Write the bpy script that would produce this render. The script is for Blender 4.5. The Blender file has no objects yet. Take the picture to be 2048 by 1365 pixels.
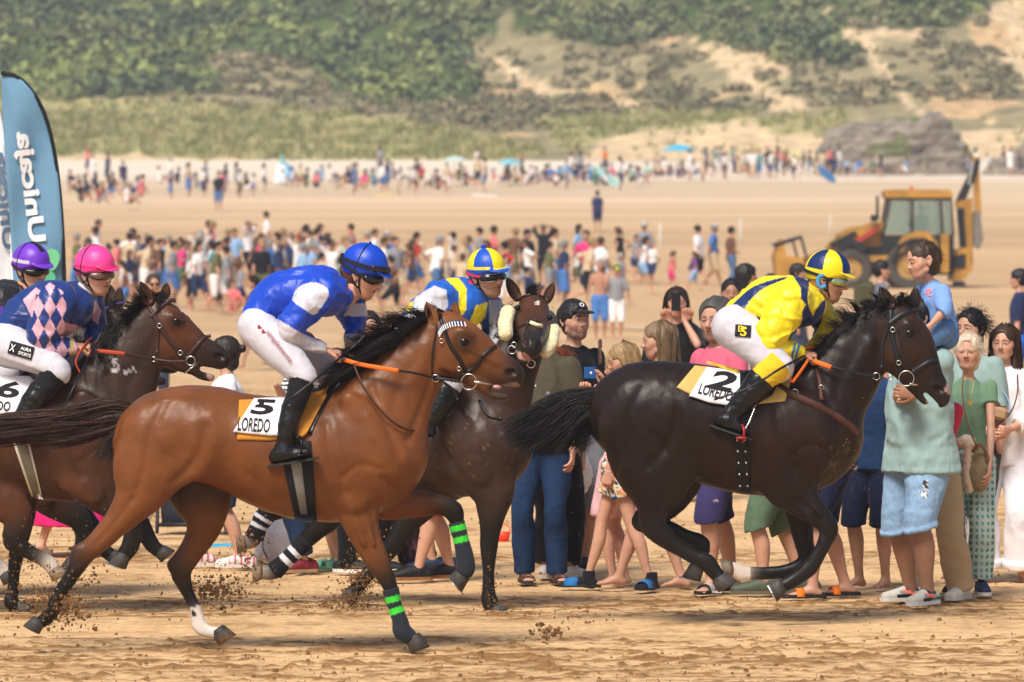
import bpy, math, random
import numpy as np
from mathutils import Vector, Matrix, Euler
from mathutils.bvhtree import BVHTree
# ------------------------------------------------------------ scene, camera, light
S = bpy.context.scene
COL = S.collection
F = 11400.0          # focal length in photo pixels (2048 wide)
CH = 2.23            # camera height
HOR = 480.0          # horizon row
PIT = math.atan((682.5-HOR)/F)
R = math.radians
rng = np.random.RandomState(7); random.seed(7)
cd = bpy.data.cameras.new('camera'); cam = bpy.data.objects.new('camera', cd); COL.objects.link(cam)
cam.location = (0, 0, CH); cam.rotation_euler = (math.pi/2-PIT, 0, 0)
cd.sensor_width = 36; cd.lens = F*36/2048; cd.clip_start = 1; cd.clip_end = 4000
cd.dof.use_dof = True; cd.dof.focus_distance = 33.5; cd.dof.aperture_fstop = 5.6
S.camera = cam
wd = bpy.data.worlds.new('World'); S.world = wd; wd.use_nodes = True
nt = wd.node_tree; bg = nt.nodes['Background']
sk = nt.nodes.new('ShaderNodeTexSky'); sk.sky_type = 'NISHITA'; sk.sun_disc = False
SEL, SAZ = R(52), R(205)      # sun high, over the camera's left shoulder
sk.sun_elevation = SEL; sk.sun_rotation = SAZ; sk.dust_density = 3.0; sk.air_density = 0.8; sk.ozone_density = 1.0
nt.links.new(sk.outputs[0], bg.inputs[0]); bg.inputs[1].default_value = 0.10
sl = bpy.data.lights.new('sun', 'SUN'); so = bpy.data.objects.new('sun', sl); COL.objects.link(so)
sl.energy = 3.2; sl.angle = R(20); sl.color = (1.0, 0.94, 0.85)
sd = Vector((math.sin(SAZ)*math.cos(SEL), math.cos(SAZ)*math.cos(SEL), math.sin(SEL)))
so.rotation_euler = sd.to_track_quat('Z', 'Y').to_euler(); so.location = (0, 0, 60)
S.view_settings.view_transform = 'Standard'; S.view_settings.look = 'None'
S.view_settings.exposure = 0.36; S.view_settings.gamma = 1.0; S.view_settings.use_curve_mapping = False
S.cycles.max_bounces = 5; S.cycles.transparent_max_bounces = 6
# ------------------------------------------------------------ maths helpers
cP, sP = math.cos(PIT), math.sin(PIT)
def W(px, py, Y):
    """world point at distance Y for the place the photo shows at (px, py)"""
    a = (px-1024)/F; b = (682.5-py)/F
    t = Y/(cP+b*sP)
    return np.array([a*t, Y, CH+t*(-sP+b*cP)])
def gz(Y):
    """beach profile: flat wet sand, rising to the dry upper beach and the dunes"""
    return np.interp(Y, [0, 125, 150, 172, 205, 248, 300, 325, 360, 372], [0, 0, .52, .94, 2.05, 3.4, 4.6, 5.25, 6.7, 7.4])
def ground_Y(py):
    """distance at which the beach shows at row py"""
    lo, hi = 20., 372.
    for _ in range(40):
        m = (lo+hi)/2; y = HOR-(gz(m)-CH)*F/m
        if y > py: lo = m
        else: hi = m
    return lo
def lin(c):
    if isinstance(c, str): c = [int(c[i:i+2], 16)/255 for i in (0, 2, 4)]
    return np.array([x/12.92 if x <= .04045 else ((x+.055)/1.055)**2.4 for x in c])
def hsh(ix, iy, iz, s):
    n = (ix*374761393+iy*668265263+iz*2147483647+s*974634777) & 0xffffffff
    n = ((n ^ (n >> 13))*1274126177) & 0xffffffff
    return ((n ^ (n >> 16)) & 0xffff)/65535.0
def vn(p, f=1.0, s=0):
    p = np.asarray(p, float)*f; i = np.floor(p).astype(np.int64); u = p-i; u = u*u*(3-2*u)
    r = 0
    for a in (0, 1):
        for b in (0, 1):
            for c in (0, 1):
                w = (u[..., 0] if a else 1-u[..., 0])*(u[..., 1] if b else 1-u[..., 1])*(u[..., 2] if c else 1-u[..., 2])
                r = r+w*hsh(i[..., 0]+a, i[..., 1]+b, i[..., 2]+c, s)
    return r*2-1
def fbm(p, f=1.0, o=4, s=0):
    r = 0; a = 1.; t = 0
    for k in range(o):
        r = r+a*vn(p, f*2**k, s+k*17); t += a; a *= .5
    return r/t
def sm(a, b, x):
    t = np.clip((x-a)/(b-a), 0, 1); return t*t*(3-2*t)
def norm(v): v = np.asarray(v, float); return v/np.linalg.norm(v)
def inpoly(x, y, poly):
    r = np.zeros(np.shape(x), bool); n = len(poly)
    for i in range(n):
        x1, y1 = poly[i]; x2, y2 = poly[(i+1) % n]
        if y1 == y2: continue
        c = ((y1 > y) != (y2 > y)) & (x < (x2-x1)*(y-y1)/(y2-y1)+x1); r ^= c
    return r
def catmull(P, n):
    P = np.asarray(P, float)
    if len(P) < 3 or n < 2: 
        if n < 2 or len(P) < 2: return P
        return np.vstack([P[0]+(P[1]-P[0])*t for t in np.linspace(0, 1, n+1)])
    Q = np.vstack([2*P[0]-P[1], P, 2*P[-1]-P[-2]]); out = []
    for i in range(1, len(Q)-2):
        a, b, c, d = Q[i-1:i+3]
        for t in np.arange(n)/n:
            out.append(.5*((2*b)+(-a+c)*t+(2*a-5*b+4*c-d)*t*t+(-a+3*b-3*c+d)*t**3))
    out.append(P[-1]); return np.array(out)
def spoly(P):
    P = np.array(P, float); n = len(P); Q = catmull(np.vstack([P[-2:], P, P[:3]]), 6); return Q[12:12+6*n]
# ------------------------------------------------------------ signed distance volumes -> smooth meshes
class Vol:
    def __init__(s, lo, hi, h):
        s.lo = np.array(lo, float); s.h = h
        s.n = np.maximum(((np.array(hi)-s.lo)/h).astype(int)+2, 4)
        s.f = np.full(s.n, 1.0, np.float32)
        s.ax = [(s.lo[i]+np.arange(s.n[i])*h).astype(np.float32) for i in range(3)]
    def _blk(s, lo, hi):
        a = np.clip(np.floor((lo-s.lo)/s.h).astype(int), 0, s.n-1); b = np.clip(np.ceil((hi-s.lo)/s.h).astype(int)+1, 1, s.n)
        return tuple(slice(a[i], max(b[i], a[i])) for i in range(3))
    def add(s, nodes, n=(0, 1, 0), k=.02, sub=False, cuts=(), nsub=3):
        """nodes: x,y,z,r,w - tapered tube, radius w along axis n and r across it"""
        N = catmull([tuple(q)+((q[3],) if len(q) == 4 else ()) for q in nodes], nsub if len(nodes) > 2 else 1)
        N[:, 3:] = np.maximum(N[:, 3:], 1e-3)
        n = norm(n); m = max(k, .02)+3*s.h
        rad = N[:, 3:].max(1)[:, None]+m
        B = s._blk((N[:, :3]-rad).min(0), (N[:, :3]+rad).max(0))
        sh = [b.stop-b.start for b in B]
        if min(sh) <= 0: return
        T = np.full(sh, 1.0, np.float32)
        segs = [(N[0], N[0])] if len(N) == 1 else list(zip(N[:-1], N[1:]))
        for a, b in segs:
            rr = max(a[3:].max(), b[3:].max())+m
            C = s._blk(np.minimum(a[:3], b[:3])-rr, np.maximum(a[:3], b[:3])+rr)
            C = tuple(slice(max(C[i].start, B[i].start), min(C[i].stop, B[i].stop)) for i in range(3))
            if min(c.stop-c.start for c in C) <= 0: continue
            L = tuple(slice(C[i].start-B[i].start, C[i].stop-B[i].start) for i in range(3))
            X, Y, Z = np.ix_(s.ax[0][C[0]], s.ax[1][C[1]], s.ax[2][C[2]])
            X = X-np.float32(a[0]); Y = Y-np.float32(a[1]); Z = Z-np.float32(a[2])
            d = (b[:3]-a[:3]).astype(np.float32); dd = float(d@d)
            if dd > 1e-12:
                t = np.clip((X*d[0]+Y*d[1]+Z*d[2])/np.float32(dd), 0, 1)
                X = X-t*d[0]; Y = Y-t*d[1]; Z = Z-t*d[2]
                r = a[3]+t*np.float32(b[3]-a[3]); w = a[4]+t*np.float32(b[4]-a[4])
            else: r = np.float32(a[3]); w = np.float32(a[4])
            l2 = X*X+Y*Y+Z*Z
            dn = X*np.float32(n[0])+Y*np.float32(n[1])+Z*np.float32(n[2]); dn = dn*dn
            q = np.sqrt(np.maximum(l2-dn, 0)/(r*r)+dn/(w*w))+1e-6
            T[L] = np.minimum(T[L], np.sqrt(l2)*(1-1/q)+(q < .02)*(-.02))
        for (pt, nn) in cuts:      # keep the side the normal points away from
            nn = norm(nn); X, Y, Z = np.ix_(*[s.ax[i][B[i]] for i in range(3)])
            T = np.maximum(T, ((X-pt[0])*nn[0]+(Y-pt[1])*nn[1]+(Z-pt[2])*nn[2]).astype(np.float32))
        f = s.f[B]
        if sub: T = -T; h = np.clip(.5-.5*(f-T)/k, 0, 1) if k > 0 else (T > f); s.f[B] = (f*(1-h)+T*h+k*h*(1-h)) if k > 0 else np.maximum(f, T)
        elif k > 0: h = np.clip(.5+.5*(T-f)/k, 0, 1); s.f[B] = T*(1-h)+f*h-k*h*(1-h)
        else: s.f[B] = np.minimum(f, T)
    def mesh(s):
        f = s.f; f = np.pad(f, 1, constant_values=1.0); lo = s.lo-s.h
        g = f < 0; nx, ny, nz = f.shape
        c = np.zeros((nx-1, ny-1, nz-1), np.int8)
        for a in (0, 1):
            for b in (0, 1):
                for d in (0, 1): c += g[a:nx-1+a, b:ny-1+b, d:nz-1+d]
        I = np.argwhere((c > 0) & (c < 8)); idx = np.full(c.shape, -1, np.int32); idx[tuple(I.T)] = np.arange(len(I))
        cor = {(a, b, d): f[I[:, 0]+a, I[:, 1]+b, I[:, 2]+d] for a in (0, 1) for b in (0, 1) for d in (0, 1)}
        P = np.zeros((len(I), 3)); ct = np.zeros(len(I))
        for a in cor:
            for ax in range(3):
                if a[ax] == 0:
                    b = list(a); b[ax] = 1; fa, fb = cor[a], cor[tuple(b)]
                    mk = (fa < 0) != (fb < 0); t = np.where(mk, fa/np.where(mk, fa-fb, 1), 0)
                    q = np.tile(np.array(a, float), (len(I), 1)); q[:, ax] = t
                    P += q*mk[:, None]; ct += mk
        V = (I+P/ct[:, None])*s.h+lo
        Q = []
        for ax in range(3):
            sl0 = [slice(None)]*3; sl1 = [slice(None)]*3; sl0[ax] = slice(0, -1); sl1[ax] = slice(1, None)
            e0, e1 = g[tuple(sl0)], g[tuple(sl1)]
            u, v = [(1, 2), (2, 0), (0, 1)][ax]
            E = np.argwhere(e0 != e1); ok = (E[:, u] > 0) & (E[:, v] > 0) & (E[:, u] < f.shape[u]-1) & (E[:, v] < f.shape[v]-1); E = E[ok]
            fl = e0[tuple(E.T)]
            def cell(du, dv):
                K = E.copy(); K[:, u] -= du; K[:, v] -= dv; return idx[tuple(K.T)]
            q = np.stack([cell(1, 1), cell(0, 1), cell(0, 0), cell(1, 0)], 1)
            q[~fl] = q[~fl][:, ::-1]; Q.append(q)
        Q = np.vstack(Q); Q = Q[(Q >= 0).all(1)]
        return V, Q
def vnorm(V, Q):
    n = np.cross(V[Q[:, 2]]-V[Q[:, 0]], V[Q[:, 3 if Q.shape[1] > 3 else 1]]-V[Q[:, 1 if Q.shape[1] > 3 else 0]])
    if Q.shape[1] == 3: n = -n
    N = np.zeros_like(V)
    for i in range(Q.shape[1]): np.add.at(N, Q[:, i], n)
    return N/(np.linalg.norm(N, axis=1)[:, None]+1e-12)
def relax(V, Q, it=1, a=.5):
    for _ in range(it):
        s = np.zeros_like(V); c = np.zeros(len(V))
        for i in range(4):
            np.add.at(s, Q[:, i], V[Q[:, (i+1) % 4]]); np.add.at(c, Q[:, i], 1)
            np.add.at(s, Q[:, i], V[Q[:, i-1]]); np.add.at(c, Q[:, i], 1)
        V = V+(s/np.maximum(c, 1)[:, None]-V)*a
    return V
# ------------------------------------------------------------ mesh / object helpers
def mk_mesh(name, V, faces, mats=(), cols=None, smooth=True, fm=None):
    me = bpy.data.meshes.new(name); V = np.asarray(V, np.float32)
    me.vertices.add(len(V)); me.vertices.foreach_set('co', V.ravel())
    if isinstance(faces, np.ndarray): cnt = np.full(len(faces), faces.shape[1]); fl = faces.ravel()
    else: cnt = np.array([len(f) for f in faces]); fl = np.concatenate([np.asarray(f) for f in faces]) if len(faces) else np.zeros(0)
    me.loops.add(len(fl)); me.loops.foreach_set('vertex_index', fl.astype(np.int32))
    me.polygons.add(len(cnt)); me.polygons.foreach_set('loop_start', np.concatenate([[0], np.cumsum(cnt)[:-1]]).astype(np.int32))
    me.polygons.foreach_set('use_smooth', np.full(len(cnt), smooth))
    if fm is not None: me.polygons.foreach_set('material_index', np.asarray(fm, np.int32))
    for m in mats: me.materials.append(m)
    me.update(calc_edges=True)
    if cols is not None:
        at = me.color_attributes.new('Col', 'FLOAT_COLOR', 'POINT')
        c = np.ones((len(V), 4), np.float32); c[:, :3] = cols; at.data.foreach_set('color', c.ravel())
    return me
def obj(name, me, parent=None, local=False, **kw):
    o = bpy.data.objects.new(name, me); COL.objects.link(o)
    if parent is not None:
        o.parent = parent
        if parent.type == 'EMPTY' and not local: o.matrix_parent_inverse = parent.matrix_basis.inverted()
    for a, b in kw.items(): o[a] = b
    return o
def thing(name, loc, label, cat, group=None):
    o = bpy.data.objects.new(name, None); COL.objects.link(o); o.location = tuple(float(x) for x in loc); o.empty_display_size = .1
    o['label'] = label; o['category'] = cat
    if group: o['group'] = group
    return o
class MB:
    """collects simple solids into one mesh"""
    def __init__(s): s.V = []; s.F = []; s.M = []; s.n = 0
    def raw(s, V, Fs, m=0):
        s.V.append(np.asarray(V, float)); s.F += [[i+s.n for i in f] for f in Fs]; s.M += [m]*len(Fs); s.n += len(V)
    def box(s, c, d, rot=None, m=0, taper=1.0, bev=0.0):
        c = np.asarray(c, float); d = np.asarray(d, float)/2
        if bev > 0:
            P = []; b = min(bev, d.min()*.9)
            for z, i in ((-d[2], b), (-d[2]+b, 0), (d[2]-b, 0), (d[2], b)):
                for (sx, sy) in ((-1, -1), (1, -1), (1, 1), (-1, 1)):
                    x, y = d[0]-i, d[1]-i
                    if sx*sy > 0: P += [(sx*x, sy*(y-b), z), (sx*(x-b), sy*y, z)]
                    else: P += [(sx*(x-b), sy*y, z), (sx*x, sy*(y-b), z)]
            P = np.array(P); Fs = [list(range(7, -1, -1)), list(range(24, 32))]
            for k in range(3):
                for j in range(8): Fs.append([k*8+j, k*8+(j+1) % 8, (k+1)*8+(j+1) % 8, (k+1)*8+j])
        else:
            P = np.array([(x*d[0], y*d[1], z*d[2]) for z in (-1, 1) for (x, y) in ((-1, -1), (1, -1), (1, 1), (-1, 1))])
            P[4:, :2] *= taper
            Fs = [[3, 2, 1, 0], [4, 5, 6, 7]]+[[j, (j+1) % 4, 4+(j+1) % 4, 4+j] for j in range(4)]
        if rot is not None: P = P@np.array(rot).T
        s.raw(P+c, Fs, m)
    def tube(s, pts, r, seg=8, m=0, flat=None, cap=True):
        P = np.asarray(pts, float); r = np.broadcast_to(np.asarray(r, float), (len(P),))
        T = np.gradient(P, axis=0); T /= np.linalg.norm(T, axis=1)[:, None]+1e-9
        up = np.array([0, 0, 1.]) if abs(T[0][2]) < .9 else np.array([0, 1., 0])
        ring = []; 
        for i in range(len(P)):
            u = np.cross(T[i], up); u /= np.linalg.norm(u)+1e-9; v = np.cross(u, T[i]); up = v
            a = np.arange(seg)*2*math.pi/seg
            ring.append(P[i]+r[i]*(np.cos(a)[:, None]*u*(1 if flat is None else flat)+np.sin(a)[:, None]*v))
        Fs = [[i*seg+j, i*seg+(j+1) % seg, (i+1)*seg+(j+1) % seg, (i+1)*seg+j] for i in range(len(P)-1) for j in range(seg)]
        if cap: Fs += [list(range(seg-1, -1, -1)), list(range((len(P)-1)*seg, len(P)*seg))]
        s.raw(np.vstack(ring), Fs, m)
    def cyl(s, a, b, r, r2=None, seg=16, m=0): s.tube([a, b], [r, r if r2 is None else r2], seg, m)
    def torus(s, c, R0, r, n=(0, 1, 0), seg=20, sec=6, m=0, arc=2*math.pi):
        n = norm(n); u = norm(np.cross(n, (0, 0, 1) if abs(n[2]) < .9 else (1, 0, 0))); v = np.cross(n, u); P = []
        for i in range(seg):
            a = 2*math.pi*i/seg; d = math.cos(a)*u+math.sin(a)*v
            for j in range(sec):
                b = 2*math.pi*j/sec; P.append(np.asarray(c)+d*(R0+r*math.cos(b))+n*r*math.sin(b))
        Fs = [[i*sec+j, ((i+1) % seg)*sec+j, ((i+1) % seg)*sec+(j+1) % sec, i*sec+(j+1) % sec] for i in range(seg) for j in range(sec)]
        s.raw(P, Fs, m)
    def sphere(s, c, r, seg=12, ring=8, m=0):
        r = np.broadcast_to(np.asarray(r, float), (3,)); P = [(0, 0, -1)]
        for i in range(1, ring):
            t = math.pi*i/ring-math.pi/2
            P += [(math.cos(t)*math.cos(2*math.pi*j/seg), math.cos(t)*math.sin(2*math.pi*j/seg), math.sin(t)) for j in range(seg)]
        P.append((0, 0, 1)); P = np.array(P)*r+np.asarray(c); Fs = []
        for j in range(seg): Fs.append([0, 1+(j+1) % seg, 1+j])
        for i in range(ring-2):
            for j in range(seg): Fs.append([1+i*seg+j, 1+i*seg+(j+1) % seg, 1+(i+1)*seg+(j+1) % seg, 1+(i+1)*seg+j])
        k = 1+(ring-2)*seg
        for j in range(seg): Fs.append([k+j, k+(j+1) % seg, len(P)-1])
        s.raw(P, Fs, m)
    def prism(s, poly, y0, y1, m=0, fn=None):
        """polygon (x,z) pulled from y0 to y1"""
        n = len(poly); P = [(x, y0, z) for x, z in poly]+[(x, y1, z) for x, z in poly]
        if fn: P = [fn(*p) for p in P]
        s.raw(P, [list(range(n)), list(range(2*n-1, n-1, -1))]+[[(i+1) % n, i, n+i, n+(i+1) % n] for i in range(n)], m)
    def build(s, name, mats, parent=None, smooth=False, cols=None, **kw):
        if not isinstance(mats, (list, tuple)): mats = [mats]
        me = mk_mesh(name, np.vstack(s.V), s.F, mats, cols, smooth, s.M)
        return obj(name, me, parent, **kw)
# ------------------------------------------------------------ materials
MATS = {}
def nodes_of(m):
    m.use_nodes = True; n = m.node_tree; b = n.nodes['Principled BSDF']; return n, b
def bump(n, b, scale, strength, dist=.01, stretch=(1, 1, 1), detail=4, coord='Object', kind='noise'):
    tc = n.nodes.new('ShaderNodeTexCoord'); mp = n.nodes.new('ShaderNodeMapping'); mp.inputs['Scale'].default_value = stretch
    tx = n.nodes.new('ShaderNodeTexNoise'); tx.inputs['Scale'].default_value = scale; tx.inputs['Detail'].default_value = detail
    bp = n.nodes.new('ShaderNodeBump'); bp.inputs['Strength'].default_value = strength; bp.inputs['Distance'].default_value = dist
    n.links.new(tc.outputs[coord], mp.inputs[0]); n.links.new(mp.outputs[0], tx.inputs['Vector']); n.links.new(tx.outputs[0], bp.inputs['Height'])
    n.links.new(bp.outputs[0], b.inputs['Normal']); return tx, bp
def mat(name, col=None, rough=.7, metal=0., src='flat', bs=0, bst=.3, bd=.005, stretch=(1, 1, 1), var=.12, vs=6., spec=.4, sheen=0., coat=0., trans=0., alpha=1.):
    """src: flat colour, 'v' the piece's own colour attribute, 'o' the object's own colour"""
    if name in MATS: return MATS[name]
    m = bpy.data.materials.new(name); n, b = nodes_of(m); L = n.links
    if col is not None: col = lin(col) if isinstance(col, str) else np.array(col)
    if src == 'v': a = n.nodes.new('ShaderNodeVertexColor'); a.layer_name = 'Col'; base = a.outputs[0]
    elif src == 'o': a = n.nodes.new('ShaderNodeObjectInfo'); base = a.outputs['Color']
    else: a = n.nodes.new('ShaderNodeRGB'); a.outputs[0].default_value = (*col, 1); base = a.outputs[0]
    if var > 0:
        tc = n.nodes.new('ShaderNodeTexCoord'); tx = n.nodes.new('ShaderNodeTexNoise'); tx.inputs['Scale'].default_value = vs; tx.inputs['Detail'].default_value = 5
        L.new(tc.outputs['Object'], tx.inputs['Vector'])
        mr = n.nodes.new('ShaderNodeMapRange'); mr.inputs[1].default_value = .3; mr.inputs[2].default_value = .7; mr.inputs[3].default_value = 1-var; mr.inputs[4].default_value = 1+var
        L.new(tx.outputs[0], mr.inputs[0])
        mx = n.nodes.new('ShaderNodeVectorMath'); mx.operation = 'SCALE'; L.new(base, mx.inputs[0]); L.new(mr.outputs[0], mx.inputs['Scale']); base = mx.outputs[0]
    L.new(base, b.inputs['Base Color'])
    b.inputs['Roughness'].default_value = rough; b.inputs['Metallic'].default_value = metal; b.inputs['Specular IOR Level'].default_value = spec
    if sheen: b.inputs['Sheen Weight'].default_value = sheen; b.inputs['Sheen Roughness'].default_value = .4
    if coat: b.inputs['Coat Weight'].default_value = coat; b.inputs['Coat Roughness'].default_value = .25
    if trans: b.inputs['Transmission Weight'].default_value = trans
    if alpha < 1: b.inputs['Alpha'].default_value = alpha
    if bs: bump(n, b, bs, bst, bd, stretch)
    MATS[name] = m; return m
M_skin = mat('skin', src='v', rough=.48, bs=60, bst=.12, bd=.002, var=.07, vs=25, spec=.35)
M_cloth = mat('cloth', src='v', rough=.85, bs=14, bst=.35, bd=.010, stretch=(1, 1, .55), var=.05, vs=9, spec=.2, sheen=.1)
M_satin = mat('satin', src='v', rough=.42, bs=11, bst=.45, bd=.014, stretch=(.6, 1, 1.3), var=.06, vs=8, spec=.45, sheen=.1)
M_denim = mat('denim', src='v', rough=.9, bs=22, bst=.5, bd=.01, var=.12, vs=40, spec=.15)
M_coat = mat('horse_coat', src='v', rough=.39, bs=14, bst=.24, bd=.02, var=.20, vs=6, spec=.22)
M_hair = mat('hair', src='v', rough=.5, bs=70, bst=.8, bd=.006, stretch=(1, 1, .12), var=.25, vs=30, spec=.35)
M_strand = mat('strand_hair', src='v', rough=.5, var=.25, vs=20, spec=.3)
M_leather = mat('leather', '1c1210', rough=.45, bs=50, bst=.3, bd=.002, var=.2, vs=30)
M_brown = mat('brown_leather', '4a2b20', rough=.5, bs=50, bst=.3, bd=.002, var=.2, vs=30)
M_black = mat('black_leather', '101012', rough=.35, bs=14, bst=.8, bd=.012, var=.2, vs=30)
M_steel = mat('steel', 'c9c6c0', rough=.25, metal=1., var=.1)
M_hoof = mat('hoof_horn', src='v', rough=.6, bs=40, bst=.5, bd=.003, stretch=(1, 1, 3), var=.3, vs=40)
M_ink = mat('black_print', '0c0c10', rough=.8, var=0)
M_white = mat('white_print', 'e9e9ea', rough=.8, var=0)
M_orange = mat('orange_webbing', 'f2701a', rough=.7, var=.08)
M_vplain = mat('coloured_plain', src='v', rough=.6, var=.06)
M_gloss = mat('dark_lens', '08090b', rough=.06, var=0, spec=.8)
M_person = mat('far_person', src='o', rough=.85, var=.08, vs=5, spec=.15)
# ------------------------------------------------------------ letters
def text_pts(txt, bold=.0):
    c = bpy.data.curves.new('t', 'FONT'); c.body = txt; c.align_x = 'CENTER'; c.align_y = 'CENTER'; c.offset = bold; c.resolution_u = 3
    o = bpy.data.objects.new('t', c); COL.objects.link(o); dg = bpy.context.evaluated_depsgraph_get(); dg.update()
    me = bpy.data.meshes.new_from_object(o.evaluated_get(dg)); V = np.array([v.co[:] for v in me.vertices]); Fs = [list(p.vertices) for p in me.polygons]
    bpy.data.objects.remove(o); bpy.data.curves.remove(c); bpy.data.meshes.remove(me)
    return V, Fs
def bvh_of(V, Q): return BVHTree.FromPolygons([tuple(v) for v in V], [tuple(int(i) for i in q) for q in Q])
def hit_y(bvh, px, py, Y0, side=-1):
    """surface depth where the sight line through (px,py) meets the body (from the near side, or the far side)"""
    a = W(px, py, Y0+side*1.6); b = W(px, py, Y0-side*1.6)
    h = bvh.ray_cast(Vector(a), Vector(norm(b-a)), 3.3)
    return None if h[0] is None else np.array(h[0])
def drape(bvh, top, bot, Y0, off=.008, nu=24, nv=10, dflt=-.25, side=-1):
    """sheet laid on a body: top/bottom edges given as photo polylines; returns grid of points"""
    def rs(P, n):
        P = np.array(P, float); d = np.r_[0, np.cumsum(np.linalg.norm(np.diff(P, axis=0), axis=1))]
        t = np.linspace(0, d[-1], n); return np.stack([np.interp(t, d, P[:, 0]), np.interp(t, d, P[:, 1])], 1)
    A, B = rs(top, nu), rs(bot, nu); G = np.zeros((nv, nu, 3)); D = np.full((nv, nu), np.nan)
    for j in range(nv):
        for i in range(nu):
            q = A[i]+(B[i]-A[i])*j/(nv-1); h = hit_y(bvh, q[0], q[1], Y0, side); G[j, i, :2] = q
            if h is not None: D[j, i] = h[1]
    fill = np.nanmean(D) if np.isfinite(D).any() else Y0+dflt
    for j in range(nv-1, -1, -1):
        for i in range(nu):
            if not np.isfinite(D[j, i]): D[j, i] = D[j+1, i]+.012 if j < nv-1 and np.isfinite(D[j+1, i]) else fill
    for _ in range(2):
        E = D.copy(); E[1:-1, 1:-1] = (D[:-2, 1:-1]+D[2:, 1:-1]+D[1:-1, :-2]+D[1:-1, 2:])/4; D = np.minimum(D, E) if side < 0 else np.maximum(D, E)
    P = np.array([[W(G[j, i, 0], G[j, i, 1], D[j, i]+side*off) for i in range(nu)] for j in range(nv)])
    return P
def sheet(name, P, m, parent, th=.004, cols=None, **kw):
    nv, nu = P.shape[:2]; V = np.vstack([P.reshape(-1, 3), P.reshape(-1, 3)+np.array([0, th, 0])]); n = nu*nv
    Fs = [[j*nu+i, j*nu+i+1, (j+1)*nu+i+1, (j+1)*nu+i][::-1] for j in range(nv-1) for i in range(nu-1)]
    Fs += [[x+n for x in f][::-1] for f in Fs]
    bd = [i for i in range(nu)]+[j*nu+nu-1 for j in range(1, nv)]+[(nv-1)*nu+i for i in range(nu-2, -1, -1)]+[j*nu for j in range(nv-2, 0, -1)]
    Fs += [[bd[i], bd[(i+1) % len(bd)], bd[(i+1) % len(bd)]+n, bd[i]+n] for i in range(len(bd))]
    if cols is not None: cols = np.vstack([cols.reshape(-1, 3)]*2)
    return obj(name, mk_mesh(name, V, Fs, [m], cols), parent, **kw)
def print_on(name, txt, bvh, cx, cy, wpx, hpx, ang, Y0, m, parent, off=.004, shear=0., bold=.01, raw=None):
    """flat lettering laid on a surface: centre, width/height in photo px, angle clockwise"""
    V, Fs = raw if raw else text_pts(txt, bold)
    lo, hi = V.min(0), V.max(0); u = (V[:, 0]-(lo[0]+hi[0])/2)/(hi[0]-lo[0])*wpx; v = -(V[:, 1]-(lo[1]+hi[1])/2)/(hi[1]-lo[1])*hpx
    u = u-shear*v; c, s = math.cos(R(ang)), math.sin(R(ang)); P = []
    last = None
    for x, y in zip(cx+u*c-v*s, cy+u*s+v*c):
        h = hit_y(bvh, x, y, Y0) if bvh else W(x, y, Y0)
        if h is None: h = W(x, y, last if last else Y0-.25)
        last = h[1]; P.append(W(x, y, h[1]-off))
    V2 = np.array(P); Fs = [f for f in Fs if V2[f][:, 1].max()-V2[f][:, 1].min() < .12]
    return obj(name, mk_mesh(name, V2, Fs, [m], smooth=False), parent)
def band_ring(bvh, C, axis, width, off=.006, th=.005, n=40, rmax=.6, squash=None, rows=2):
    """strap right round a body part"""
    axis = norm(axis); u = norm(np.cross(axis, (0, 1, 0) if abs(axis[1]) < .9 else (1, 0, 0))); v = np.cross(axis, u)
    RR = []
    for k in range(rows+1):
        c = np.asarray(C)+axis*(k/rows-.5)*width; r = []
        for i in range(n):
            a = 2*math.pi*i/n; d = math.cos(a)*u+math.sin(a)*v
            h = bvh.ray_cast(Vector(c), Vector(d), rmax); r.append(np.linalg.norm(np.array(h[0])-c) if h[0] is not None else np.nan)
        r = np.array(r); g = np.nanmedian(r) if np.isfinite(r).any() else .05; r = np.where(np.isfinite(r), r, g); r = (r+np.roll(r, 1)+np.roll(r, -1))/3
        RR.append((c, r))
    P = []; 
    for lay in (0, 1):
        for c, r in RR:
            for i in range(n):
                a = 2*math.pi*i/n; P.append(c+(math.cos(a)*u+math.sin(a)*v)*(r[i]+off-(0 if lay else th+.01)))
    m = n*(rows+1); Fs = []
    for k in range(rows):
        for i in range(n):
            j = (i+1) % n; Fs.append([m+k*n+i, m+k*n+j, m+(k+1)*n+j, m+(k+1)*n+i]); 
    for i in range(n):
        j = (i+1) % n; Fs.append([i, j, m+j, m+i]); Fs.append([m+rows*n+i, m+rows*n+j, rows*n+j, rows*n+i])
    return np.array(P), Fs
def strap(mb, bvh, pts, wpx, Y0, off=.006, th=.006, m=0, side=-1, n=None, dflt=-.1):
    """flat strap following a body surface along a photo polyline"""
    P = catmull(pts, 5); L = len(P); T = np.gradient(P, axis=0); T /= np.linalg.norm(T, axis=1)[:, None]; N = np.stack([-T[:, 1], T[:, 0]], 1)
    hw = wpx/2; D = []
    for p in P:
        h = hit_y(bvh, p[0], p[1], Y0, side) if bvh else None; D.append(h[1] if h is not None else np.nan)
    D = np.array(D); ok = np.isfinite(D)
    D = np.interp(np.arange(L), np.flatnonzero(ok), D[ok]) if ok.any() else np.full(L, Y0+dflt)
    V = []
    for i in range(L):
        a = P[i]+N[i]*hw; b = P[i]-N[i]*hw; y = D[i]+side*off
        V += [W(*a, y), W(*b, y), W(*b, y-side*(off+th)), W(*a, y-side*(off+th))]
    Fs = [[i*4+j, i*4+(j+1) % 4, i*4+4+(j+1) % 4, i*4+4+j] for i in range(L-1) for j in range(4)]+[[0, 1, 2, 3], [L*4-1, L*4-2, L*4-3, L*4-4]]
    mb.raw(V, Fs, m)
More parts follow.
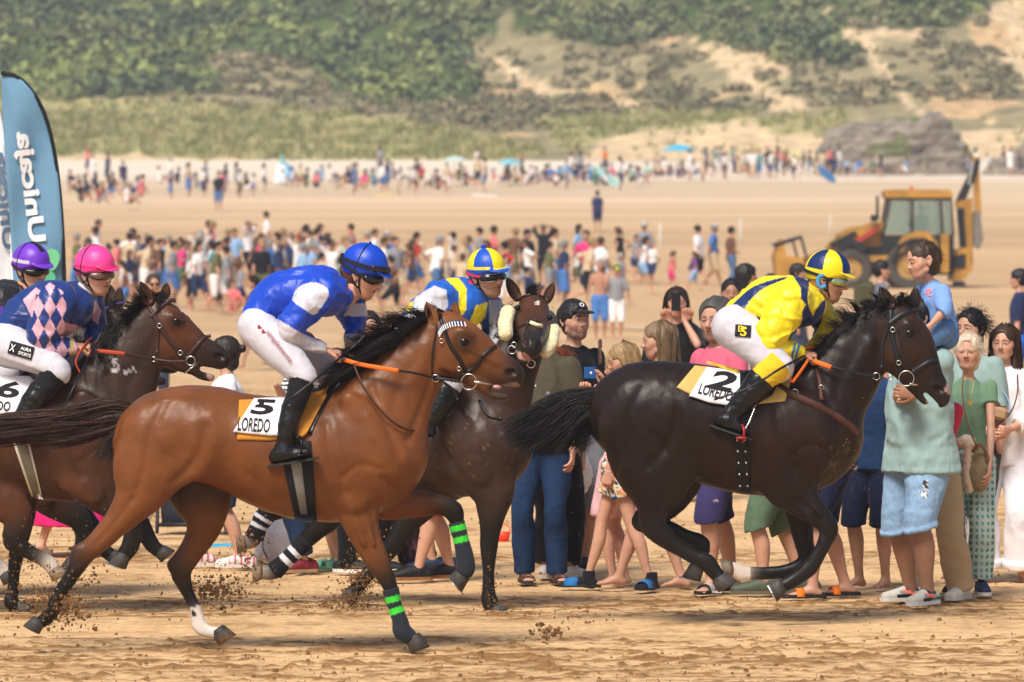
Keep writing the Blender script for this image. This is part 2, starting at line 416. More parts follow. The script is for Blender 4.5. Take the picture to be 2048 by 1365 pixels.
def strands(guides, n, rad, spread, col, colv=.3, seg=9, seed=0, taper=.15, lenv=.35, wav=.02):
    """many single hairs between guide curves (each guide: list of world points); returns V,F,cols"""
    rs = np.random.RandomState(seed); G = [catmull(g, 6) for g in guides]
    t = np.linspace(0, 1, seg); G = [np.stack([np.interp(t, np.linspace(0, 1, len(g)), g[:, k]) for k in range(3)], 1) for g in G]
    V = []; Fs = []; C = []; b = 0; nc = max(n//22, 3); cu = rs.rand(nc); co = rs.randn(nc, 3); cw = rs.randn(nc, 3); cph = rs.rand(nc, 2)
    for i in range(n):
        ci = rs.randint(nc); a = np.clip(cu[ci]+rs.randn()*.02, 0, .9999)*(len(G)-1); k = int(min(a, len(G)-2)) if len(G) > 1 else 0; f = a-k
        g = (G[k]*(1-f)+G[k+1]*f) if len(G) > 1 else G[0].copy()
        l = 1-lenv*rs.rand()**2; g = np.stack([np.interp(t*l, t, g[:, j]) for j in range(3)], 1)
        o = co[ci]*.9+rs.randn(3)*.38; o2 = cw[ci]*.9+rs.randn(3)*.25; ph = cph[ci]+rs.randn(2)*.06
        g = g+o[None]*(spread[0]+(spread[1]-spread[0])*t[:, None])+o2[None]*(wav*np.sin(t*math.pi*(1.3+ph[0]*1.5)+ph[1]*3)*t)[:, None]
        T = norm(g[-1]-g[0]+1e-6); u = norm(np.cross(T, rs.randn(3))); v = np.cross(T, u)
        r = rad*(.6+.8*rs.rand())*(1-(1-taper)*t**2)
        P = np.concatenate([g+u*r[:, None], g+(-.5*u+.87*v)*r[:, None], g+(-.5*u-.87*v)*r[:, None]]).reshape(3, seg, 3).transpose(1, 0, 2).reshape(-1, 3)
        V.append(P); q = np.arange(seg-1)[:, None]*3+b
        for j in range(3): Fs.append(np.concatenate([q+j, q+(j+1) % 3, q+3+(j+1) % 3, q+3+j], 1))
        C.append(np.tile(np.asarray(col)*(1+colv*(rs.rand()*2-1)), (len(P), 1))); b += len(P)
    return np.vstack(V), np.vstack(Fs), np.vstack(C)
# ------------------------------------------------------------ people
def basis(th): f = np.array([math.cos(th), math.sin(th), 0]); return np.stack([np.array([f[1], -f[0], 0]), f, np.array([0, 0, 1.])], 0)  # rows: right, forward, up
def head_basis(yaw, pitch, roll=0):
    B = basis(R(yaw)); c, s = math.cos(R(pitch)), math.sin(R(pitch)); f = B[1]*c-B[2]*s; u = B[2]*c+B[1]*s; r = B[0]
    c, s = math.cos(R(roll)), math.sin(R(roll)); return np.stack([r*c-u*s, f, u*c+r*s], 0)
def build_head(h, kind='m'):
    v = Vol((-.115, -.135, -.15), (.115, .15, .14), h)
    k = .018; wd = {'m': 1., 'f': .94, 'c': 1.0}[kind]
    v.add([(0, -.022, .03, .094, .078*wd)], (1, 0, 0), 0)
    v.add([(0, .022, .035, .072, .068*wd)], (1, 0, 0), .03)
    v.add([(0, .02, -.01, .062, .064*wd), (0, .038, -.062, .042, .050*wd)], (1, 0, 0), .03)
    v.add([(0, .040, -.040, .046, .050*wd)], (1, 0, 0), .03)
    v.add([(0, .058, -.092, .022, .026 if kind == 'm' else .020)], (1, 0, 0), .025)
    for s in (-1, 1):
        v.add([(s*.052*wd, .036, -.010, .018), (s*.040*wd, .056, -.022, .016)], k=.035)
        v.add([(s*.055*wd, .012, -.055, .02), (s*.03, .048, -.088, .016)], k=.02)
        v.add([(s*.010, .084, .026, .009), (s*.045, .069, .026, .009)], k=.018)
        v.add([(s*.020, .098, .008, .010), (s*.040, .094, .006, .010)], k=.016, sub=True)
        v.add([(s*.0315, .0765, .005, .0125)], k=.004)
        v.add([(s*.018, .084, .012, .004), (s*.031, .0885, .0140, .0042), (s*.045, .080, .011, .004)], k=.006)
        v.add([(s*.074*wd, -.004, .018, .010, .008), (s*.083*wd, -.014, .028, .009, .006), (s*.088*wd, -.020, .008, .009, .006), (s*.080*wd, -.008, -.022, .009, .007)], (1, 0, 0), .006)
        v.add([(s*.076*wd, -.006, -.004, .016, .008)], (1, 0, 0), .005)
        v.add([(s*.011, .097, -.026, .0085)], k=.008)
    ln = {'m': .113, 'f': .107, 'c': .101}[kind]
    v.add([(0, .086, .016, .009), (0, .098, 0, .0085), (0, ln, -.020, .0105)], k=.012)
    v.add([(0, .102, -.024, .008)], k=.008)
    v.add([(-.019, .0790, -.049, .0045), (0, .0900, -.0475, .0055), (.019, .0790, -.049, .0045)], k=.006)
    v.add([(-.016, .0785, -.0575, .0045), (0, .0880, -.0595, .0065), (.016, .0785, -.0575, .0045)], k=.007)
    v.add([(-.024, .088, -.0535, .0022), (0, .0985, -.0535, .0026), (.024, .088, -.0535, .0022)], k=.003, sub=True)
    V, Q = v.mesh()
    x, y, z = V.T; ax = np.abs(x)
    if kind == 'c': W_ = V*np.array([1.06, 1, 1]); W_[:, 2] = np.where(z < 0, z*.86, z*1.04); W_[:, 1] = np.where(y > .09, .09+(y-.09)*.75, y)
    else: W_ = V
    mk = {}
    mk['lip'] = sm(.0065, .003, np.abs(z+.0535)-.0045*(1-ax/.03))*sm(.027, .022, ax)*(y > .07)
    e = np.hypot(ax-.031, z-.0055); ins = np.abs(y) > .078
    mk['white'] = sm(.0112, .009, np.hypot((ax-.0315)*.85, (z-.0045)*2.7))*(y > .07)
    mk['iris'] = sm(.0066, .0046, e)*mk['white']
    mk['lash'] = sm(.0032, .0015, np.abs(z-.0098+.25*np.abs(ax-.031)))*sm(.019, .014, np.abs(ax-.031))*(y > .07)
    mk['brow'] = sm(.0065, .003, np.abs(z-(.030-.25*np.maximum(ax-.036, 0)*2)))*sm(.025, .019, np.abs(ax-.032))*(y > .055)
    mk['nost'] = sm(.0055, .003, np.hypot(ax-.008, y-.103))*(z < -.028)*(z > -.045)
    mk['beard'] = sm(.012, .062, -z+.25*(y-.06))*sm(-.02, .05, y)*(.75+.5*vn(V, 160, 3))*(1-mk['lip'])*(z > -.125)*sm(.015, .028, np.abs(z+.036)+(ax > .03)*.1)
    mk['cheek'] = sm(.04, .01, np.hypot(ax-.045, z+.022))*(y > .02)
    mk['mouth'] = sm(.0035, .0015, np.abs(z+.0535))*sm(.026, .022, ax)*(y > .07)
    return W_, Q, mk
HEADS = {}
def head_mesh(kind, h):
    if (kind, h) not in HEADS: HEADS[(kind, h)] = build_head(h, kind)
    return HEADS[(kind, h)]
def head_cols(V, mk, skin, beard=0, browc=None, hairc=(.03, .02, .012), lips=None, iris=(.05, .03, .015)):
    c = np.tile(skin, (len(V), 1)).astype(float)
    def mx(m, col, a=1.0): nonlocal c; c = c*(1-(m*a)[:, None])+np.asarray(col)*(m*a)[:, None]
    mx(mk['cheek'], skin*np.array([1.06, .88, .85]), .4)
    if beard: mx(mk['beard'], np.asarray(hairc)*1.2+skin*.08, beard)
    mx(mk['lip'], skin*np.array([.85, .48, .45]) if lips is None else lips, .8); mx(mk['mouth'], (.05, .015, .012), .8)
    mx(mk['brow'], np.asarray(hairc)*1.1, .75); mx(mk['white'], (.55, .52, .48)); mx(mk['iris'], iris); mx(mk['lash'], (.02, .012, .01), .8); mx(mk['nost'], (.04, .015, .012), .8)
    return c
def hand(v, wr, d, up, L=.18, pose='relax', side=1, h=.006):
    """five fingered hand: from wrist, along d, with the palm normal pointing 'up' side"""
    d = norm(d); p = norm(np.asarray(up)-np.dot(up, d)*d); t = np.cross(d, p)*side; wr = np.asarray(wr); s = L/.18
    curl = {'relax': 22, 'fist': 80, 'grip': 62, 'flat': 6}[pose]
    kc = .010
    v.add([(*wr, .021*s, .026*s), (*(wr+d*.045*s), .014*s, .036*s), (*(wr+d*.082*s), .013*s, .038*s)], t, kc)
    for i, (o, ln, sp_) in enumerate(((-.029, .078, -5), (-.010, .086, -1), (.010, .080, 2), (.028, .062, 7))):
        b = wr+d*(.080-.004*abs(i-1))*s+t*o*s*-1; a = 0; P = [(*b, .0098*s)]; cur = b
        for j, f in enumerate((.46, .31, .23)):
            a += R(curl*(1 if j else .8)+i*2); dd = d*math.cos(a)-p*math.sin(a)+t*math.sin(R(-sp_))*.6
            cur = cur+norm(dd)*ln*f*s; P.append((*cur, (.0090-.0009*j)*s))
        for q0, q1 in zip(P[:-1], P[1:]): v.add([q0, q1], k=.004)
    b = wr+d*.022*s+t*.026*s; P = [(*b, .013*s)]
    c1 = b+norm(d*.75+t*.55-p*.35)*.040*s; c2 = c1+norm(d*.9+t*(.1 if pose in ('fist', 'grip') else .3)-p*(.7 if pose in ('fist', 'grip') else .25))*.030*s
    c3 = c2+norm(d*.8-t*(.5 if pose in ('fist', 'grip') else 0)-p*(.6 if pose in ('fist', 'grip') else .2))*.022*s
    for q0, q1 in zip([(*b, .013*s), (*c1, .0105*s), (*c2, .0095*s)], [(*c1, .0105*s), (*c2, .0095*s), (*c3, .0082*s)]): v.add([q0, q1], k=.006)
def ik(a, c, l1, l2, hint):
    d = c-a; L = np.linalg.norm(d); L2 = min(L, (l1+l2)*.999); d = d/L; c = a+d*L2
    x = (l1*l1-l2*l2+L2*L2)/(2*L2); h = math.sqrt(max(l1*l1-x*x, 0)); hp = norm(hint-np.dot(hint, d)*d)
    return a+d*x+hp*h, c
def stand(base, h, th, sex='m', stance=.10, lean=0., build=1.0, arms={}, feet={}, head=None, seated=False, bob=0):
    """joints of a figure standing at base, facing th degrees (0 = to the right of the photo, -90 = to the camera)"""
    B = basis(R(th)); r, f, u = B; base = np.asarray(base, float); J = {}
    def P(a, b, c): return base+(r*a+f*b+u*c)*h
    shw = {'m': .095, 'f': .083, 'c': .092}[sex]; hd = 1.0
    J['pel'] = P(0, 0, .525-bob); up = norm(u+f*math.tan(R(lean))); J['up'] = up
    J['chest'] = J['pel']+up*.215*h; J['neck'] = J['pel']+up*.315*h; J['waist'] = J['pel']+up*.09*h
    J['head'] = J['neck']+(up*.085+f*.012+u*.0)*h*(1.0 if sex != 'c' else .95)+u*.012*h
    for s, n in ((-1, 'l'), (1, 'r')):
        J[n+'sh'] = J['neck']+(r*s*shw-up*.035)*h
        J[n+'hip'] = J['pel']+r*s*.05*h-u*.01*h
        ft = feet.get(n, (s*stance/2, 0, 0)); J[n+'an'] = P(ft[0], ft[1], .04+ft[2])
        J[n+'fd'] = norm(f*math.cos(R(ft[3] if len(ft) > 3 else s*12))+r*math.sin(R(ft[3] if len(ft) > 3 else s*12))-u*(ft[4] if len(ft) > 4 else 0))
        J[n+'kn'], J[n+'an'] = ik(J[n+'hip'], J[n+'an'], .245*h, .245*h, f+.12*r*s)
        a = arms.get(n)
        if a is None: a = (s*(shw+.035), .03, .455)
        tgt = P(*a[:3]) if len(a) < 5 or a[4] != 'w' else np.array(a[:3])
        J[n+'el'], J[n+'wr'] = ik(J[n+'sh'], tgt, .172*h, .145*h, (-f*.6+r*s*.5-u*.6) if len(a) < 4 or a[3] is None else (r*a[3][0]+f*a[3][1]+u*a[3][2]))
    J['h'] = h; J['sex'] = sex; J['B'] = B; J['bu'] = build; J['HB'] = head_basis(*(head if head else (th, 5)))
    return J
def limb(J, n, arm=True):
    h = J['h']*{'m': 1., 'f': .88, 'c': .82}[J['sex']]*J['bu']/1.75
    if arm: return [(*J[n+'sh'], .050*h), (*(J[n+'sh']*.55+J[n+'el']*.45), .044*h), (*J[n+'el'], .036*h), (*(J[n+'el']*.68+J[n+'wr']*.32), .039*h), (*J[n+'wr'], .024*h)]
    h = h*(1.07 if J['sex'] == 'f' else 1)
    bk = -J['B'][1]*.012
    return [(*J[n+'hip'], .085*h), (*(J[n+'hip']*.5+J[n+'kn']*.5), .072*h), (*J[n+'kn'], .052*h), (*(J[n+'kn']*.67+J[n+'an']*.33+bk), .056*h), (*(J[n+'kn']*.25+J[n+'an']*.75), .036*h), (*J[n+'an'], .034*h)]
def lerp(nodes, t):
    """cut a limb chain at fraction t of its length (in nodes)"""
    N = catmull([tuple(q) for q in nodes], 4); k = t*(len(N)-1); i = int(min(k, len(N)-2)); f = k-i
    e = N[i]*(1-f)+N[i+1]*f; return [tuple(q) for q in N[:i+1]]+[tuple(e)], e[:3], norm(N[i+1][:3]-N[i][:3])
def bounds(pts, pad): pts = np.array(pts); return pts.min(0)-pad, pts.max(0)+pad
def body_mesh(J, skin, h=.014, hh=.0045, hands=('relax', 'relax'), barefeet=True, beard=0, hairc=(.03, .02, .012), torso=True, legs=True, hand_h=.0055, handdir={}, headk=None, hsc=1.0, arms=True, iris=(.05, .03, .015)):
    """one continuous skin: torso, limbs, feet, with head and hands at finer resolution"""
    s = J['h']/1.75*J['bu']; r = J['B'][0]; f = J['B'][1]; sx = {'m': 1., 'f': .9, 'c': .8}[J['sex']]
    pts = [J[k] for k in ('pel', 'neck', 'chest', 'lel', 'rel', 'lwr', 'rwr', 'lkn', 'rkn', 'lan', 'ran', 'lsh', 'rsh')]+[J['lan']+J['lfd']*.2, J['ran']+J['rfd']*.2]
    lo, hi = bounds(pts, .15); v = Vol(lo, hi, h)
    ta = J.get('tr', r)
    v.add([(*J['pel'], .098*s*sx, .150*s*sx), (*J['waist'], .088*s*sx, .125*s*sx), (*J['chest'], .100*s*sx, .145*s*sx), (*(J['neck']-J['up']*.045), .07*s*sx, .11*s*sx)], ta, 0)
    v.add([(*(J['neck']-J['up']*.05), .06*s*sx), (*J['neck'], .052*s*sx), (*(J['head']-J['HB'][2]*.06), .05*s*sx)], k=.03)
    for n in 'lr':
        if arms: v.add(limb(J, n), k=.03)
        if legs: v.add(limb(J, n, False), k=.02)
        if legs and barefeet:
            a = J[n+'an']; d = J[n+'fd']; fs = s*(1 if J['sex'] == 'm' else .9); z = -np.array([0, 0, 1.])*.04*s; sd = np.cross(d, (0, 0, 1))
            v.add([(*(a-d*.035*fs+z*.55), .028*fs), (*(a+d*.03*fs+z*.2), .032*fs, .033*fs), (*(a+d*.09*fs+z*.65), .020*fs, .036*fs), (*(a+d*.135*fs+z*.8), .013*fs, .040*fs)], sd, .015)
            for i in range(5): v.add([(*(a+d*(.135)*fs+sd*(i-2)*.016*fs+z*.85), .011*fs), (*(a+d*(.172-.008*abs(i-.8))*fs+sd*(i-2)*.017*fs+z*.9), .009*fs)], k=.004)
    V, Q = v.mesh(); C = np.tile(skin, (len(V), 1))
    Vs = [V]; Qs = [Q]; Cs = [C]; b = len(V)
    hk = headk or J['sex']; hv, hq, mk = head_mesh(hk, hh); sc = (J['h']*.131/.232 if J['sex'] != 'c' else J['h']*.175/.232)*hsc; J['hs'] = sc
    Vs.append(hv@J['HB']*sc+J['head']); Qs.append(hq+b); Cs.append(head_cols(hv, mk, skin, beard, hairc=hairc, iris=iris)); b += len(hv)
    if hand_h:
        for i, n in enumerate('lr'):
            if hands[i] is None: continue
            d = J[n+'wr']-J[n+'el']; up = handdir.get(n+'p', (J['B'][0] if n == 'r' else -J['B'][0])); d = handdir.get(n, d); w = J[n+'wr']; L = .105*J['h']*(1 if J['sex'] != 'c' else .92)
            v = Vol(w-.14, w+.14, hand_h) if L < .2 else Vol(w-.2, w+.2, hand_h); hand(v, w, d, up, L, hands[i], 1 if n == 'r' else -1); a, q = v.mesh()
            Vs.append(a); Qs.append(q+b); Cs.append(np.tile(skin*np.array([1, .95, .93]), (len(a), 1))); b += len(a)
    return np.vstack(Vs), np.vstack(Qs), np.vstack(Cs)
def wrinkle(V, Q, amp, f=9, s=0, st=(1, 1, 1)):
    N = vnorm(V, Q); w = 0
    for k, (ff, am, d) in enumerate(((f*.5, 1.1, (1, .5, .45)), (f*.8, .8, (.4, .6, 1.1)), (f*1.6, .28, (1, 1, .6)))):
        p = V*np.array(st)*np.array(d)+.05*np.stack([fbm(V, 6, 2, s+5+k), fbm(V, 6, 2, s+16+k), fbm(V, 6, 2, s+27+k)], 1)
        n_ = fbm(p, ff*1.3, 2, s+k*7); w = w+am*(np.exp(-(n_/.22)**2)-.4)+am*.6*n_
    return V+N*(amp*.85*w)[:, None]
def torso_nodes(J, ex, hem, top=.0, belly=0):
    s = J['h']/1.75*J['bu']; sx = {'m': 1., 'f': .9, 'c': .8}[J['sex']]; u = J['up']; f = J['B'][1]; z = np.array([0, 0, 1.])
    ch = .012*s if J['sex'] == 'f' else 0
    return [(*(J['pel']-z*hem), .105*s*sx+ex, .158*s*sx+ex), (*(J['pel']+f*belly*.5), .102*s*sx+ex+belly*.4, .155*s*sx+ex), (*(J['waist']+f*belly), .094*s*sx+ex+belly, .135*s*sx+ex+belly*.3), (*(J['chest']+f*ch), .106*s*sx+ex*.7+ch, .152*s*sx+ex*.6), (*(J['neck']-u*.05-u*top), .070*s*sx+ex*.2, .125*s*sx+ex*.2)]
def shirt(J, col, sleeve=.45, hem=.10, ex=.02, h=.011, m=None, parent=None, name='shirt', amp=.006, belly=0, colf=None, neck=.03, flare=0, seed=1, k=.03, sex_ex=.012, cuffs=True):
    pts = [J[k_] for k_ in ('pel', 'neck', 'chest', 'lel', 'rel', 'lsh', 'rsh')]+([J['lwr'], J['rwr']] if sleeve > .5 else [])+[J['pel']-np.array([0, 0, hem])]
    lo, hi = bounds(pts, .17+ex); v = Vol(lo, hi, h); T = torso_nodes(J, ex, hem, belly=belly); z = np.array([0, 0, 1.])
    if flare: T[0] = (*T[0][:3], T[0][3]+flare, T[0][4]+flare)
    v.add(T, J.get('tr', J['B'][0]), 0, cuts=[(J['pel']-z*hem, -J['up'])])
    s = J['h']/1.75*J['bu']*{'m': 1., 'f': .9, 'c': .8}[J['sex']]
    v.add([(*(J['neck']-J['up']*.045), .07*s), (*(J['neck']-J['up']*.0), .058*s)], k=.03, cuts=[(J['neck']+J['up']*.012, J['up'])])
    for n in 'lr':
        if sleeve <= 0: continue
        L = [(*q[:3], q[3]+sex_ex+(ex*.3 if i else 0)) for i, q in enumerate(limb(J, n))]; c, e, d = lerp(L, sleeve)
        if sleeve < .6: c[-1] = (*c[-1][:3], c[-1][3]+.006)
        v.add(c, k=k, cuts=[(e, d)] if cuffs else (), nsub=1)
    if sleeve <= 0:
        for n in 'lr': v.add([(*J[n+'sh'], .07*s, .07*s), (*(J[n+'sh']-J['up']*.05), .06*s)], k=.02, sub=True)
    v.add([(*(J['neck']+J['up']*.03+J['B'][1]*.01), .052*s)], k=.012, sub=True)
    V, Q = v.mesh(); V = wrinkle(V, Q, amp, 9, seed, (1, 1, .6)); C = np.tile(col, (len(V), 1)).astype(float)
    if colf is not None: C = colf(V, C)
    return obj(name, mk_mesh(name, V, Q, [m or M_cloth], C), parent)
def pants(J, col, length=.45, ex=.018, h=.011, m=None, parent=None, name='shorts', top=.05, flare=0., colf=None, amp=.006, seed=3, skirt=False, cuff=0):
    pts = [J[k_] for k_ in ('pel', 'waist', 'lkn', 'rkn')]+([J['lan'], J['ran']] if length > .5 else [])
    lo, hi = bounds(pts, .2+flare); v = Vol(lo, hi, h); s = J['h']/1.75*J['bu']; sx = {'m': 1., 'f': .95, 'c': .8}[J['sex']]; z = np.array([0, 0, 1.])
    hp = .165 if J['sex'] == 'f' else .152
    v.add([(*(J['pel']+z*top), .100*s*sx+ex*.4, .140*s*sx+ex*.4), (*(J['pel']), .108*s*sx+ex*.6, hp*s*sx+ex*.6), (*(J['pel']-z*.05), .105*s*sx+ex, (hp+.003)*s*sx+ex)], J['B'][0], 0, cuts=[(J['pel']+z*(top+.02), z)])
    if skirt:
        e = J['pel']*(1-length)+(J['lan']+J['ran'])/2*length
        v.add([(*J['pel'], .108*s*sx+ex, hp*s*sx+ex), (*e, .115*s*sx+ex+flare, .16*s*sx+ex+flare)], J['B'][0], .02, cuts=[(e, -z)])
    else:
        for n in 'lr':
            L = [(*q[:3], q[3]+ex+flare*(i/5.)) for i, q in enumerate(limb(J, n, False))]
            if length > .6: L = [(*q[:3], max(q[3], (.054+flare*i/5.)*s*sx+ex*.5)) for i, q in enumerate(L)]
            c, e, d = lerp(L, length); v.add(c, k=.02, cuts=[(e, d)], nsub=1)
            if cuff: v.add([(*(e-d*cuff), c[-1][3]+.012), (*e, c[-1][3]+.012)], k=.004, cuts=[(e, d), (e-d*cuff, -d)], nsub=1)
    V, Q = v.mesh(); V = wrinkle(V, Q, amp, 9, seed, (1, 1, .7)); C = np.tile(col, (len(V), 1)).astype(float)
    if colf is not None: C = colf(V, C)
    return obj(name, mk_mesh(name, V, Q, [m or M_cloth], C), parent)
def hair_cap(J, col, th=.012, style='short', parent=None, seed=0, h=.005, amp=.006, name='hair', low=-.03):
    """hair shell over the skull; style sets where it ends, long styles add locks"""
    v = Vol((-.16, -.2, -.30 if style not in ('short', 'bald') else -.12), (.16, .14, .17), h)
    v.add([(0, -.022, .035, .094+th, .080+th)], (1, 0, 0), 0); v.add([(0, .018, .045, .070+th, .066+th)], (1, 0, 0), .02)
    if style != 'short': v.add([(0, -.03, .0, .090+th, .078+th), (0, -.045, -.07, .065, .07)], (1, 0, 0), .02)
    else: v.add([(0, -.045, .0, .068+th, .070+th), (0, -.045, -.035, .055, .055)], (1, 0, 0), .02)
    # open the face
    v.add([(0, .117, -.02, .075, .082), (0, .125, .048, .056, .064)], (1, 0, 0), .01, sub=True)
    for s in (-1, 1): v.add([(s*.10, .03, -.06, .035), (s*.11, -.005, -.03, .032)], k=.008, sub=True) if style == 'short' else None
    if style == 'long': v.add([(0, .10, -.09, .10, .062), (0, .11, 0, .08, .060)], (1, 0, 0), .01, sub=True)
    if style == 'bun': v.add([(0, -.135, .03, .035)], k=.01)
    if style == 'tail': v.add([(0, -.12, .03, .022), (0, -.16, -.02, .024), (0, -.15, -.14, .02), (0, -.14, -.24, .008)], k=.01)
    if style == 'long':
        for s in (-1, 1):
            v.add([(s*.066, -.025, .02, .03), (s*.076, -.022, -.08, .026), (s*.080, -.005, -.18, .026), (s*.075, .01, -.28, .014)], k=.02)
            v.add([(s*.04, -.08, .0, .045), (s*.055, -.07, -.14, .04), (s*.05, -.06, -.27, .022)], k=.02)
    if style in ('long', 'tail', 'bun'):
        for s in (-1, 1): v.add([(s*.095, .052, .0, .040), (s*.09, .050, -.06, .045), (s*.09, .055, -.14, .045)], k=.012, sub=True)
    V, Q = v.mesh(); N = vnorm(V, Q); p = V*np.array([1, 1, .28 if style != 'curly' else 1]); V = V+N*(amp*fbm(p, 55, 3, seed)+amp*.8*vn(p, 22, seed+9))[:, None]
    c = np.asarray(col)*(1+.35*fbm(V*np.array([1, 1, .2]), 70, 3, seed)[:, None]); V = V@J['HB']*J['hs']+J['head']
    return obj(name, mk_mesh(name, V, Q, [M_hair], np.maximum(c, .002)), parent)
def hair_tuft(J, col, n=400, r0=.095, ln=.05, seed=0, parent=None, curl=.006, low=-.02, rad=.0016, ahead=.06, name='loose_hair'):
    """loose strands standing off the skull"""
    rs = np.random.RandomState(seed); V = []; Fs = []; C = []; b = 0
    for i in range(n):
        d = norm(rs.randn(3)); 
        if d[2] < low/.1 or (d[1] > .55 and d[2] < .55): continue
        p = np.array([0, -.02, .035])+d*np.array([.088, .10, .096]); q = norm(d+rs.randn(3)*.5-np.array([0, 0, .4]))
        t = np.linspace(0, 1, 5)[:, None]; g = p+(d*.4+q*.6)*ln*(.5+rs.rand())*t+rs.randn(5, 3)*curl*t-np.array([0, 0, 1])*ln*.5*t*t
        u = norm(rs.randn(3)); w = norm(np.cross(q, u)); rr = rad*(1-.7*t)
        P = np.stack([g+u*rr, g+(-.5*u+.87*w)*rr, g+(-.5*u-.87*w)*rr], 1).reshape(-1, 3); k = np.arange(4)[:, None]*3+b
        for j in range(3): Fs.append(np.concatenate([k+j, k+(j+1) % 3, k+3+(j+1) % 3, k+3+j], 1))
        V.append(P); C.append(np.tile(np.asarray(col)*(.7+.6*rs.rand()), (len(P), 1))); b += len(P)
    V = np.vstack(V)@J['HB']*J['hs']+J['head']; return obj(name, mk_mesh(name, V, np.vstack(Fs), [M_strand], np.vstack(C)), parent)
def long_hair(J, col, n=700, ln=.38, seed=0, parent=None, rad=.0011, front=False, name='long_hair'):
    rs = np.random.RandomState(seed); gs = []
    def L(*p): return np.array(p)@J['HB']*J['hs']+J['head']
    dn = np.array([0, 0, -1.])*J['hs']; sides = []
    for a in np.linspace(-98, 98, 13):
        A = R(a-90 if not front else a-90); x, y = math.cos(A), math.sin(A)
        p0 = L(x*.03, -.02+y*.03, .135); p1 = L(x*.085, -.02+y*.10, .085); p2 = L(x*.098, -.015+y*.105, .0); p3 = p2+dn*ln*.5+(p2-L(0, 0, 0))*.12; p4 = p2+dn*ln+(p2-L(0, 0, 0))*.0
        gs.append([p0, p1, p2, p3, p4])
    V, Fs, C = strands(gs, n, rad, (.007, .012), col, .22, 10, seed, .3, .3, .012)
    return obj(name, mk_mesh(name, V, Fs, [M_strand], C), parent)
def shoe(J, n, parent, upper, sole, name='shoe', L=.27, hi=.0, laces=None, h=.006, m=None, bright=None):
    a = J[n+'an']; d = norm(J[n+'fd']*np.array([1, 1, 1])); z = np.array([0, 0, 1.]); sd = norm(np.cross(d, z)); z = np.cross(sd, d); s = L/.27; an = a-z*(.045*J['h']/1.75)
    v = Vol(a-.22, a+.24, h)
    P = [(*(an-d*.06*s+z*.038), .036*s, .034*s), (*(an+d*.01*s+z*.050), .046*s, .037*s), (*(an+d*.09*s+z*.036), .038*s, .044*s), (*(an+d*.16*s+z*.026), .030*s, .040*s)]
    v.add(P, sd, 0, cuts=[(an+z*.004, -z)]); v.add([(*(a-d*.005), .038*s), (*(a+z*(.03+hi)-d*.005), .036*s)], k=.015, cuts=[(a+z*(.028+hi), z)])
    v.add([(*(a+z*(.04+hi)-d*.005), .027*s)], k=.004, sub=True)
    V, Q = v.mesh(); C = np.tile(upper, (len(V), 1)).astype(float)
    zz = (V-an)@z; C[zz < .018] = sole
    if bright is not None: C = bright((V-an)@d/s, zz, (V-an)@sd, C)
    o = obj(name, mk_mesh(name, V, Q, [m or M_vplain], C), parent)
    mb = MB(); pts = []
    for t in np.linspace(-.095, .19, 12): pts.append(t)
    prof = [(-.09, .022), (-.07, .036), (0, .037), (.06, .043), (.12, .047), (.165, .042), (.19, .022)]
    pl = [(x, y) for x, y in prof]+[(x, -y) for x, y in prof[::-1]]
    Pb = [an+d*x*s+sd*y*s for x, y in pl]; V = np.array([p+z*.0 for p in Pb]+[p+z*.022 for p in Pb]); k = len(Pb)
    mb.raw(V, [list(range(k)), list(range(2*k-1, k-1, -1))]+[[(i+1) % k, i, k+i, k+(i+1) % k] for i in range(k)])
    mb.build('sole', mat('sole_%02x%02x%02x' % tuple(int(c*255) for c in np.clip(sole, 0, 1)), sole, .7, var=.1), o)
    if laces is not None:
        lb = MB()
        for i in range(4):
            c = an+d*(.03+i*.022)*s+z*(.083-i*.012); lb.tube([c-sd*.026*s-z*.012, c, c+sd*.026*s-z*.012], .004, 5)
        lb.build('laces', mat('lace_%d' % int(laces[0]*99), laces, .8, var=0), o)
    return o
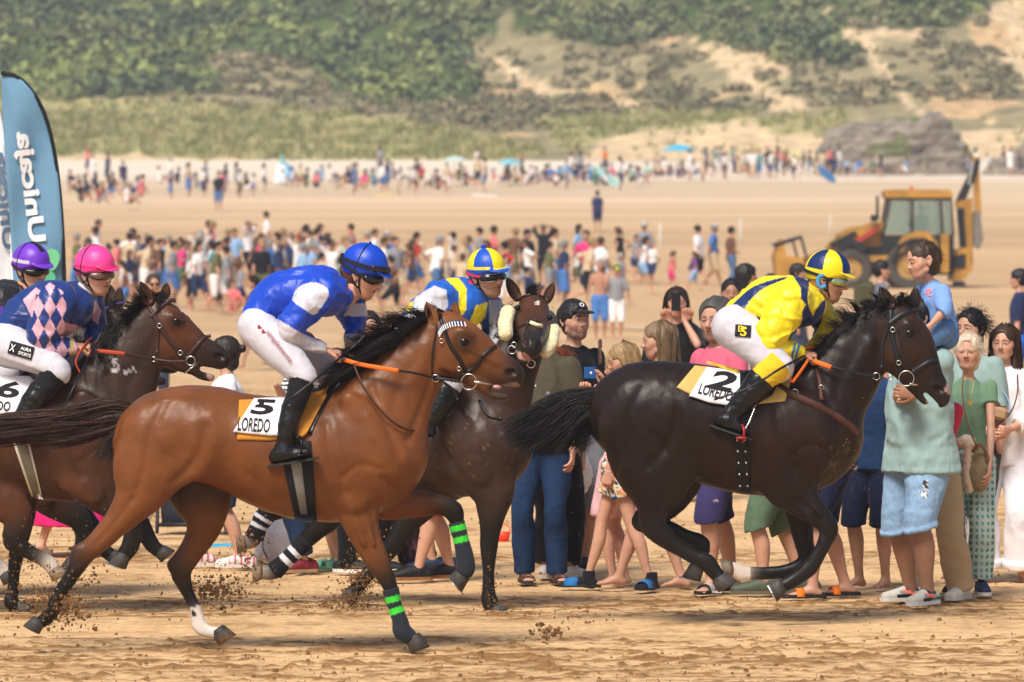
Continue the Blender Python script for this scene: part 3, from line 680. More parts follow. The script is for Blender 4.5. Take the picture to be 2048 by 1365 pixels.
def sandal(J, n, parent, col, strap_c, name='slide', L=.26, straps=((.085, .05),), sock=None):
    a = J[n+'an']; z = np.array([0, 0, 1.]); d = norm(J[n+'fd']); sd = norm(np.cross(d, z)); s = L/.26*1.0; an = a-z*(.045*J['h']/1.75+.005); mb = MB()
    prof = [(-.085, .020), (-.065, .034), (0, .034), (.06, .042), (.12, .047), (.165, .042), (.19, .020)]
    pl = [(x, y) for x, y in prof]+[(x, -y) for x, y in prof[::-1]]; Pb = [an+d*x*s+sd*y*s for x, y in pl]; k = len(Pb); V = np.array([p-z*.0 for p in Pb]+[p+z*.022 for p in Pb])
    mb.raw(V, [list(range(k)), list(range(2*k-1, k-1, -1))]+[[(i+1) % k, i, k+i, k+(i+1) % k] for i in range(k)])
    o = mb.build(name, mat('slide_sole_%d' % int(col[0]*200+col[2]*900), col, .75, var=.15), parent)
    for (t, w) in straps:
        V = []; m_ = 9
        for e in (-w/2, w/2):
            for i in range(m_):
                A = math.pi*i/(m_-1); V.append(an+d*(t+e)*s+sd*math.cos(A)*.049*s+z*(.01+(.052-.10*max(t-.03, 0)*2*.35-.1*e)*math.sin(A)))
        V = np.array(V); V = np.vstack([V, V+z*.004+0]); Fs = [[i, i+1, m_+i+1, m_+i] for i in range(m_-1)]+[[2*m_+i+1, 2*m_+i, 3*m_+i, 3*m_+i+1] for i in range(m_-1)]
        Fs += [[i+1, i, 2*m_+i, 2*m_+i+1] for i in range(m_-1)]+[[m_+i, m_+i+1, 3*m_+i+1, 3*m_+i] for i in range(m_-1)]
        obj('strap', mk_mesh('strap', V, Fs, [mat('strap_%d' % int(strap_c[0]*300+strap_c[2]*700), strap_c, .75, var=.15)], smooth=True), o)
    if sock is not None:
        v = Vol(a-.18, a+.2, .007); v.add([(*(a+z*.10-d*.005), .040), (*(a-d*.01), .040), (*(a-d*.03-z*.02), .036), (*(a+d*.05-z*.012), .034, .038), (*(a+d*.15-z*.03), .02, .042)], sd, 0, cuts=[(a+z*.06, z)])
        V, Q = v.mesh(); obj('sock', mk_mesh('sock', V, Q, [M_cloth], np.tile(sock, (len(V), 1))), parent)
    return o
# ------------------------------------------------------------ horses
def proj(V):
    y = V[:, 1]; z = V[:, 2]-CH; d = y*cP-z*sP; u = y*sP+z*cP
    return 1024+F*V[:, 0]/d, 682.5-F*u/d
def horse(Y0, label, chains, cols, base, h=.0125, group='race horses galloping along the beach', relief=(), side=1, name='race_horse', foot=None, seed=0, fx=None):
    """chains: (side depth, blend, nodes[(px,py,r px,half width m,depth m)], colour key or list per node, kind)"""
    v = None; smp = []; pts = []
    L = []
    for (dy, k, nodes, ck, kind) in chains:
        P = []
        for q in nodes:
            r = q[2]*Y0/F; w = q[3] if len(q) > 3 and q[3] else r*.88; d = dy+(q[4] if len(q) > 4 else 0)
            p = W(q[0], q[1], Y0+d); P.append((*p, r, w))
        L.append((P, k, ck, kind)); 
        if kind != 'sub': pts += [np.array(q[:3]) for q in P]
    lo, hi = bounds(pts, .36); hi[2] = max(hi[2], 1); v = Vol(lo, hi, h)
    for P, k, ck, kind in L:
        n = (0, 1, 0) if not isinstance(kind, tuple) else kind
        v.add(P, n, k, sub=(kind == 'sub'))
        if kind == 'sub': continue
        N = catmull([tuple(q) for q in P], 3)
        cc = np.array([cols[c] for c in (ck if isinstance(ck, (list, tuple)) else [ck]*len(P))], float)
        t = np.linspace(0, len(P)-1, len(N)); cc = np.stack([np.interp(t, np.arange(len(P)), cc[:, j]) for j in range(3)], 1)
        for a, c in zip(N, cc): smp.append((*a[:3], max(a[3], a[4]*.7), *c))
    V, Q = v.mesh(); V = relax(V, Q, 1, .4)
    if relief:
        N = vnorm(V, Q); px, py = proj(V); dd = np.zeros(len(V))
        for (pl, wd, dp) in relief:
            L_ = catmull(pl, 4); d2 = np.full(len(V), 1e9)
            for (ax_, ay_), (bx_, by_) in zip(L_[:-1], L_[1:]):
                ux, uy = bx_-ax_, by_-ay_; t = np.clip(((px-ax_)*ux+(py-ay_)*uy)/(ux*ux+uy*uy+1e-9), 0, 1); d2 = np.minimum(d2, (px-ax_-t*ux)**2+(py-ay_-t*uy)**2)
            dd += dp*np.exp(-d2/wd**2)
        V = V+N*(dd*sm(.25, .7, np.abs(N[:, 1])))[:, None]
    N = vnorm(V, Q); V = V+N*(.0050*fbm(V*np.array([1.2, 1, .7]), 7, 3, seed)+.0014*vn(V, 24, seed+4))[:, None]
    Sm = np.array(smp); C = np.zeros((len(V), 3)); wt = np.zeros(len(V))
    for s_ in Sm:
        d = np.linalg.norm(V-s_[:3], axis=1)-s_[3]; w = np.exp(-np.clip(d, -.2, 1)/.018); C += w[:, None]*s_[4:7]; wt += w
    C /= wt[:, None]+1e-30
    C *= (1+.12*fbm(V, 3, 3, seed+2))[:, None]
    if fx: C = fx(V, C, *proj(V))
    ft = base if base is not None else V[:, :3].mean(0)*np.array([1, 1, 0])
    root = thing(name, ft, label, 'horse', group)
    body = obj('body', mk_mesh('horse_body', V, Q, [M_coat], np.maximum(C, .002)), root)
    return dict(root=root, bvh=bvh_of(V, Q), Y=Y0, body=body, pts=pts)
def ear(H, base, tip, r, dy, col, n=None, name='ear', dyt=0, open_=(-1, 0)):
    Y = H['Y']; a = W(*base, Y+dy); b = W(*tip, Y+dy+dyt); v = Vol(np.minimum(a, b)-.07, np.maximum(a, b)+.07, .005); rr = r*Y/F
    m = a*.55+b*.45; n = n or (0, 1, 0)
    v.add([(*a, rr*.8, rr*.6), (*(a*.7+b*.3), rr, rr*.7), (*(a*.35+b*.65), rr*.75, rr*.5), (*b, .003, .003)], n, 0)
    o = np.array([open_[0], -1.0, open_[1]])*rr*.62
    v.add([(*(a*.85+b*.15+o), rr*.55, rr*.45), (*(a*.4+b*.6+o*.8), rr*.5, rr*.4), (*(a*.1+b*.9+o*.3), .002, .002)], n, .006, sub=True)
    V, Q = v.mesh(); c = np.tile(col, (len(V), 1)); t = ((V-a)@(b-a))/((b-a)@(b-a)); c = c*(1-.55*sm(.6, 1., t))[:, None]
    return obj(name, mk_mesh(name, V, Q, [M_coat], c), H['root'])
def hoof(H, cor, sole, toe, dy, col=(.06, .055, .05), size=1.0, shoe_=False, solecol=None):
    """cor: photo place of the coronet, sole: place of the middle of the sole, toe: photo direction of the toe"""
    Y = H['Y']+dy; a = W(*cor, Y); b = W(*sole, Y); t = norm(np.array([toe[0], toe[2] if len(toe) > 2 else 0, -toe[1]])); ax = norm(b-a); t = norm(t-ax*(t@ax)); s = np.cross(ax, t)
    L = min(max(np.linalg.norm(b-a), .052), .075); n = 18; P = []; prof = [(-.25, .034, .0), (0, .043, .0), (.15, .0445, .001), (1., .053, .011), (1.02, .049, .011)]
    for f, r, sh in prof:
        for i in range(n):
            A = 2*math.pi*i/n; P.append(a+ax*L*f+(t*(math.cos(A)*r*1.06*size+sh)+s*math.sin(A)*r*size))
    Fs = [[k*n+i, k*n+(i+1) % n, (k+1)*n+(i+1) % n, (k+1)*n+i] for k in range(len(prof)-1) for i in range(n)]+[list(range((len(prof)-1)*n, len(prof)*n)), list(range(n-1, -1, -1))]
    c = np.tile(col, (len(P), 1)); c[:2*n] *= .6
    if solecol is not None: c[-n:] = solecol; c[-2*n:-n] = np.asarray(solecol)*.8
    o = obj('hoof', mk_mesh('hoof', np.array(P), Fs, [M_hoof], c), H['root'])
    if shoe_:
        mb = MB(); V = []
        for r0, z in ((.060, 1.02), (.044, 1.02), (.044, 1.12), (.060, 1.12)):
            for i in range(15):
                A = R(-140+280*i/14); V.append(a+ax*L*z+(t*(math.cos(A)*r0*1.06*size+.02)+s*math.sin(A)*r0*size))
        mb.raw(V, [[k*15+i, k*15+i+1, ((k+1) % 4)*15+i+1, ((k+1) % 4)*15+i] for k in range(4) for i in range(14)]+[[0, 15, 30, 45], [14, 59, 44, 29]]); mb.build('horseshoe', M_steel, o)
    return o
def eye(H, px, py, r, dy=None, name='eye'):
    h = hit_y(H['bvh'], px, py, H['Y']) if dy is None else W(px, py, H['Y']+dy)
    if h is None: return
    mb = MB(); rr = r*H['Y']/F; rr *= 1.02; mb.sphere(h+np.array([0, rr*.76, 0]), (rr*1.12, rr, rr*.92), 14, 10); o = mb.build(name, mat('eye_gloss', '0a0604', .12, var=0, spec=.35), H['root'], True)
    lid = MB(); c = h+np.array([0, rr*.30, rr*.12]); lid.torus(c, rr*.80, rr*.20, (0.1, 1, -.35), 18, 6); lid.build('eyelid', mat('eyelid', '140c09', .7, spec=.1), o, True)
def nostril(H, px, py, r, ang, dy=None):
    """dark opening pressed into the muzzle with a raised rim"""
    h = hit_y(H['bvh'], px, py, H['Y']) if dy is None else W(px, py, H['Y']+dy)
    if h is None: return
    rr = r*H['Y']/F; me = H['body'].data; n = len(me.vertices); co = np.zeros(n*3, np.float32); me.vertices.foreach_get('co', co); co = co.reshape(-1, 3)
    c, s = math.cos(R(ang)), math.sin(R(ang)); dx = co[:, 0]-h[0]; dz = co[:, 2]-h[2]; u = (dx*c-dz*s)/(rr*1.5); v = (dx*s+dz*c)/(rr*.85*(1+.3*np.clip(u, -1, 1))); q = np.sqrt(u*u+v*v); near = (co[:, 1]-h[1] < .035)
    dep = .020*sm(1., .3, q)-.006*np.exp(-((q-1.25)/.25)**2); co[:, 1] += np.where(near, dep, 0); me.vertices.foreach_set('co', co.ravel().astype(np.float32)); me.update()
    at = me.color_attributes['Col']; cc = np.zeros(n*4, np.float32); at.data.foreach_get('color', cc); cc = cc.reshape(-1, 4); k = (sm(1.05, .7, q)*near)[:, None]; k2 = (sm(.55, .2, q)*near)[:, None]
    cc[:, :3] = cc[:, :3]*(1-k)+np.array([.012, .007, .006])*k; cc[:, :3] = cc[:, :3]*(1-k2*.6)+np.array([.11, .02, .018])*k2*.6; at.data.foreach_set('color', cc.ravel())
def mane(H, roots, flow, n, col, dy0=0., seed=0, rad=.0022, name='mane', spread=(.012, .03), lenv=.5, dyf=-.05, wav=.03):
    """roots: photo polyline of the crest; flow: list (one per root) of hair end offsets in px"""
    Y = H['Y']; gs = []
    for (x, y), f in zip(roots, flow):
        p0 = W(x, y, Y+dy0); p3 = W(x+f[0], y+f[1], Y+dy0+dyf*(f[2] if len(f) > 2 else 1)); m = W(x+f[0]*.4, y+f[1]*.4-6, Y+dy0+dyf*.4); gs.append([p0, m, p3])
    V, Fs, C = strands(gs, n, rad, spread, col, .5, 9, seed, .12, lenv, wav)
    return obj(name, mk_mesh(name, V, Fs, [M_strand], C), H['root'])
def hairs(H, guides, n, col, name='tail', rad=.0025, spread=(.02, .05), seed=0, lenv=.5, wav=.04, colv=.5):
    Y = H['Y']; gs = [[W(q[0], q[1], Y+(q[2] if len(q) > 2 else 0)) for q in g] for g in guides]
    V, Fs, C = strands(gs, n, rad, spread, col, colv, 12, seed, .12, lenv, wav)
    return obj(name, mk_mesh(name, V, Fs, [M_strand], C), H['root'])
def wrap(H, nodes, dy, r_extra, col, name='leg_bandage', stripes=(), h=.006):
    Y = H['Y']+dy; P = [(*W(q[0], q[1], Y), q[2]*Y/F+r_extra) for q in nodes]; lo, hi = bounds([p[:3] for p in P], .1); v = Vol(lo, hi, h)
    a, b = np.array(P[0][:3]), np.array(P[-1][:3]); v.add(P, k=0, cuts=[(a, a-np.array(P[1][:3])), (b, b-np.array(P[-2][:3]))]); V, Q = v.mesh()
    C = np.tile(col, (len(V), 1)).astype(float); N = catmull(P, 4)[:, :3]; d = np.r_[0, np.cumsum(np.linalg.norm(np.diff(N, axis=0), axis=1))]; d /= d[-1]
    i = np.argmin(np.linalg.norm(V[:, None]-N[None], axis=2), 1); 
    T = np.gradient(N, axis=0); T /= np.linalg.norm(T, axis=1)[:, None]; tt = d[i]+((V-N[i])*T[i]).sum(1)/(np.linalg.norm(np.diff(N, axis=0), axis=1).sum())
    for (x0, x1, c) in stripes: C[(tt > x0) & (tt < x1)] = c
    V = wrinkle(V, Q, .0015, 30, 5)
    return obj(name, mk_mesh(name, V, Q, [M_cloth], C), H['root'])
def straps(H, name, m, items, parent=None):
    mb = MB()
    for it in items: strap(mb, H['bvh'] if it[3:4] != ('free',) else None, it[0], it[1], H['Y']+(it[4] if len(it) > 4 else 0), it[2], side=(1 if len(it) > 3 and it[3] == 'far' else -1), dflt=0)
    return mb.build(name, m, parent or H['root'], True)
def ringband(H, name, m, px, py, dy, ax, width, parent=None, off=.006, rows=2, rmax=.6):
    P, Fs = band_ring(H['bvh'], W(px, py, H['Y']+dy), ax, width, off, rows=rows, rmax=rmax); return obj(name, mk_mesh(name, P, Fs, [m]), parent or H['root'])
def metal_ring(H, px, py, r, t, dy=None, n=(0.15, 1, 0), name='bit_ring', off=.012, parent=None):
    h = hit_y(H['bvh'], px, py, H['Y']) if dy is None else W(px, py, H['Y']+dy)
    if h is None: h = W(px, py, H['Y']-.06)
    mb = MB(); mb.torus(h-np.array([0, off, 0]), r*H['Y']/F, t*H['Y']/F, n, 24, 7); return mb.build(name, M_steel, parent or H['root'], True)
def cable(name, pts, r, m, parent, Y=None, flat=None, seg=8, nsub=6):
    P = np.array([W(p[0], p[1], p[2]) for p in pts]); P = catmull(P, nsub); mb = MB(); mb.tube(P, r, seg, flat=flat); return mb.build(name, m, parent, True)

BAY = dict(b=(.165, .056, .017), d=(.035, .018, .010), k=(.008, .006, .0055), m=(.05, .030, .022), w=(.62, .56, .50), f=(.145, .052, .016), l=(.22, .15, .10), s=(.20, .08, .028))
DRK = dict(b=(.016, .0085, .0062), d=(.014, .009, .007), k=(.010, .008, .007), m=(.022, .016, .014), w=(.62, .56, .50), f=(.030, .015, .010), t=(.026, .012, .007))
BRN = dict(b=(.045, .024, .016), d=(.026, .016, .011), k=(.011, .009, .008), m=(.022, .017, .015), w=(.6, .5, .42), f=(.070, .028, .014))
BR6 = dict(b=(.060, .024, .012), d=(.030, .016, .011), k=(.011, .009, .008), m=(.022, .015, .012), w=(.60, .52, .45), f=(.095, .033, .014), n=(.040, .022, .015))

RL5 = [([(742, 775), (765, 830), (795, 900), (812, 945)], 9, -.013), ([(735, 835), (748, 865), (770, 915)], 14, .007), ([(652, 850), (664, 920), (690, 985)], 11, -.013), ([(688, 955), (720, 930), (765, 940)], 7, -.008), ([(765, 955), (795, 985), (812, 1002)], 7, -.012), ([(862, 765), (838, 830), (815, 880)], 8, -.010),
    ([(345, 968), (375, 940), (402, 900), (412, 855)], 11, -.014), ([(425, 830), (432, 890), (400, 950)], 14, .006), ([(332, 800), (300, 870), (288, 940), (268, 1000)], 9, -.009), ([(264, 1000), (225, 1050), (190, 1090)], 5, -.006), ([(716, 1020), (735, 1080), (758, 1135)], 4, -.006), ([(738, 1010), (755, 1075)], 3.5, -.005), ([(700, 1030), (716, 1080), (745, 1130)], 3.5, -.004),
    ([(885, 742), (905, 757), (935, 750), (952, 728)], 5, -.007), ([(940, 708), (975, 728), (1002, 742)], 4, -.005), ([(935, 698), (975, 716)], 4, .004), ([(480, 880), (560, 960), (640, 1010)], 18, .004), ([(500, 950), (580, 1010), (680, 1030)], 9, -.005), ([(620, 960), (640, 1010)], 6, -.004), ([(596, 900), (614, 1000)], 6, -.004),
    ([(905, 720), (915, 745), (935, 757)], 2.2, .003), ([(700, 900), (740, 960), (752, 1000)], 2.5, .003), ([(310, 850), (330, 900), (380, 920)], 2.5, .003), ([(845, 700), (800, 770), (780, 830)], 12, -.008)]
def shift(L, fx, fy): return [([(fx(x, y), fy(x, y)) for x, y in pl], w, d) for pl, w, d in L]
def rlmap(dxf, dyf, sf, dxh, dyh, sh_, hd=None):
    out = []
    for pl, w, d in RL5:
        mx = sum(p[0] for p in pl)/len(pl)
        if mx > 870: q = [(hd[0]+(x-925)*hd[2], hd[1]+(y-690)*hd[2]+(x-925)*hd[3]) for x, y in pl] if hd else None
        elif mx > 560: q = [(dxf+(x-728)*sf, dyf+(y-905)*sf) for x, y in pl]
        else: q = [(dxh+(x-400)*sh_, dyh+(y-868)*sh_) for x, y in pl]
        if q: out.append((q, w, d))
    return out
# ---- horse 5: the bright bay in front
Y5 = 30.8
def fx5(V, C, px, py):
    wl = inpoly(px, py, [(360, 1222), (420, 1205), (440, 1262), (440, 1275), (380, 1280)]) & (V[:, 1] > Y5)
    sp_ = vn(V, 26, 3) > .45; C[wl] = np.where(sp_[wl][:, None], (.03, .02, .016), (.66, .60, .54))
    nb = sm(1000, 1040, px)*(py < 800)*(py > 690); C = C*(1-.55*nb[:, None])
    ey = sm(34, 16, np.hypot(px-928, py-684)); C = C*(1-.6*ey[:, None])
    lp = inpoly(px, py, [(985, 772), (1035, 764), (1045, 776), (1025, 783), (1000, 779)]); C[lp] = (.25, .17, .14)
    return C
H5 = horse(Y5, 'bright bay horse number 5 in front, ridden by the jockey in royal blue', [
    (0, .0, [(288, 885, 66, .17), (330, 872, 92, .24), (400, 868, 97, .27), (480, 886, 100, .27), (570, 913, 118, .29), (660, 915, 130, .285), (728, 905, 124, .25), (762, 893, 88, .19), (782, 880, 58, .13)], 'b', ''),
    (0, .05, [(745, 850, 108, .19), (785, 790, 84, .14), (825, 735, 68, .105), (860, 695, 57, .085), (885, 672, 48, .075)], 'b', ''),
    (0, .03, [(893, 672, 48, .08), (925, 688, 46, .098), (958, 712, 41, .072), (990, 732, 33, .058), (1016, 745, 29, .056), (1026, 752, 25, .048)], ['b', 'f', 'f', 'f', 'm', 'm'], ''),
    (0, .01, [(1028, 763, 15, .042)], 'm', ''),
    (0, .03, [(905, 714, 46, .078), (930, 744, 25, .05), (958, 767, 16, .036), (988, 787, 12, .03), (1012, 794, 9, .03)], ['f', 'f', 'f', 'm', 'm'], ''),
    (-.065, .02, [(905, 712, 34, .022)], 'f', ''),           # cheek
    (-.075, .012, [(925, 664, 9), (944, 672, 7)], 'f', ''),   # brow bone
    (-.052, .012, [(950, 700, 4), (1000, 728, 4)], 'f', ''),
    # near hind
    (-.15, .05, [(318, 880, 78, .10), (300, 930, 74, .10), (286, 975, 54, .085), (262, 1012, 38, .07), (226, 1054, 27, .055), (185, 1095, 22, .045), (164, 1113, 23, .042), (148, 1145, 16, .032), (120, 1186, 14, .028), (101, 1228, 15, .03), (84, 1243, 13, .03)], ['b', 'b', 'b', 'b', 'b', 'f', 'd', 'k', 'k', 'k', 'k'], ''),
    (-.15, .04, [(330, 930, 45, .05), (355, 940, 22, .03)], 's', ''),
    (-.15, .02, [(152, 1100, 10)], 'd', ''),
    # far hind
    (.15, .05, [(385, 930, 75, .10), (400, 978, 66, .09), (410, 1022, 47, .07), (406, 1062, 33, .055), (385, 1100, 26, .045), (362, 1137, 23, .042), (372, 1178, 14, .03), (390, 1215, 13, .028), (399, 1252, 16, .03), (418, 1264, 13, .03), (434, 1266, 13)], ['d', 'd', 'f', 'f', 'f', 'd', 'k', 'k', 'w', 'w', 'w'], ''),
    (.15, .02, [(345, 1130, 12)], 'd', ''),
    # near fore
    (-.13, .05, [(745, 925, 70, .09), (715, 985, 50, .075), (717, 1025, 40, .065), (730, 1071, 31, .052), (746, 1106, 26, .045), (769, 1150, 20, .036), (782, 1180, 15, .03), (790, 1213, 12, .026), (800, 1242, 14, .028), (805, 1263, 16, .03), (826, 1278, 13, .03)], ['b', 'b', 'b', 'b', 'f', 'd', 'k', 'k', 'k', 'k', 'k'], ''),
    # far fore
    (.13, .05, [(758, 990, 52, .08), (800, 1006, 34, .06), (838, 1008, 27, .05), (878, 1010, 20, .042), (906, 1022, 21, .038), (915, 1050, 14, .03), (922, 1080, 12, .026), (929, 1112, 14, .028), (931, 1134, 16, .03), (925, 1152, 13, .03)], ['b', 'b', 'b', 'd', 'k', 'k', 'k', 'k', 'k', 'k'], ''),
    # muscle relief: shoulder blade, arm, haunch, neck groove
    (-.19, .06, [(700, 800, 16, .03), (745, 860, 34, .04), (780, 925, 30, .04)], 'b', ''),
    (-.20, .03, [(668, 900, 36, .03), (690, 960, 34, .04), (712, 1000, 26, .03)], 'b', ''),
    (-.19, .07, [(350, 850, 46, .03), (315, 915, 44, .035)], 'b', ''),
    (-.20, .07, [(405, 865, 34, .03), (385, 915, 40, .04), (350, 950, 26, .04)], 'b', ''),
    (-.185, .012, [(700, 1020, 5), (728, 1090, 4)], 'b', ''), (-.185, .012, [(722, 1015, 5), (748, 1090, 4)], 'b', ''),
    (-.085, .05, [(850, 700, 14, .02), (805, 780, 20, .02), (770, 860, 16, .02)], 'b', ''),
    (0, .012, [(985, 779, 5, .2), (1010, 782, 6, .2), (1040, 784, 7, .2)], 'b', 'sub'),
], BAY, W(560, 1300, Y5)*np.array([1, 1, 0]), fx=fx5, seed=5, relief=RL5)
ear(H5, (871, 648), (852, 603), 13, -.05, (.20, .075, .025)); ear(H5, (910, 642), (909, 603), 12, .05, (.20, .075, .025), open_=(-.6, 0))
eye(H5, 928, 684, 10.5); nostril(H5, 1021, 745, 9, 8)
hoof(H5, (76, 1243), (66, 1262), (-1, .1), -.15, size=.9); hoof(H5, (438, 1262), (452, 1283), (1, 0), .15, (.05, .045, .04), solecol=(.26, .15, .07))
hoof(H5, (828, 1276), (836, 1301), (1, 0), -.13); hoof(H5, (926, 1150), (908, 1166), (.35, 1), .13, (.045, .042, .04), solecol=(.09, .08, .07), shoe_=True)
mane(H5, [(715, 745), (745, 722), (775, 695), (805, 670), (835, 650), (862, 634)], [(-80, 30), (-88, 8), (-84, -8), (-70, -20), (-52, -24), (-34, -14)], 1500, (.016, .010, .008), dyf=-.10, seed=1, spread=(.008, .020), wav=.022)
mane(H5, [(700, 755), (745, 725), (790, 685), (830, 655), (860, 640)], [(-80, 25), (-75, 36), (-70, 30), (-55, 24), (-36, 16)], 1600, (.013, .009, .008), dy0=-.03, dyf=-.12, seed=2, spread=(.016, .018), wav=.018)
mane(H5, [(870, 632), (890, 634), (905, 640)], [(-10, -12), (6, 14), (20, 26)], 220, (.02, .012, .009), dyf=-.05, seed=3, name='forelock', spread=(.01, .015))
hairs(H5, [[(286, 822), (230, 806), (140, 826), (20, 838), (-90, 850)], [(286, 830), (225, 818), (130, 842), (20, 856), (-90, 872)], [(288, 838), (230, 836), (150, 858), (50, 868), (-60, 880)], [(290, 846), (250, 852), (200, 866), (150, 880), (90, 876)]], 2300, (.045, .018, .011), rad=.0032, spread=(.014, .030), seed=4, wav=.028)
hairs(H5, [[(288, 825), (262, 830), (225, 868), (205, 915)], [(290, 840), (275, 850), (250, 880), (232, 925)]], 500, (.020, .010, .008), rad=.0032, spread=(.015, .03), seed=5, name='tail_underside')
GRN = lin('3fd23a')
wrap(H5, [(781, 1178, 15), (790, 1213, 12.5), (800, 1242, 14), (805, 1263, 16.5), (824, 1277, 13)], -.13, .006, (.022, .026, .035), stripes=[(.13, .24, GRN), (.34, .45, GRN)])
wrap(H5, [(913, 1045, 15), (922, 1080, 13.5), (929, 1112, 16), (931, 1136, 17), (926, 1150, 14)], .13, .006, (.022, .026, .035), stripes=[(.05, .16, GRN), (.27, .38, GRN)])
# tack of horse 5
SD = lin('e2912a')
P = drape(H5['bvh'], [(478, 800), (560, 796), (640, 788), (668, 760)], [(474, 880), (545, 882), (610, 868), (640, 800)], Y5, .008, 26, 12)
sheet('saddle_pad', P, mat('saddle_pad', 'c98a2c', .9, bs=60, bst=.4), H5['root'], .012)
P = drape(H5['bvh'], [(508, 797), (545, 795), (575, 794), (605, 792)], [(466, 864), (500, 868), (540, 872), (566, 872)], Y5, .022, 20, 12)
cl = sheet('number_cloth', P, mat('number_cloth', 'ece9ec', .85, bs=14, bst=.5, bd=.012), H5['root'], .003)
b5 = bvh_of(P.reshape(-1, 3), np.array([[j*20+i, j*20+i+1, (j+1)*20+i+1, (j+1)*20+i] for j in range(11) for i in range(19)]))
print_on('number', '5', b5, 527, 814, 44, 31, 3, Y5, M_ink, cl, shear=.35, bold=.035); print_on('lettering', 'LOREDO', b5, 508, 850, 64, 28, 4, Y5, M_ink, cl, shear=.05, bold=.02)
P = drape(H5['bvh'], [(606, 788), (640, 782), (668, 762)], [(577, 868), (600, 878), (613, 868)], Y5, .03, 14, 12)
sheet('saddle_flap', P, mat('saddle_flap', 'c9852a', .75, bs=60, bst=.3), H5['root'], .008)
P = drape(H5['bvh'], [(640, 784), (662, 762), (682, 755)], [(616, 868), (622, 870), (628, 850)], Y5, .014, 8, 12); sheet('saddle', P, M_black, H5['root'], .012)
P = drape(H5['bvh'], [(560, 900), (585, 885), (622, 882)], [(590, 1040), (612, 1048), (634, 1046)], Y5, .010, 8, 24); gi = sheet('girth', P, mat('girth_web', '15151a', .8), H5['root'], .008)
P = drape(H5['bvh'], [(576, 900), (590, 900), (600, 900)], [(603, 1038), (610, 1040), (616, 1038)], Y5, .016, 4, 24); sheet('girth_strip', P, mat('girth_grey', '83817e', .8, bs=200, bst=.3), gi, .003)
mb = MB(); a0, a1 = W(594, 868, Y5-.33), W(601, 888, Y5-.34); mb.tube([a0, a1], .006, 6); c0 = W(600, 893, Y5-.35); mb.torus(c0, .052, .007, (1, .2, 0), 18, 6); mb.box(c0-np.array([0, 0, .045]), (.05, .11, .012), m=0, bev=.005); mb.build('stirrup', mat('stirrup_iron', '2b2c30', .3, metal=.8), H5['root'], True)
br = straps(H5, 'bridle', M_leather, [
    ([(880, 636), (889, 660), (900, 690), (921, 722), (935, 752)], 8, .007), ([(866, 632), (873, 655), (866, 700), (864, 745), (867, 752)], 4, .005),
    ([(920, 752), (950, 735), (968, 710), (985, 697), (994, 694)], 8, .008), ([(880, 636), (873, 628), (866, 632)], 8, .008),
    ([(866, 752), (890, 757), (920, 762)], 9, .012), ([(866, 752), (905, 778), (915, 800)], 5, .01, 'free', -.08),
    ([(900, 640), (889, 660), (900, 690), (921, 722), (935, 752)], 8, .007, 'far'), ([(920, 752), (950, 735), (968, 710), (985, 697)], 8, .008, 'far')])
bb = straps(H5, 'browband', mat('browband', '1d2450', .5), [([(878, 666), (884, 655), (900, 648), (914, 645), (928, 648)], 9, .009)], br)
mb = MB()
for t in np.linspace(0, 1, 13):
    q = np.array([878, 669])*(1-t)**2+2*t*(1-t)*np.array([886, 644])+t*t*np.array([930, 648]); strap(mb, H5['bvh'], [(q[0]-1.5, q[1]-5), (q[0], q[1]), (q[0]+1.5, q[1]+5)], 2.2, Y5, .017, .003)
mb.build('browband_beads', mat('bead_white', 'eeeef2', .4, var=0), bb, True)
metal_ring(H5, 938, 764, 15.5, 1.3, off=.03, parent=br); metal_ring(H5, 871, 757, 7, 1.1, off=.02, name='rein_ring', parent=br)
for (x, y) in ((883, 682), (918, 738), (907, 763)): metal_ring(H5, x, y, 4, 1.0, off=.014, name='buckle', parent=br)
mb = MB(); mb.tube([W(948, 764, Y5-.09), W(978, 768, Y5-.05), W(985, 770, Y5)], [.006, .007, .008], 8); mb.build('bit', M_steel, br, True)
mb = MB(); mb.sphere(W(993, 774, Y5), (.028, .022, .014)); mb.build('tongue', mat('tongue', 'c9989a', .3), H5['root'], True)
# ---- horse 2: the near-black leader
Y2 = 33.0
def fx2(V, C, px, py):
    C = C*(1-.35*sm(28, 12, np.hypot(px-1819, py-667)))[:, None]
    tan = inpoly(px, py, [(1757, 640), (1790, 640), (1800, 700), (1775, 745), (1757, 720)]); C = np.where(tan[:, None], C*1.3+np.array([.010, .003, 0]), C)
    lp = inpoly(px, py, [(1850, 796), (1864, 803), (1874, 812), (1872, 819), (1856, 812)]) ; C[lp] = (.34, .24, .18)
    pk = inpoly(px, py, [(1893, 765), (1903, 778), (1900, 790), (1889, 784)]); C[pk] = (.40, .24, .20)
    sd_ = inpoly(px, py, [(1640, 900), (1700, 880), (1712, 915), (1690, 975), (1650, 998)]) & (fbm(V, 30, 3, 2) > .16); C[sd_] = C[sd_]*.4+np.array((.045, .028, .014))
    wp = (V[:, 1] > Y2)*inpoly(px, py, [(1440, 1120), (1500, 1130), (1502, 1165), (1440, 1160)]); C[wp > 0] = (.60, .52, .45); return C
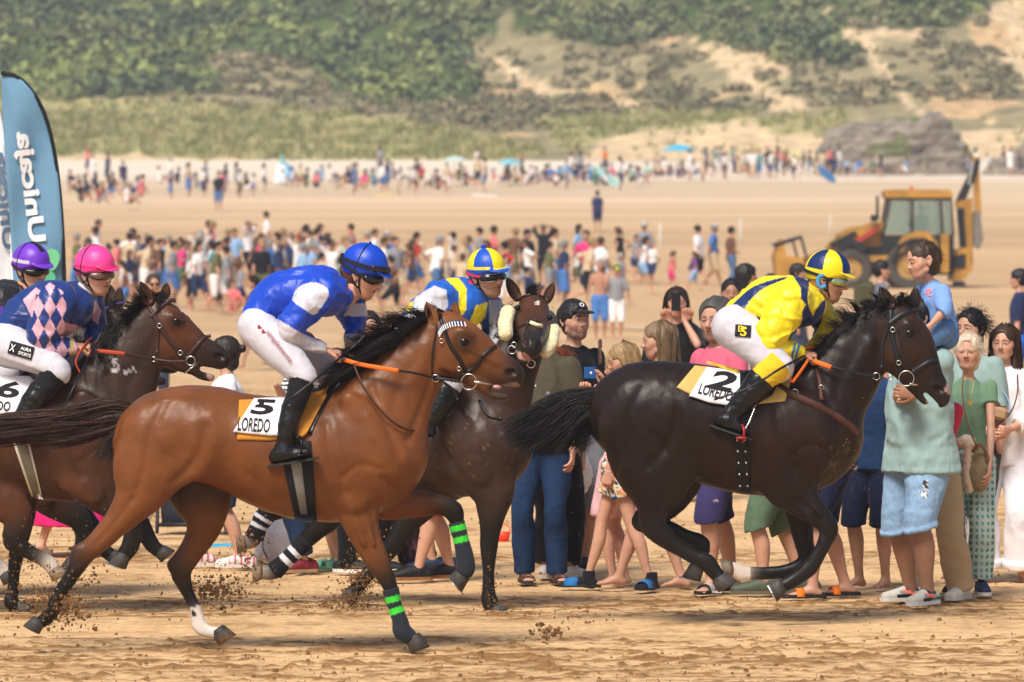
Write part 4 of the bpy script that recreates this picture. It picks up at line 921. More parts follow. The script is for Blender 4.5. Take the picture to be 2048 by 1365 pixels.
H2 = horse(Y2, 'near-black horse number 2 in the lead, ridden by the jockey in yellow and navy', [
    (0, 0, [(1250, 830, 78, .18), (1282, 828, 103, .25), (1345, 835, 112, .275), (1420, 850, 118, .28), (1500, 866, 124, .29), (1580, 868, 122, .285), (1622, 868, 106, .24), (1645, 862, 74, .17), (1662, 855, 46, .11)], ['b', 'b', 'b', 'b', 't', 't', 'b', 'b', 'b'], ''),
    (0, .05, [(1618, 832, 92, .18), (1672, 768, 80, .135), (1710, 712, 69, .10), (1748, 670, 58, .082), (1775, 652, 47, .075)], ['b', 'b', 'b', 'b', 'b'], ''),
    (0, .03, [(1798, 652, 44, .08), (1818, 688, 49, .095), (1838, 722, 40, .07), (1858, 755, 30, .056), (1874, 782, 26, .054), (1880, 796, 21, .045)], ['f', 'f', 'f', 'd', 'm', 'm'], ''),
    (0, .03, [(1794, 700, 45, .075), (1812, 742, 25, .05), (1836, 780, 15, .035), (1850, 800, 11, .03)], ['f', 'f', 'd', 'm'], ''),
    (-.06, .02, [(1798, 702, 32, .02)], 'f', ''), (-.072, .012, [(1815, 650, 8), (1832, 658, 7)], 'f', ''), (-.05, .012, [(1836, 700, 4), (1868, 752, 4)], 'd', ''),
    (-.15, .05, [(1290, 850, 90, .10), (1300, 915, 82, .10), (1308, 965, 58, .085), (1307, 1010, 33, .06), (1304, 1045, 27, .05), (1318, 1066, 23, .042), (1350, 1092, 17, .034), (1385, 1113, 15, .03), (1412, 1125, 18, .034), (1430, 1145, 15, .03), (1440, 1158, 15)], ['b', 'b', 'b', 'd', 'd', 'd', 'k', 'k', 'k', 'k', 'k'], ''),
    (-.15, .05, [(1345, 930, 55, .07), (1335, 975, 38, .05)], 'b', ''),
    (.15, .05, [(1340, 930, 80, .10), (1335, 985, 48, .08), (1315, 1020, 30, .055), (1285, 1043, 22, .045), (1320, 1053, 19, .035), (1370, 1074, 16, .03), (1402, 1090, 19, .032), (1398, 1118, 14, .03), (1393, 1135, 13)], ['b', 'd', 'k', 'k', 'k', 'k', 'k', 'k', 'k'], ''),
    (-.14, .05, [(1592, 900, 75, .09), (1572, 958, 56, .075), (1592, 985, 42, .06), (1622, 1018, 29, .05), (1645, 1040, 22, .04), (1658, 1058, 20, .038), (1650, 1085, 16, .03), (1634, 1115, 15, .03), (1619, 1137, 17, .034), (1592, 1158, 14, .03), (1566, 1172, 14)], ['b', 'b', 'd', 'd', 'k', 'k', 'k', 'k', 'k', 'k', 'k'], ''),
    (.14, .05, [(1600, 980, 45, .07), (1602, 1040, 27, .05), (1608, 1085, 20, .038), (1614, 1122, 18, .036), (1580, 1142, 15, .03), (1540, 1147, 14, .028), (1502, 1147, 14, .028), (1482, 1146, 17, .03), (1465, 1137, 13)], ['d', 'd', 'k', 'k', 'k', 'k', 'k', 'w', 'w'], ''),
    (-.19, .06, [(1585, 790, 14, .03), (1615, 845, 34, .04), (1640, 905, 28, .04)], 'b', ''), (-.20, .03, [(1548, 880, 36, .03), (1560, 935, 34, .04), (1585, 972, 26, .03)], 'b', ''),
    (-.18, .07, [(1265, 800, 30, .03), (1240, 860, 40, .04)], 'b', ''), (-.195, .07, [(1330, 810, 36, .03), (1318, 880, 46, .04), (1340, 935, 30, .03)], 'b', ''),
    (-.19, .012, [(1590, 970, 5), (1640, 1030, 4)], 'd', ''), (-.19, .012, [(1575, 990, 5), (1625, 1042, 4)], 'd', ''),
    (-.085, .05, [(1735, 690, 12, .02), (1690, 770, 20, .02), (1668, 840, 16, .02)], 'b', ''),
    (0, .010, [(1850, 789, 4, .2), (1872, 812, 5, .2)], 'b', 'sub'),
], DRK, W(1450, 1235, Y2)*np.array([1, 1, 0]), fx=fx2, seed=2, relief=rlmap(1622, 868, .9, 1345, 840, .92)+[([(1330, 985), (1318, 1020), (1312, 1050)], 5, -.006), ([(1600, 1000), (1640, 1040)], 4, -.006), ([(1790, 735), (1815, 745), (1838, 720)], 5, -.007), ([(1310, 870), (1345, 930), (1352, 990)], 10, -.014)])
ear(H2, (1781, 612), (1759, 573), 13, -.05, (.030, .018, .013), open_=(.5, 0)); ear(H2, (1829, 612), (1831, 574), 12, .05, (.030, .018, .013))
eye(H2, 1819, 667, 10.5); nostril(H2, 1877, 779, 9, 25)
hoof(H2, (1440, 1157), (1452, 1176), (1, .3), -.15, (.07, .068, .066), 1.1); hoof(H2, (1393, 1135), (1386, 1160), (-.5, .6), .15, shoe_=True)
hoof(H2, (1562, 1172), (1543, 1182), (-.3, .9), -.14, shoe_=True, size=1.1); hoof(H2, (1463, 1137), (1450, 1140), (-.2, -1), .14, (.18, .14, .10))
mane(H2, [(1652, 708), (1678, 678), (1705, 655), (1732, 635), (1758, 618), (1780, 606)], [(-26, 40), (-48, 4), (-44, -18), (-36, -26), (-26, -22), (-14, -12)], 700, (.012, .009, .008), dyf=-.03, seed=11, spread=(.008, .016), wav=.02)
mane(H2, [(1645, 722), (1680, 685), (1715, 655), (1750, 627), (1785, 606)], [(-20, 25), (-30, 14), (-25, 10), (-20, 10), (-15, 5)], 1500, (.010, .008, .008), dy0=-.02, dyf=-.06, seed=12, spread=(.012, .02))
mane(H2, [(1790, 606), (1805, 603), (1820, 606)], [(0, -12), (12, 0), (20, 14)], 350, (.012, .009, .008), seed=13, name='forelock', spread=(.014, .015))
hairs(H2, [[(1204, 786), (1150, 790), (1080, 815), (1010, 855)], [(1202, 792), (1150, 805), (1085, 845), (1015, 895)], [(1202, 798), (1160, 815), (1100, 860), (1060, 895)], [(1204, 806), (1175, 830), (1150, 860), (1120, 900)], [(1206, 812), (1185, 835), (1172, 868), (1168, 905)]], 2600, (.009, .007, .007), rad=.0034, spread=(.014, .030), seed=14, wav=.03)
# tack of horse 2
P = drape(H2['bvh'], [(1390, 731), (1450, 738), (1540, 745), (1588, 742)], [(1353, 775), (1400, 800), (1480, 812), (1570, 803)], Y2, .008, 30, 12); sheet('saddle_pad', P, mat('saddle_pad_foam', 'c9ab62', .9, bs=60, bst=.4), H2['root'], .012)
P = drape(H2['bvh'], [(1414, 734), (1470, 742), (1560, 745), (1582, 745)], [(1378, 792), (1420, 806), (1465, 813), (1505, 818)], Y2, .022, 24, 12)
cl = sheet('number_cloth', P, mat('number_cloth', 'ece9ec', .85), H2['root'], .003)
b2 = bvh_of(P.reshape(-1, 3), np.array([[j*24+i, j*24+i+1, (j+1)*24+i+1, (j+1)*24+i] for j in range(11) for i in range(23)]))
print_on('number', '2', b2, 1447, 762, 52, 40, 12, Y2, M_ink, cl, shear=.5, bold=.035); print_on('lettering', 'LOREDO', b2, 1432, 785, 68, 22, 14, Y2, M_ink, cl, shear=.1, bold=.02)
P = drape(H2['bvh'], [(1414, 722), (1450, 732), (1480, 740)], [(1414, 727), (1448, 739), (1478, 748)], Y2, .02, 10, 3); sheet('saddle_roll', P, mat('roll_yellow', 'd8b53a', .7), H2['root'], .02)
P = drape(H2['bvh'], [(1480, 742), (1540, 738), (1575, 730)], [(1480, 790), (1510, 812), (1545, 790)], Y2, .03, 12, 10); sheet('saddle', P, M_black, H2['root'], .014)
P = drape(H2['bvh'], [(1468, 860), (1483, 862), (1500, 862)], [(1474, 975), (1488, 985), (1502, 988)], Y2, .010, 6, 22); gi = sheet('girth', P, mat('girth_black', '0e0e11', .7), H2['root'], .008)
for k in range(5):
    for x in (1474, 1489):
        h = hit_y(H2['bvh'], x+k*1.5, 880+k*23, Y2)
        if h is not None: mb = MB(); mb.sphere(h-np.array([0, .02, 0]), (.007, .004, .007), 8, 6); mb.build('stud', M_steel, gi, True)
br = straps(H2, 'breastplate', M_brown, [([(1552, 770), (1590, 792), (1640, 815), (1690, 845), (1716, 868)], 15, .012), ([(1632, 735), (1640, 765), (1643, 800)], 9, .01)])
metal_ring(H2, 1642, 776, 5, 1.1, name='buckle', parent=br); metal_ring(H2, 1590, 785, 6, 1.1, name='buckle', parent=br)
br = straps(H2, 'bridle', mat('blue_leather', '1b2028', .45), [
    ([(1782, 615), (1782, 645), (1786, 680), (1795, 715), (1800, 742)], 9, .007), ([(1778, 648), (1800, 632), (1822, 622), (1840, 620), (1846, 624)], 9, .009),
    ([(1778, 650), (1765, 690), (1763, 735)], 5, .006), ([(1825, 744), (1845, 732), (1862, 722), (1877, 720)], 8, .009), ([(1795, 660), (1810, 720), (1830, 742)], 3, .006),
    ([(1782, 615), (1782, 645), (1786, 680), (1795, 715), (1800, 742)], 9, .007, 'far')])
metal_ring(H2, 1812, 757, 15, 1.3, off=.03, parent=br); metal_ring(H2, 1752, 753, 7, 1.1, off=.02, name='rein_ring', parent=br)
for (x, y) in ((1785, 660), (1797, 726), (1781, 755)): metal_ring(H2, x, y, 4.5, 1.0, off=.014, name='buckle', parent=br)
mb = MB(); mb.tube([W(1820, 768, Y2-.09), W(1836, 770, Y2-.04), W(1842, 772, Y2)], [.006, .007, .008], 8); mb.build('bit', M_steel, br, True)
# ---- horse 4: dark brown, head turned to the camera with sheepskin cheek rolls
Y4 = 34.4
def fx4(V, C, px, py):
    sd_ = (vn(V, 90, 8) > .80)*(px > 870)*(py > 800)*(py < 960); C = np.where((sd_ > 0)[:, None], (.14, .09, .055), C)
    st = (px > 1072) & (px < 1080) & (py > 602) & (py < 610); C[st] = (.6, .55, .5)
    lp = inpoly(px, py, [(1030, 702), (1048, 706), (1062, 716), (1058, 726), (1036, 716)]); C[lp] = (.40, .22, .17); return C
hx = (math.cos(R(14)), 0, -math.sin(R(14)))
H4 = horse(Y4, 'dark brown horse facing the camera with cream sheepskin rolls on its cheeks', [
    (0, 0, [(640, 885, 100, .20, .45), (700, 880, 110, .26, .38), (780, 882, 108, .28, .28), (860, 882, 106, .28, .18), (930, 885, 110, .27, .06), (975, 890, 92, .22, -.04), (998, 888, 62, .15, -.08)], ['b']*7, ''),
    (0, .05, [(950, 855, 88, .16, .0), (990, 800, 72, .12, -.05), (1018, 745, 56, .10, -.05), (1045, 690, 46, .085, -.02), (1062, 645, 36, .075, 0)], ['b']*5, ''),
    (0, .03, [(1067, 617, 30, .095, -.02), (1066, 645, 32, .112, -.12), (1066, 668, 27, .085, -.28), (1064, 682, 24, .062, -.42), (1062, 696, 22, .066, -.50)], ['f', 'f', 'f', 'm', 'm'], hx),
    (0, .03, [(1055, 690, 30, .08, -.02), (1050, 705, 24, .06, -.22), (1047, 716, 13, .042, -.40), (1046, 722, 9, .036, -.46)], ['d', 'd', 'm', 'm'], hx),
    (.42, .05, [(660, 930, 75, .10), (668, 985, 48, .08), (655, 1030, 34, .06), (630, 1062, 22, .045), (602, 1092, 17, .034), (572, 1122, 14, .03), (548, 1143, 17, .03), (525, 1146, 14)], ['b', 'b', 'd', 'k', 'k', 'k', 'k', 'w'], ''),
    (.70, .05, [(640, 930, 70, .10), (600, 985, 45, .08), (560, 1010, 30, .05), (532, 1030, 20, .04), (518, 1052, 15, .03), (507, 1078, 17, .03), (492, 1086, 14)], ['b', 'd', 'k', 'k', 'k', 'k', 'w'], ''),
    (-.15, .05, [(960, 930, 62, .09), (985, 975, 46, .075), (985, 1015, 32, .06), (981, 1060, 21, .042), (978, 1092, 18, .038), (977, 1140, 13, .03), (977, 1180, 14, .03), (979, 1202, 17, .034), (984, 1220, 14)], ['b', 'b', 'd', 'k', 'k', 'k', 'k', 'k', 'k'], ''),
    (.14, .05, [(880, 960, 55, .09), (840, 1010, 36, .06), (812, 1050, 25, .045), (786, 1092, 19, .038), (755, 1130, 15, .03), (730, 1156, 15, .03), (712, 1180, 15, .03), (700, 1190, 14)], ['b', 'd', 'k', 'k', 'k', 'k', 'k', 'k'], ''),
    (-.22, .03, [(900, 840, 30, .03), (935, 900, 36, .05), (960, 945, 26, .04)], 'b', ''),
], BRN, W(800, 1240, Y4)*np.array([1, 1, 0]), fx=fx4, seed=4, relief=[(a, w, d*.4) for a, w, d in rlmap(940, 885, .9, 640, 860, .9)])
ear(H4, (1034, 594), (1013, 555), 13, -.02, (.07, .03, .016), n=(.5, 1, 0), open_=(.7, 0)); ear(H4, (1094, 600), (1107, 565), 11, .0, (.07, .03, .016), open_=(-.7, 0))
hoof(H4, (987, 1219), (1003, 1233), (1, 0), -.15, (.075, .07, .065)); hoof(H4, (704, 1188), (692, 1200), (-.6, .7), .14)
hoof(H4, (522, 1145), (508, 1146), (0, 1), .42, (.34, .24, .15), shoe_=False); hoof(H4, (490, 1086), (474, 1088), (0, 1), .70, (.34, .22, .13))
wrap(H4, [(612, 1082, 19), (590, 1104, 15), (565, 1128, 15), (548, 1143, 18)], .42, .006, (.014, .014, .018), stripes=[(.30, .42, (.75, .75, .8)), (.56, .68, (.75, .75, .8))]); wrap(H4, [(530, 1032, 20), (518, 1052, 16), (508, 1076, 18)], .70, .006, (.014, .014, .018), stripes=[(.05, .2, (.75, .75, .8)), (.4, .55, (.75, .75, .8))])
for (x, y, dy, r) in ((1035, 616, -.16, 6), (1100, 636, -.16, 6)):
    mb = MB(); mb.sphere(W(x, y, Y4+dy), r*Y4/F, 12, 8); mb.build('eye', mat('eye_gloss'), H4['root'], True)
for (x, y, a) in ((1051, 684, 70), (1078, 692, 100)): nostril(H4, x, y, 7, a)
mb_ = []
def fleece(pts, r, seed):
    P = [(*W(p[0], p[1], Y4+p[2]), r*Y4/F) for p in pts]; lo, hi = bounds([p[:3] for p in P], .12); v = Vol(lo, hi, .006); v.add(P, k=0); V, Q = v.mesh(); N = vnorm(V, Q)
    V = V+N*(.006*fbm(V, 60, 3, seed)+.004*vn(V, 25, seed))[:, None]; return obj('cheek_fleece', mk_mesh('cheek_fleece', V, Q, [mat('sheepskin', 'e9dcae', .95, bs=120, bst=.9, bd=.006, var=.12, vs=30, sheen=.5)]), H4['root'])
fleece([(1016, 626, -.12), (1011, 648, -.2), (1012, 668, -.26)], 15, 1); fleece([(1106, 660, -.14), (1103, 682, -.22), (1092, 704, -.3)], 13, 2)
br = straps(H4, 'bridle', M_leather, [([(1036, 600), (1055, 592), (1072, 589), (1090, 598)], 7, .01), ([(1024, 666), (1040, 655), (1060, 645)], 6, .012), ([(1024, 666), (1026, 690), (1024, 712)], 9, .012), ([(1060, 645), (1052, 660), (1048, 676)], 3, .01), ([(1080, 650), (1083, 672)], 3, .01)])
mb = MB(); q = W(1072, 650, Y4-.34); mb.tube([W(1060, 643, Y4-.33), W(1070, 641, Y4-.36), W(1080, 650, Y4-.35)], .011, 8); mb.build('noseband_knot', M_leather, br, True)
mb = MB(); mb.tube([W(1061, 645, Y4-.36), W(1072, 650, Y4-.385), W(1084, 653, Y4-.36)], [.012, .013, .014], 8); mb.build('noseband_fleece', mat('sheepskin'), br, True)
metal_ring(H4, 1024, 700, 8, 1.2, dy=-.35, name='bit_ring', parent=br); metal_ring(H4, 1062, 728, 8, 1.2, dy=-.45, name='bit_ring', parent=br); metal_ring(H4, 1028, 690, 5, 1.1, dy=-.38, name='buckle', parent=br)
mane(H4, [(1060, 596), (1068, 594), (1074, 598)], [(2, -22), (6, -20), (12, -10)], 200, (.014, .010, .009), seed=21, name='forelock', spread=(.014, .016)); mane(H4, [(960, 760), (985, 720), (1005, 680), (1030, 630)], [(-40, 0), (-35, -5), (-25, -5), (-20, 0)], 700, (.014, .010, .009), dy0=.03, seed=22)
P = drape(H4['bvh'], [(820, 782), (880, 776), (905, 780)], [(815, 840), (850, 830), (872, 805)], Y4, .01, 12, 8); sheet('number_cloth', P, mat('number_cloth'), H4['root'], .004)
straps(H4, 'breast_strap', M_leather, [([(958, 800), (975, 830), (1003, 838)], 6, .012), ([(845, 880), (865, 830), (885, 790)], 5, .012)])
mb = MB(); mb.torus(W(848, 862, Y4-.32), .045, .007, (1, .3, 0), 16, 6); mb.box(W(848, 873, Y4-.32), (.05, .1, .012), bev=.004); mb.build('stirrup', mat('stirrup_iron'), H4['root'], True)
# ---- horse 6: dark bay at the left, and its neighbour behind
Y6 = 34.0
def chains6(dx=0, dyy=0):
    def T(L): return [(q[0]+dx, q[1]+dyy)+tuple(q[2:]) for q in L]
    return [
    (0, 0, T([(-190, 860, 85, .20), (-130, 860, 108, .26), (-60, 866, 112, .28), (40, 872, 118, .29), (140, 880, 124, .28), (205, 880, 110, .24), (236, 872, 80, .17), (250, 865, 52, .11)]), 'b', ''),
    (0, .05, T([(205, 815, 98, .18), (238, 750, 80, .135), (268, 700, 62, .10), (290, 665, 52, .085), (305, 645, 42, .075)]), 'n', ''),
    (0, .03, T([(318, 635, 36, .075), (338, 655, 44, .095), (366, 680, 39, .07), (396, 700, 32, .056), (424, 712, 27, .054), (440, 718, 22, .045)]), ['f', 'f', 'f', 'd', 'm', 'm'], ''),
    (0, .03, T([(335, 690, 42, .075), (362, 722, 22, .05), (388, 738, 14, .036), (404, 748, 13, .034), (420, 754, 11, .03)]), ['f', 'd', 'd', 'm', 'm'], ''),
    (-.06, .02, T([(330, 686, 34, .02)]), 'f', ''), (-.072, .012, T([(345, 634, 9), (362, 642, 7)]), 'f', ''), (-.05, .012, T([(375, 672, 4), (420, 700, 4)]), 'd', ''),
    (-.15, .05, T([(-150, 890, 85, .10), (-100, 950, 70, .1), (-40, 990, 50, .08), (20, 1012, 38, .06), (35, 1045, 28, .05), (28, 1082, 23, .044), (58, 1104, 15, .03), (85, 1118, 15, .03), (100, 1128, 16, .032), (110, 1142, 13)]), ['b', 'b', 'f', 'f', 'd', 'k', 'k', 'k', 'w', 'w'], ''),
    (.15, .05, T([(-140, 890, 80, .10), (-60, 950, 60, .09), (30, 985, 40, .07), (56, 1010, 20, .045), (48, 1060, 16, .036), (34, 1105, 16, .034), (28, 1150, 12, .028), (25, 1188, 13, .03), (22, 1205, 15), (38, 1215, 13)]), ['b', 'b', 'b', 'd', 'k', 'k', 'k', 'k', 'k', 'k'], ''),
    (-.14, .05, T([(200, 930, 70, .09), (195, 970, 50, .07), (225, 1005, 34, .055), (255, 1030, 24, .045), (266, 1060, 19, .038), (262, 1090, 18, .034), (248, 1112, 15, .03)]), ['b', 'b', 'd', 'k', 'k', 'k', 'k'], ''),
    (.14, .05, T([(215, 960, 50, .07), (245, 1010, 30, .05), (275, 1040, 22, .042), (292, 1068, 18, .034), (306, 1092, 15, .03), (320, 1103, 14)]), ['b', 'd', 'k', 'k', 'k', 'k'], ''),
    (-.205, .035, T([(165, 800, 20, .03), (200, 860, 34, .04), (235, 920, 28, .04)]), 'b', ''), (-.21, .03, T([(130, 900, 36, .03), (150, 955, 36, .045), (185, 985, 24, .03)]), 'f', ''),
    (0, .010, T([(404, 738, 4, .2), (430, 744, 5, .2)]), 'b', 'sub')]
def fx6(V, C, px, py):
    C = C*(1-.45*sm(28, 12, np.hypot(px-353, py-644)))[:, None]; st = inpoly(px, py, [(358, 618), (368, 616), (380, 630), (374, 632)]); C[st] = (.65, .6, .55)
    lp = inpoly(px, py, [(408, 740), (430, 752), (434, 762), (420, 764)]); C[lp] = (.32, .20, .18)
    fo = inpoly(px, py, [(220, 712), (262, 716), (276, 755), (240, 772), (222, 755)]) & (fbm(V, 22, 4, 6)+.5*vn(V, 60, 2) > .22); C[fo] = (.45, .42, .40); return C
H6 = horse(Y6, 'dark bay horse number 6 at the left, mouth open, under the pink-capped jockey', chains6(), BR6, W(60, 1225, Y6)*np.array([1, 1, 0]), fx=fx6, seed=6, relief=rlmap(200, 876, .95, -90, 860, .9))
ear(H6, (298, 604), (281, 563), 13, -.05, (.07, .026, .013), open_=(.4, 0)); ear(H6, (331, 592), (333, 566), 10, .05, (.07, .026, .013), open_=(-.5, 0))
eye(H6, 352, 643, 10); nostril(H6, 438, 713, 9, 15)
hoof(H6, (110, 1140), (118, 1158), (1, .4), -.15, (.30, .22, .14)); hoof(H6, (42, 1211), (52, 1226), (1, 0), .15, (.09, .085, .08)); hoof(H6, (246, 1112), (238, 1134), (-.4, .6), -.14, shoe_=True); hoof(H6, (322, 1102), (334, 1116), (1, .2), .14)
mane(H6, [(160, 745), (190, 715), (222, 680), (250, 645), (275, 618), (298, 600)], [(20, 45), (30, 40), (-15, 50), (-20, 30), (-22, -5), (-20, -20)], 1700, (.012, .009, .008), dy0=-.02, dyf=-.10, seed=31, spread=(.02, .03))
mane(H6, [(305, 598), (320, 594)], [(10, 0), (18, 12)], 200, (.012, .009, .008), seed=32, name='forelock', spread=(.014, .015))
P = drape(H6['bvh'], [(-60, 748), (0, 752), (60, 752), (70, 760)], [(-60, 828), (0, 834), (40, 836), (78, 828)], Y6, .02, 24, 12); cl = sheet('number_cloth', P, mat('number_cloth'), H6['root'], .003)
b6 = bvh_of(P.reshape(-1, 3), np.array([[j*24+i, j*24+i+1, (j+1)*24+i+1, (j+1)*24+i] for j in range(11) for i in range(23)]))
print_on('number', '6', b6, 18, 779, 46, 34, 6, Y6, M_ink, cl, shear=.3, bold=.03); print_on('lettering', 'LOREDO', b6, -14, 811, 70, 20, 4, Y6, M_ink, cl, shear=.1, bold=.02)
P = drape(H6['bvh'], [(24, 880), (40, 882), (58, 882)], [(62, 993), (74, 998), (86, 1000)], Y6, .010, 8, 22); gi = sheet('girth', P, mat('girth_cream', 'cfc6b4', .8), H6['root'], .008)
P = drape(H6['bvh'], [(30, 882), (40, 884), (53, 884)], [(67, 993), (74, 996), (82, 998)], Y6, .018, 5, 22); sheet('girth_strip', P, mat('girth_olive', '6f6b5c', .8), gi, .003)
mb = MB(); mb.torus(W(52, 868, Y6-.34), .05, .007, (1, .3, 0), 16, 6); mb.box(W(46, 873, Y6-.34), (.1, .11, .03), bev=.01); mb.build('stirrup', mat('stirrup_iron'), H6['root'], True)
br = straps(H6, 'bridle', mat('bridle_brown', '3a2420', .5), [([(291, 604), (306, 628), (318, 650), (340, 682), (366, 712), (372, 718)], 8, .008), ([(302, 634), (318, 618), (340, 602), (352, 602)], 8, .01), ([(306, 630), (316, 665), (314, 705)], 5, .007), ([(372, 718), (395, 690), (410, 675), (422, 672)], 7, .009), ([(291, 604), (306, 628), (318, 650), (340, 682), (366, 712)], 8, .008, 'far')])
metal_ring(H6, 382, 722, 9, 1.4, off=.03, parent=br)
for (x, y) in ((319, 652), (361, 706), (308, 719)): metal_ring(H6, x, y, 4.5, 1.0, off=.014, name='buckle', parent=br)
mb = MB(); mb.tube([W(368, 748, Y6-.09), W(396, 726, Y6-.07)], .004, 8); mb.build('bit', M_steel, br, True)
Y7 = 35.5
H7 = horse(Y7, 'dark horse with a purple browband, mostly hidden behind horse number 6', chains6(-98, 8), dict(BR6, f=(.06, .032, .018), n=(.035, .02, .014)), W(-60, 1210, Y7)*np.array([1, 1, 0]), seed=7, h=.015)
ear(H7, (212, 612), (222, 570), 16, -.02, (.055, .035, .022), open_=(.6, 0)); ear(H7, (236, 610), (240, 575), 11, .08, (.05, .03, .02))
straps(H7, 'browband', mat('purple_beads', '4b3a86', .4, bs=160, bst=.9), [([(203, 628), (215, 616), (235, 608), (250, 607)], 6, .012)])
mane(H7, [(100, 710), (140, 680), (175, 645), (205, 615)], [(20, 40), (10, 40), (20, 30), (30, 20)], 600, (.012, .009, .008), dy0=-.02, dyf=-.1, seed=33); mane(H7, [(210, 612), (235, 605)], [(14, 30), (16, 30)], 200, (.012, .009, .008), seed=34, name='forelock')
for dx, y in ((110, 1158),): hoof(H7, (12, 1148), (20, 1166), (1, .4), -.15); 
hoof(H7, (-56, 1219), (-46, 1234), (1, 0), .15); hoof(H7, (148, 1120), (140, 1142), (-.4, .6), -.14); hoof(H7, (224, 1110), (236, 1124), (1, .2), .14)
# ------------------------------------------------------------ jockeys
def NP(L, Y, sh=1.0):
    """(px,py,r px,dy,w m) -> world nodes"""
    out = []
    for q in L:
        r = q[2]*Y/F*sh; out.append((*W(q[0], q[1], Y+(q[3] if len(q) > 3 else 0)), r, (q[4]*sh if len(q) > 4 else r)))
    return out
def garment(name, Y, chains, col, polys=(), m=None, h=.009, parent=None, amp=.006, seed=0, colf=None, wr=9, k0=.03, st=(1, 1, 1), cuts=()):
    ch = [NP(c[0], Y) for c in chains]; pts = [p[:3] for c in ch for p in c]; lo, hi = bounds(pts, .24); v = Vol(lo, hi, h)
    for i, (c, q) in enumerate(zip(ch, chains)):
        k = q[1] if len(q) > 1 and q[1] is not None else k0; cut = []
        if len(q) > 2:
            for side in q[2]:
                a, b = (np.array(c[0][:3]), np.array(c[1][:3])) if side == 0 else (np.array(c[-1][:3]), np.array(c[-2][:3])); cut.append((a, a-b))
        if len(q) > 3: cut += q[3]
        v.add(c, k=k if i else 0, cuts=cut)
    V, Q = v.mesh()
    if amp: V = wrinkle(V, Q, amp, wr, seed, st)
    C = np.tile(col, (len(V), 1)).astype(float)
    if polys:
        px, py = proj(V)
        for P, c in polys: C[inpoly(px, py, P)] = c
    if colf: C = colf(V, C, *proj(V))
    return obj(name, mk_mesh(name, V, Q, [m or M_satin], C), parent)
def sc_body(Y, torso, arms, legs, head, HB, skin, parent, hands, sex='m', hs=1.0, **kw):
    """continuous body under the clothes, ending in head and hands"""
    sh = .8; ch = [NP(torso, Y, .82)]; 
    for a in list(arms)+list(legs): ch.append(NP(a, Y, .60))
    pts = [p[:3] for c in ch for p in c]; lo, hi = bounds(pts, .2); v = Vol(lo, hi, .013)
    for i, c in enumerate(ch): v.add(c, k=.03 if i else 0)
    hc = W(head[0], head[1], Y+head[2]); nk = np.array(ch[0][-1][:3])
    v.add([(*(nk), .065), (*(nk*.4+hc*.6-HB[2]*.04), .054), (*(hc-HB[2]*.045-HB[1]*.015), .05)], k=.03)
    V, Q = v.mesh(); Vs, Qs, Cs = [V], [Q], [np.tile(skin, (len(V), 1))]; b = len(V)
    hv, hq, mk = head_mesh(sex, .004); Vs.append(hv@HB*hs+hc); Qs.append(hq+b); Cs.append(head_cols(hv, mk, skin, **kw)); b += len(hv)
    for (px, py, dy, d, up, L, pose, sd) in hands:
        w = W(px, py, Y+dy); v = Vol(w-.16, w+.16, .005); hand(v, w, d, up, L, pose, sd); a, q = v.mesh(); Vs.append(a); Qs.append(q+b); Cs.append(np.tile(skin*np.array([1, .92, .9]), (len(a), 1))); b += len(a)
    return obj('body', mk_mesh('rider_body', np.vstack(Vs), np.vstack(Qs), [M_skin], np.vstack(Cs)), parent), hc
def helmet(HB, hc, parent, colf, hs=1.05, peak=None, band=None, pom=None, shell=(.012, .012, .014), droop=0.):
    v = Vol((-.15, -.17, -.07), (.15, .24, .20), .0042)
    lowcut = [((0, 0, .012), (0, .18, -1))]
    v.add([(0, -.012, .052, .118, .100)], (1, 0, 0), 0, cuts=lowcut); v.add([(0, .01, .058, .108, .096)], (1, 0, 0), .02, cuts=[((0, 0, .030), (0, .2, -1))])
    v.add([(0, .085, .058, .012, .078), (0, .125, .047-droop, .006, .066), (0, .148, .040-droop, .004, .040)], (1, 0, 0), .01)
    v.add([(0, -.012, .030, .100, .088)], (1, 0, 0), .004, sub=True)
    V, Q = v.mesh(); N = vnorm(V, Q); V = V+N*(.0011*fbm(V, 30, 2, 3))[:, None]
    phi = np.degrees(np.arctan2(V[:, 0], V[:, 1]+.012)); C = colf(V, phi, np.zeros((len(V), 3)))
    o = obj('helmet', mk_mesh('helmet', V@HB*hs+hc, Q, [mat('cap_silk', src='v', rough=.4, bs=22, bst=.35, bd=.008, var=.05)], C), parent)
    v = Vol((-.13, -.14, -.06), (.13, .15, .1), .005); v.add([(0, -.005, .04, .108, .092)], (1, 0, 0), 0, cuts=[((0, 0, .004), (0, .05, -1)), ((0, 0, .06), (0, 0, 1))]); v.add([(0, -.005, .02, .096, .082)], (1, 0, 0), .003, sub=True)
    V, Q = v.mesh(); C = np.tile(shell, (len(V), 1)); obj('helmet_shell', mk_mesh('helmet_shell', V@HB*hs+hc, Q, [mat('shell', src='v', rough=.35, var=.1)], C), o)
    def L(*p): return np.array(p)@HB*hs+hc
    mb = MB()
    for s in (-1, 1): mb.tube(catmull([L(s*.087, .02, .03), L(s*.082, .018, -.02), L(s*.06, .035, -.075), L(0, .055, -.118)], 5), .0055, 6, flat=1)
    for s in (-1, 1): mb.tube(catmull([L(s*.087, -.035, .02), L(s*.086, -.01, -.03), L(s*.074, .022, -.055)], 4), .0055, 6)
    mb.build('chin_strap', M_black, o, True)
    if pom is not None:
        pb = MB(); pb.sphere(L(0, -.012, .175), .019, 12, 9); pb.build('pompom', mat('pompom', pom, .95, bs=90, bst=1.), o, True)
    return o
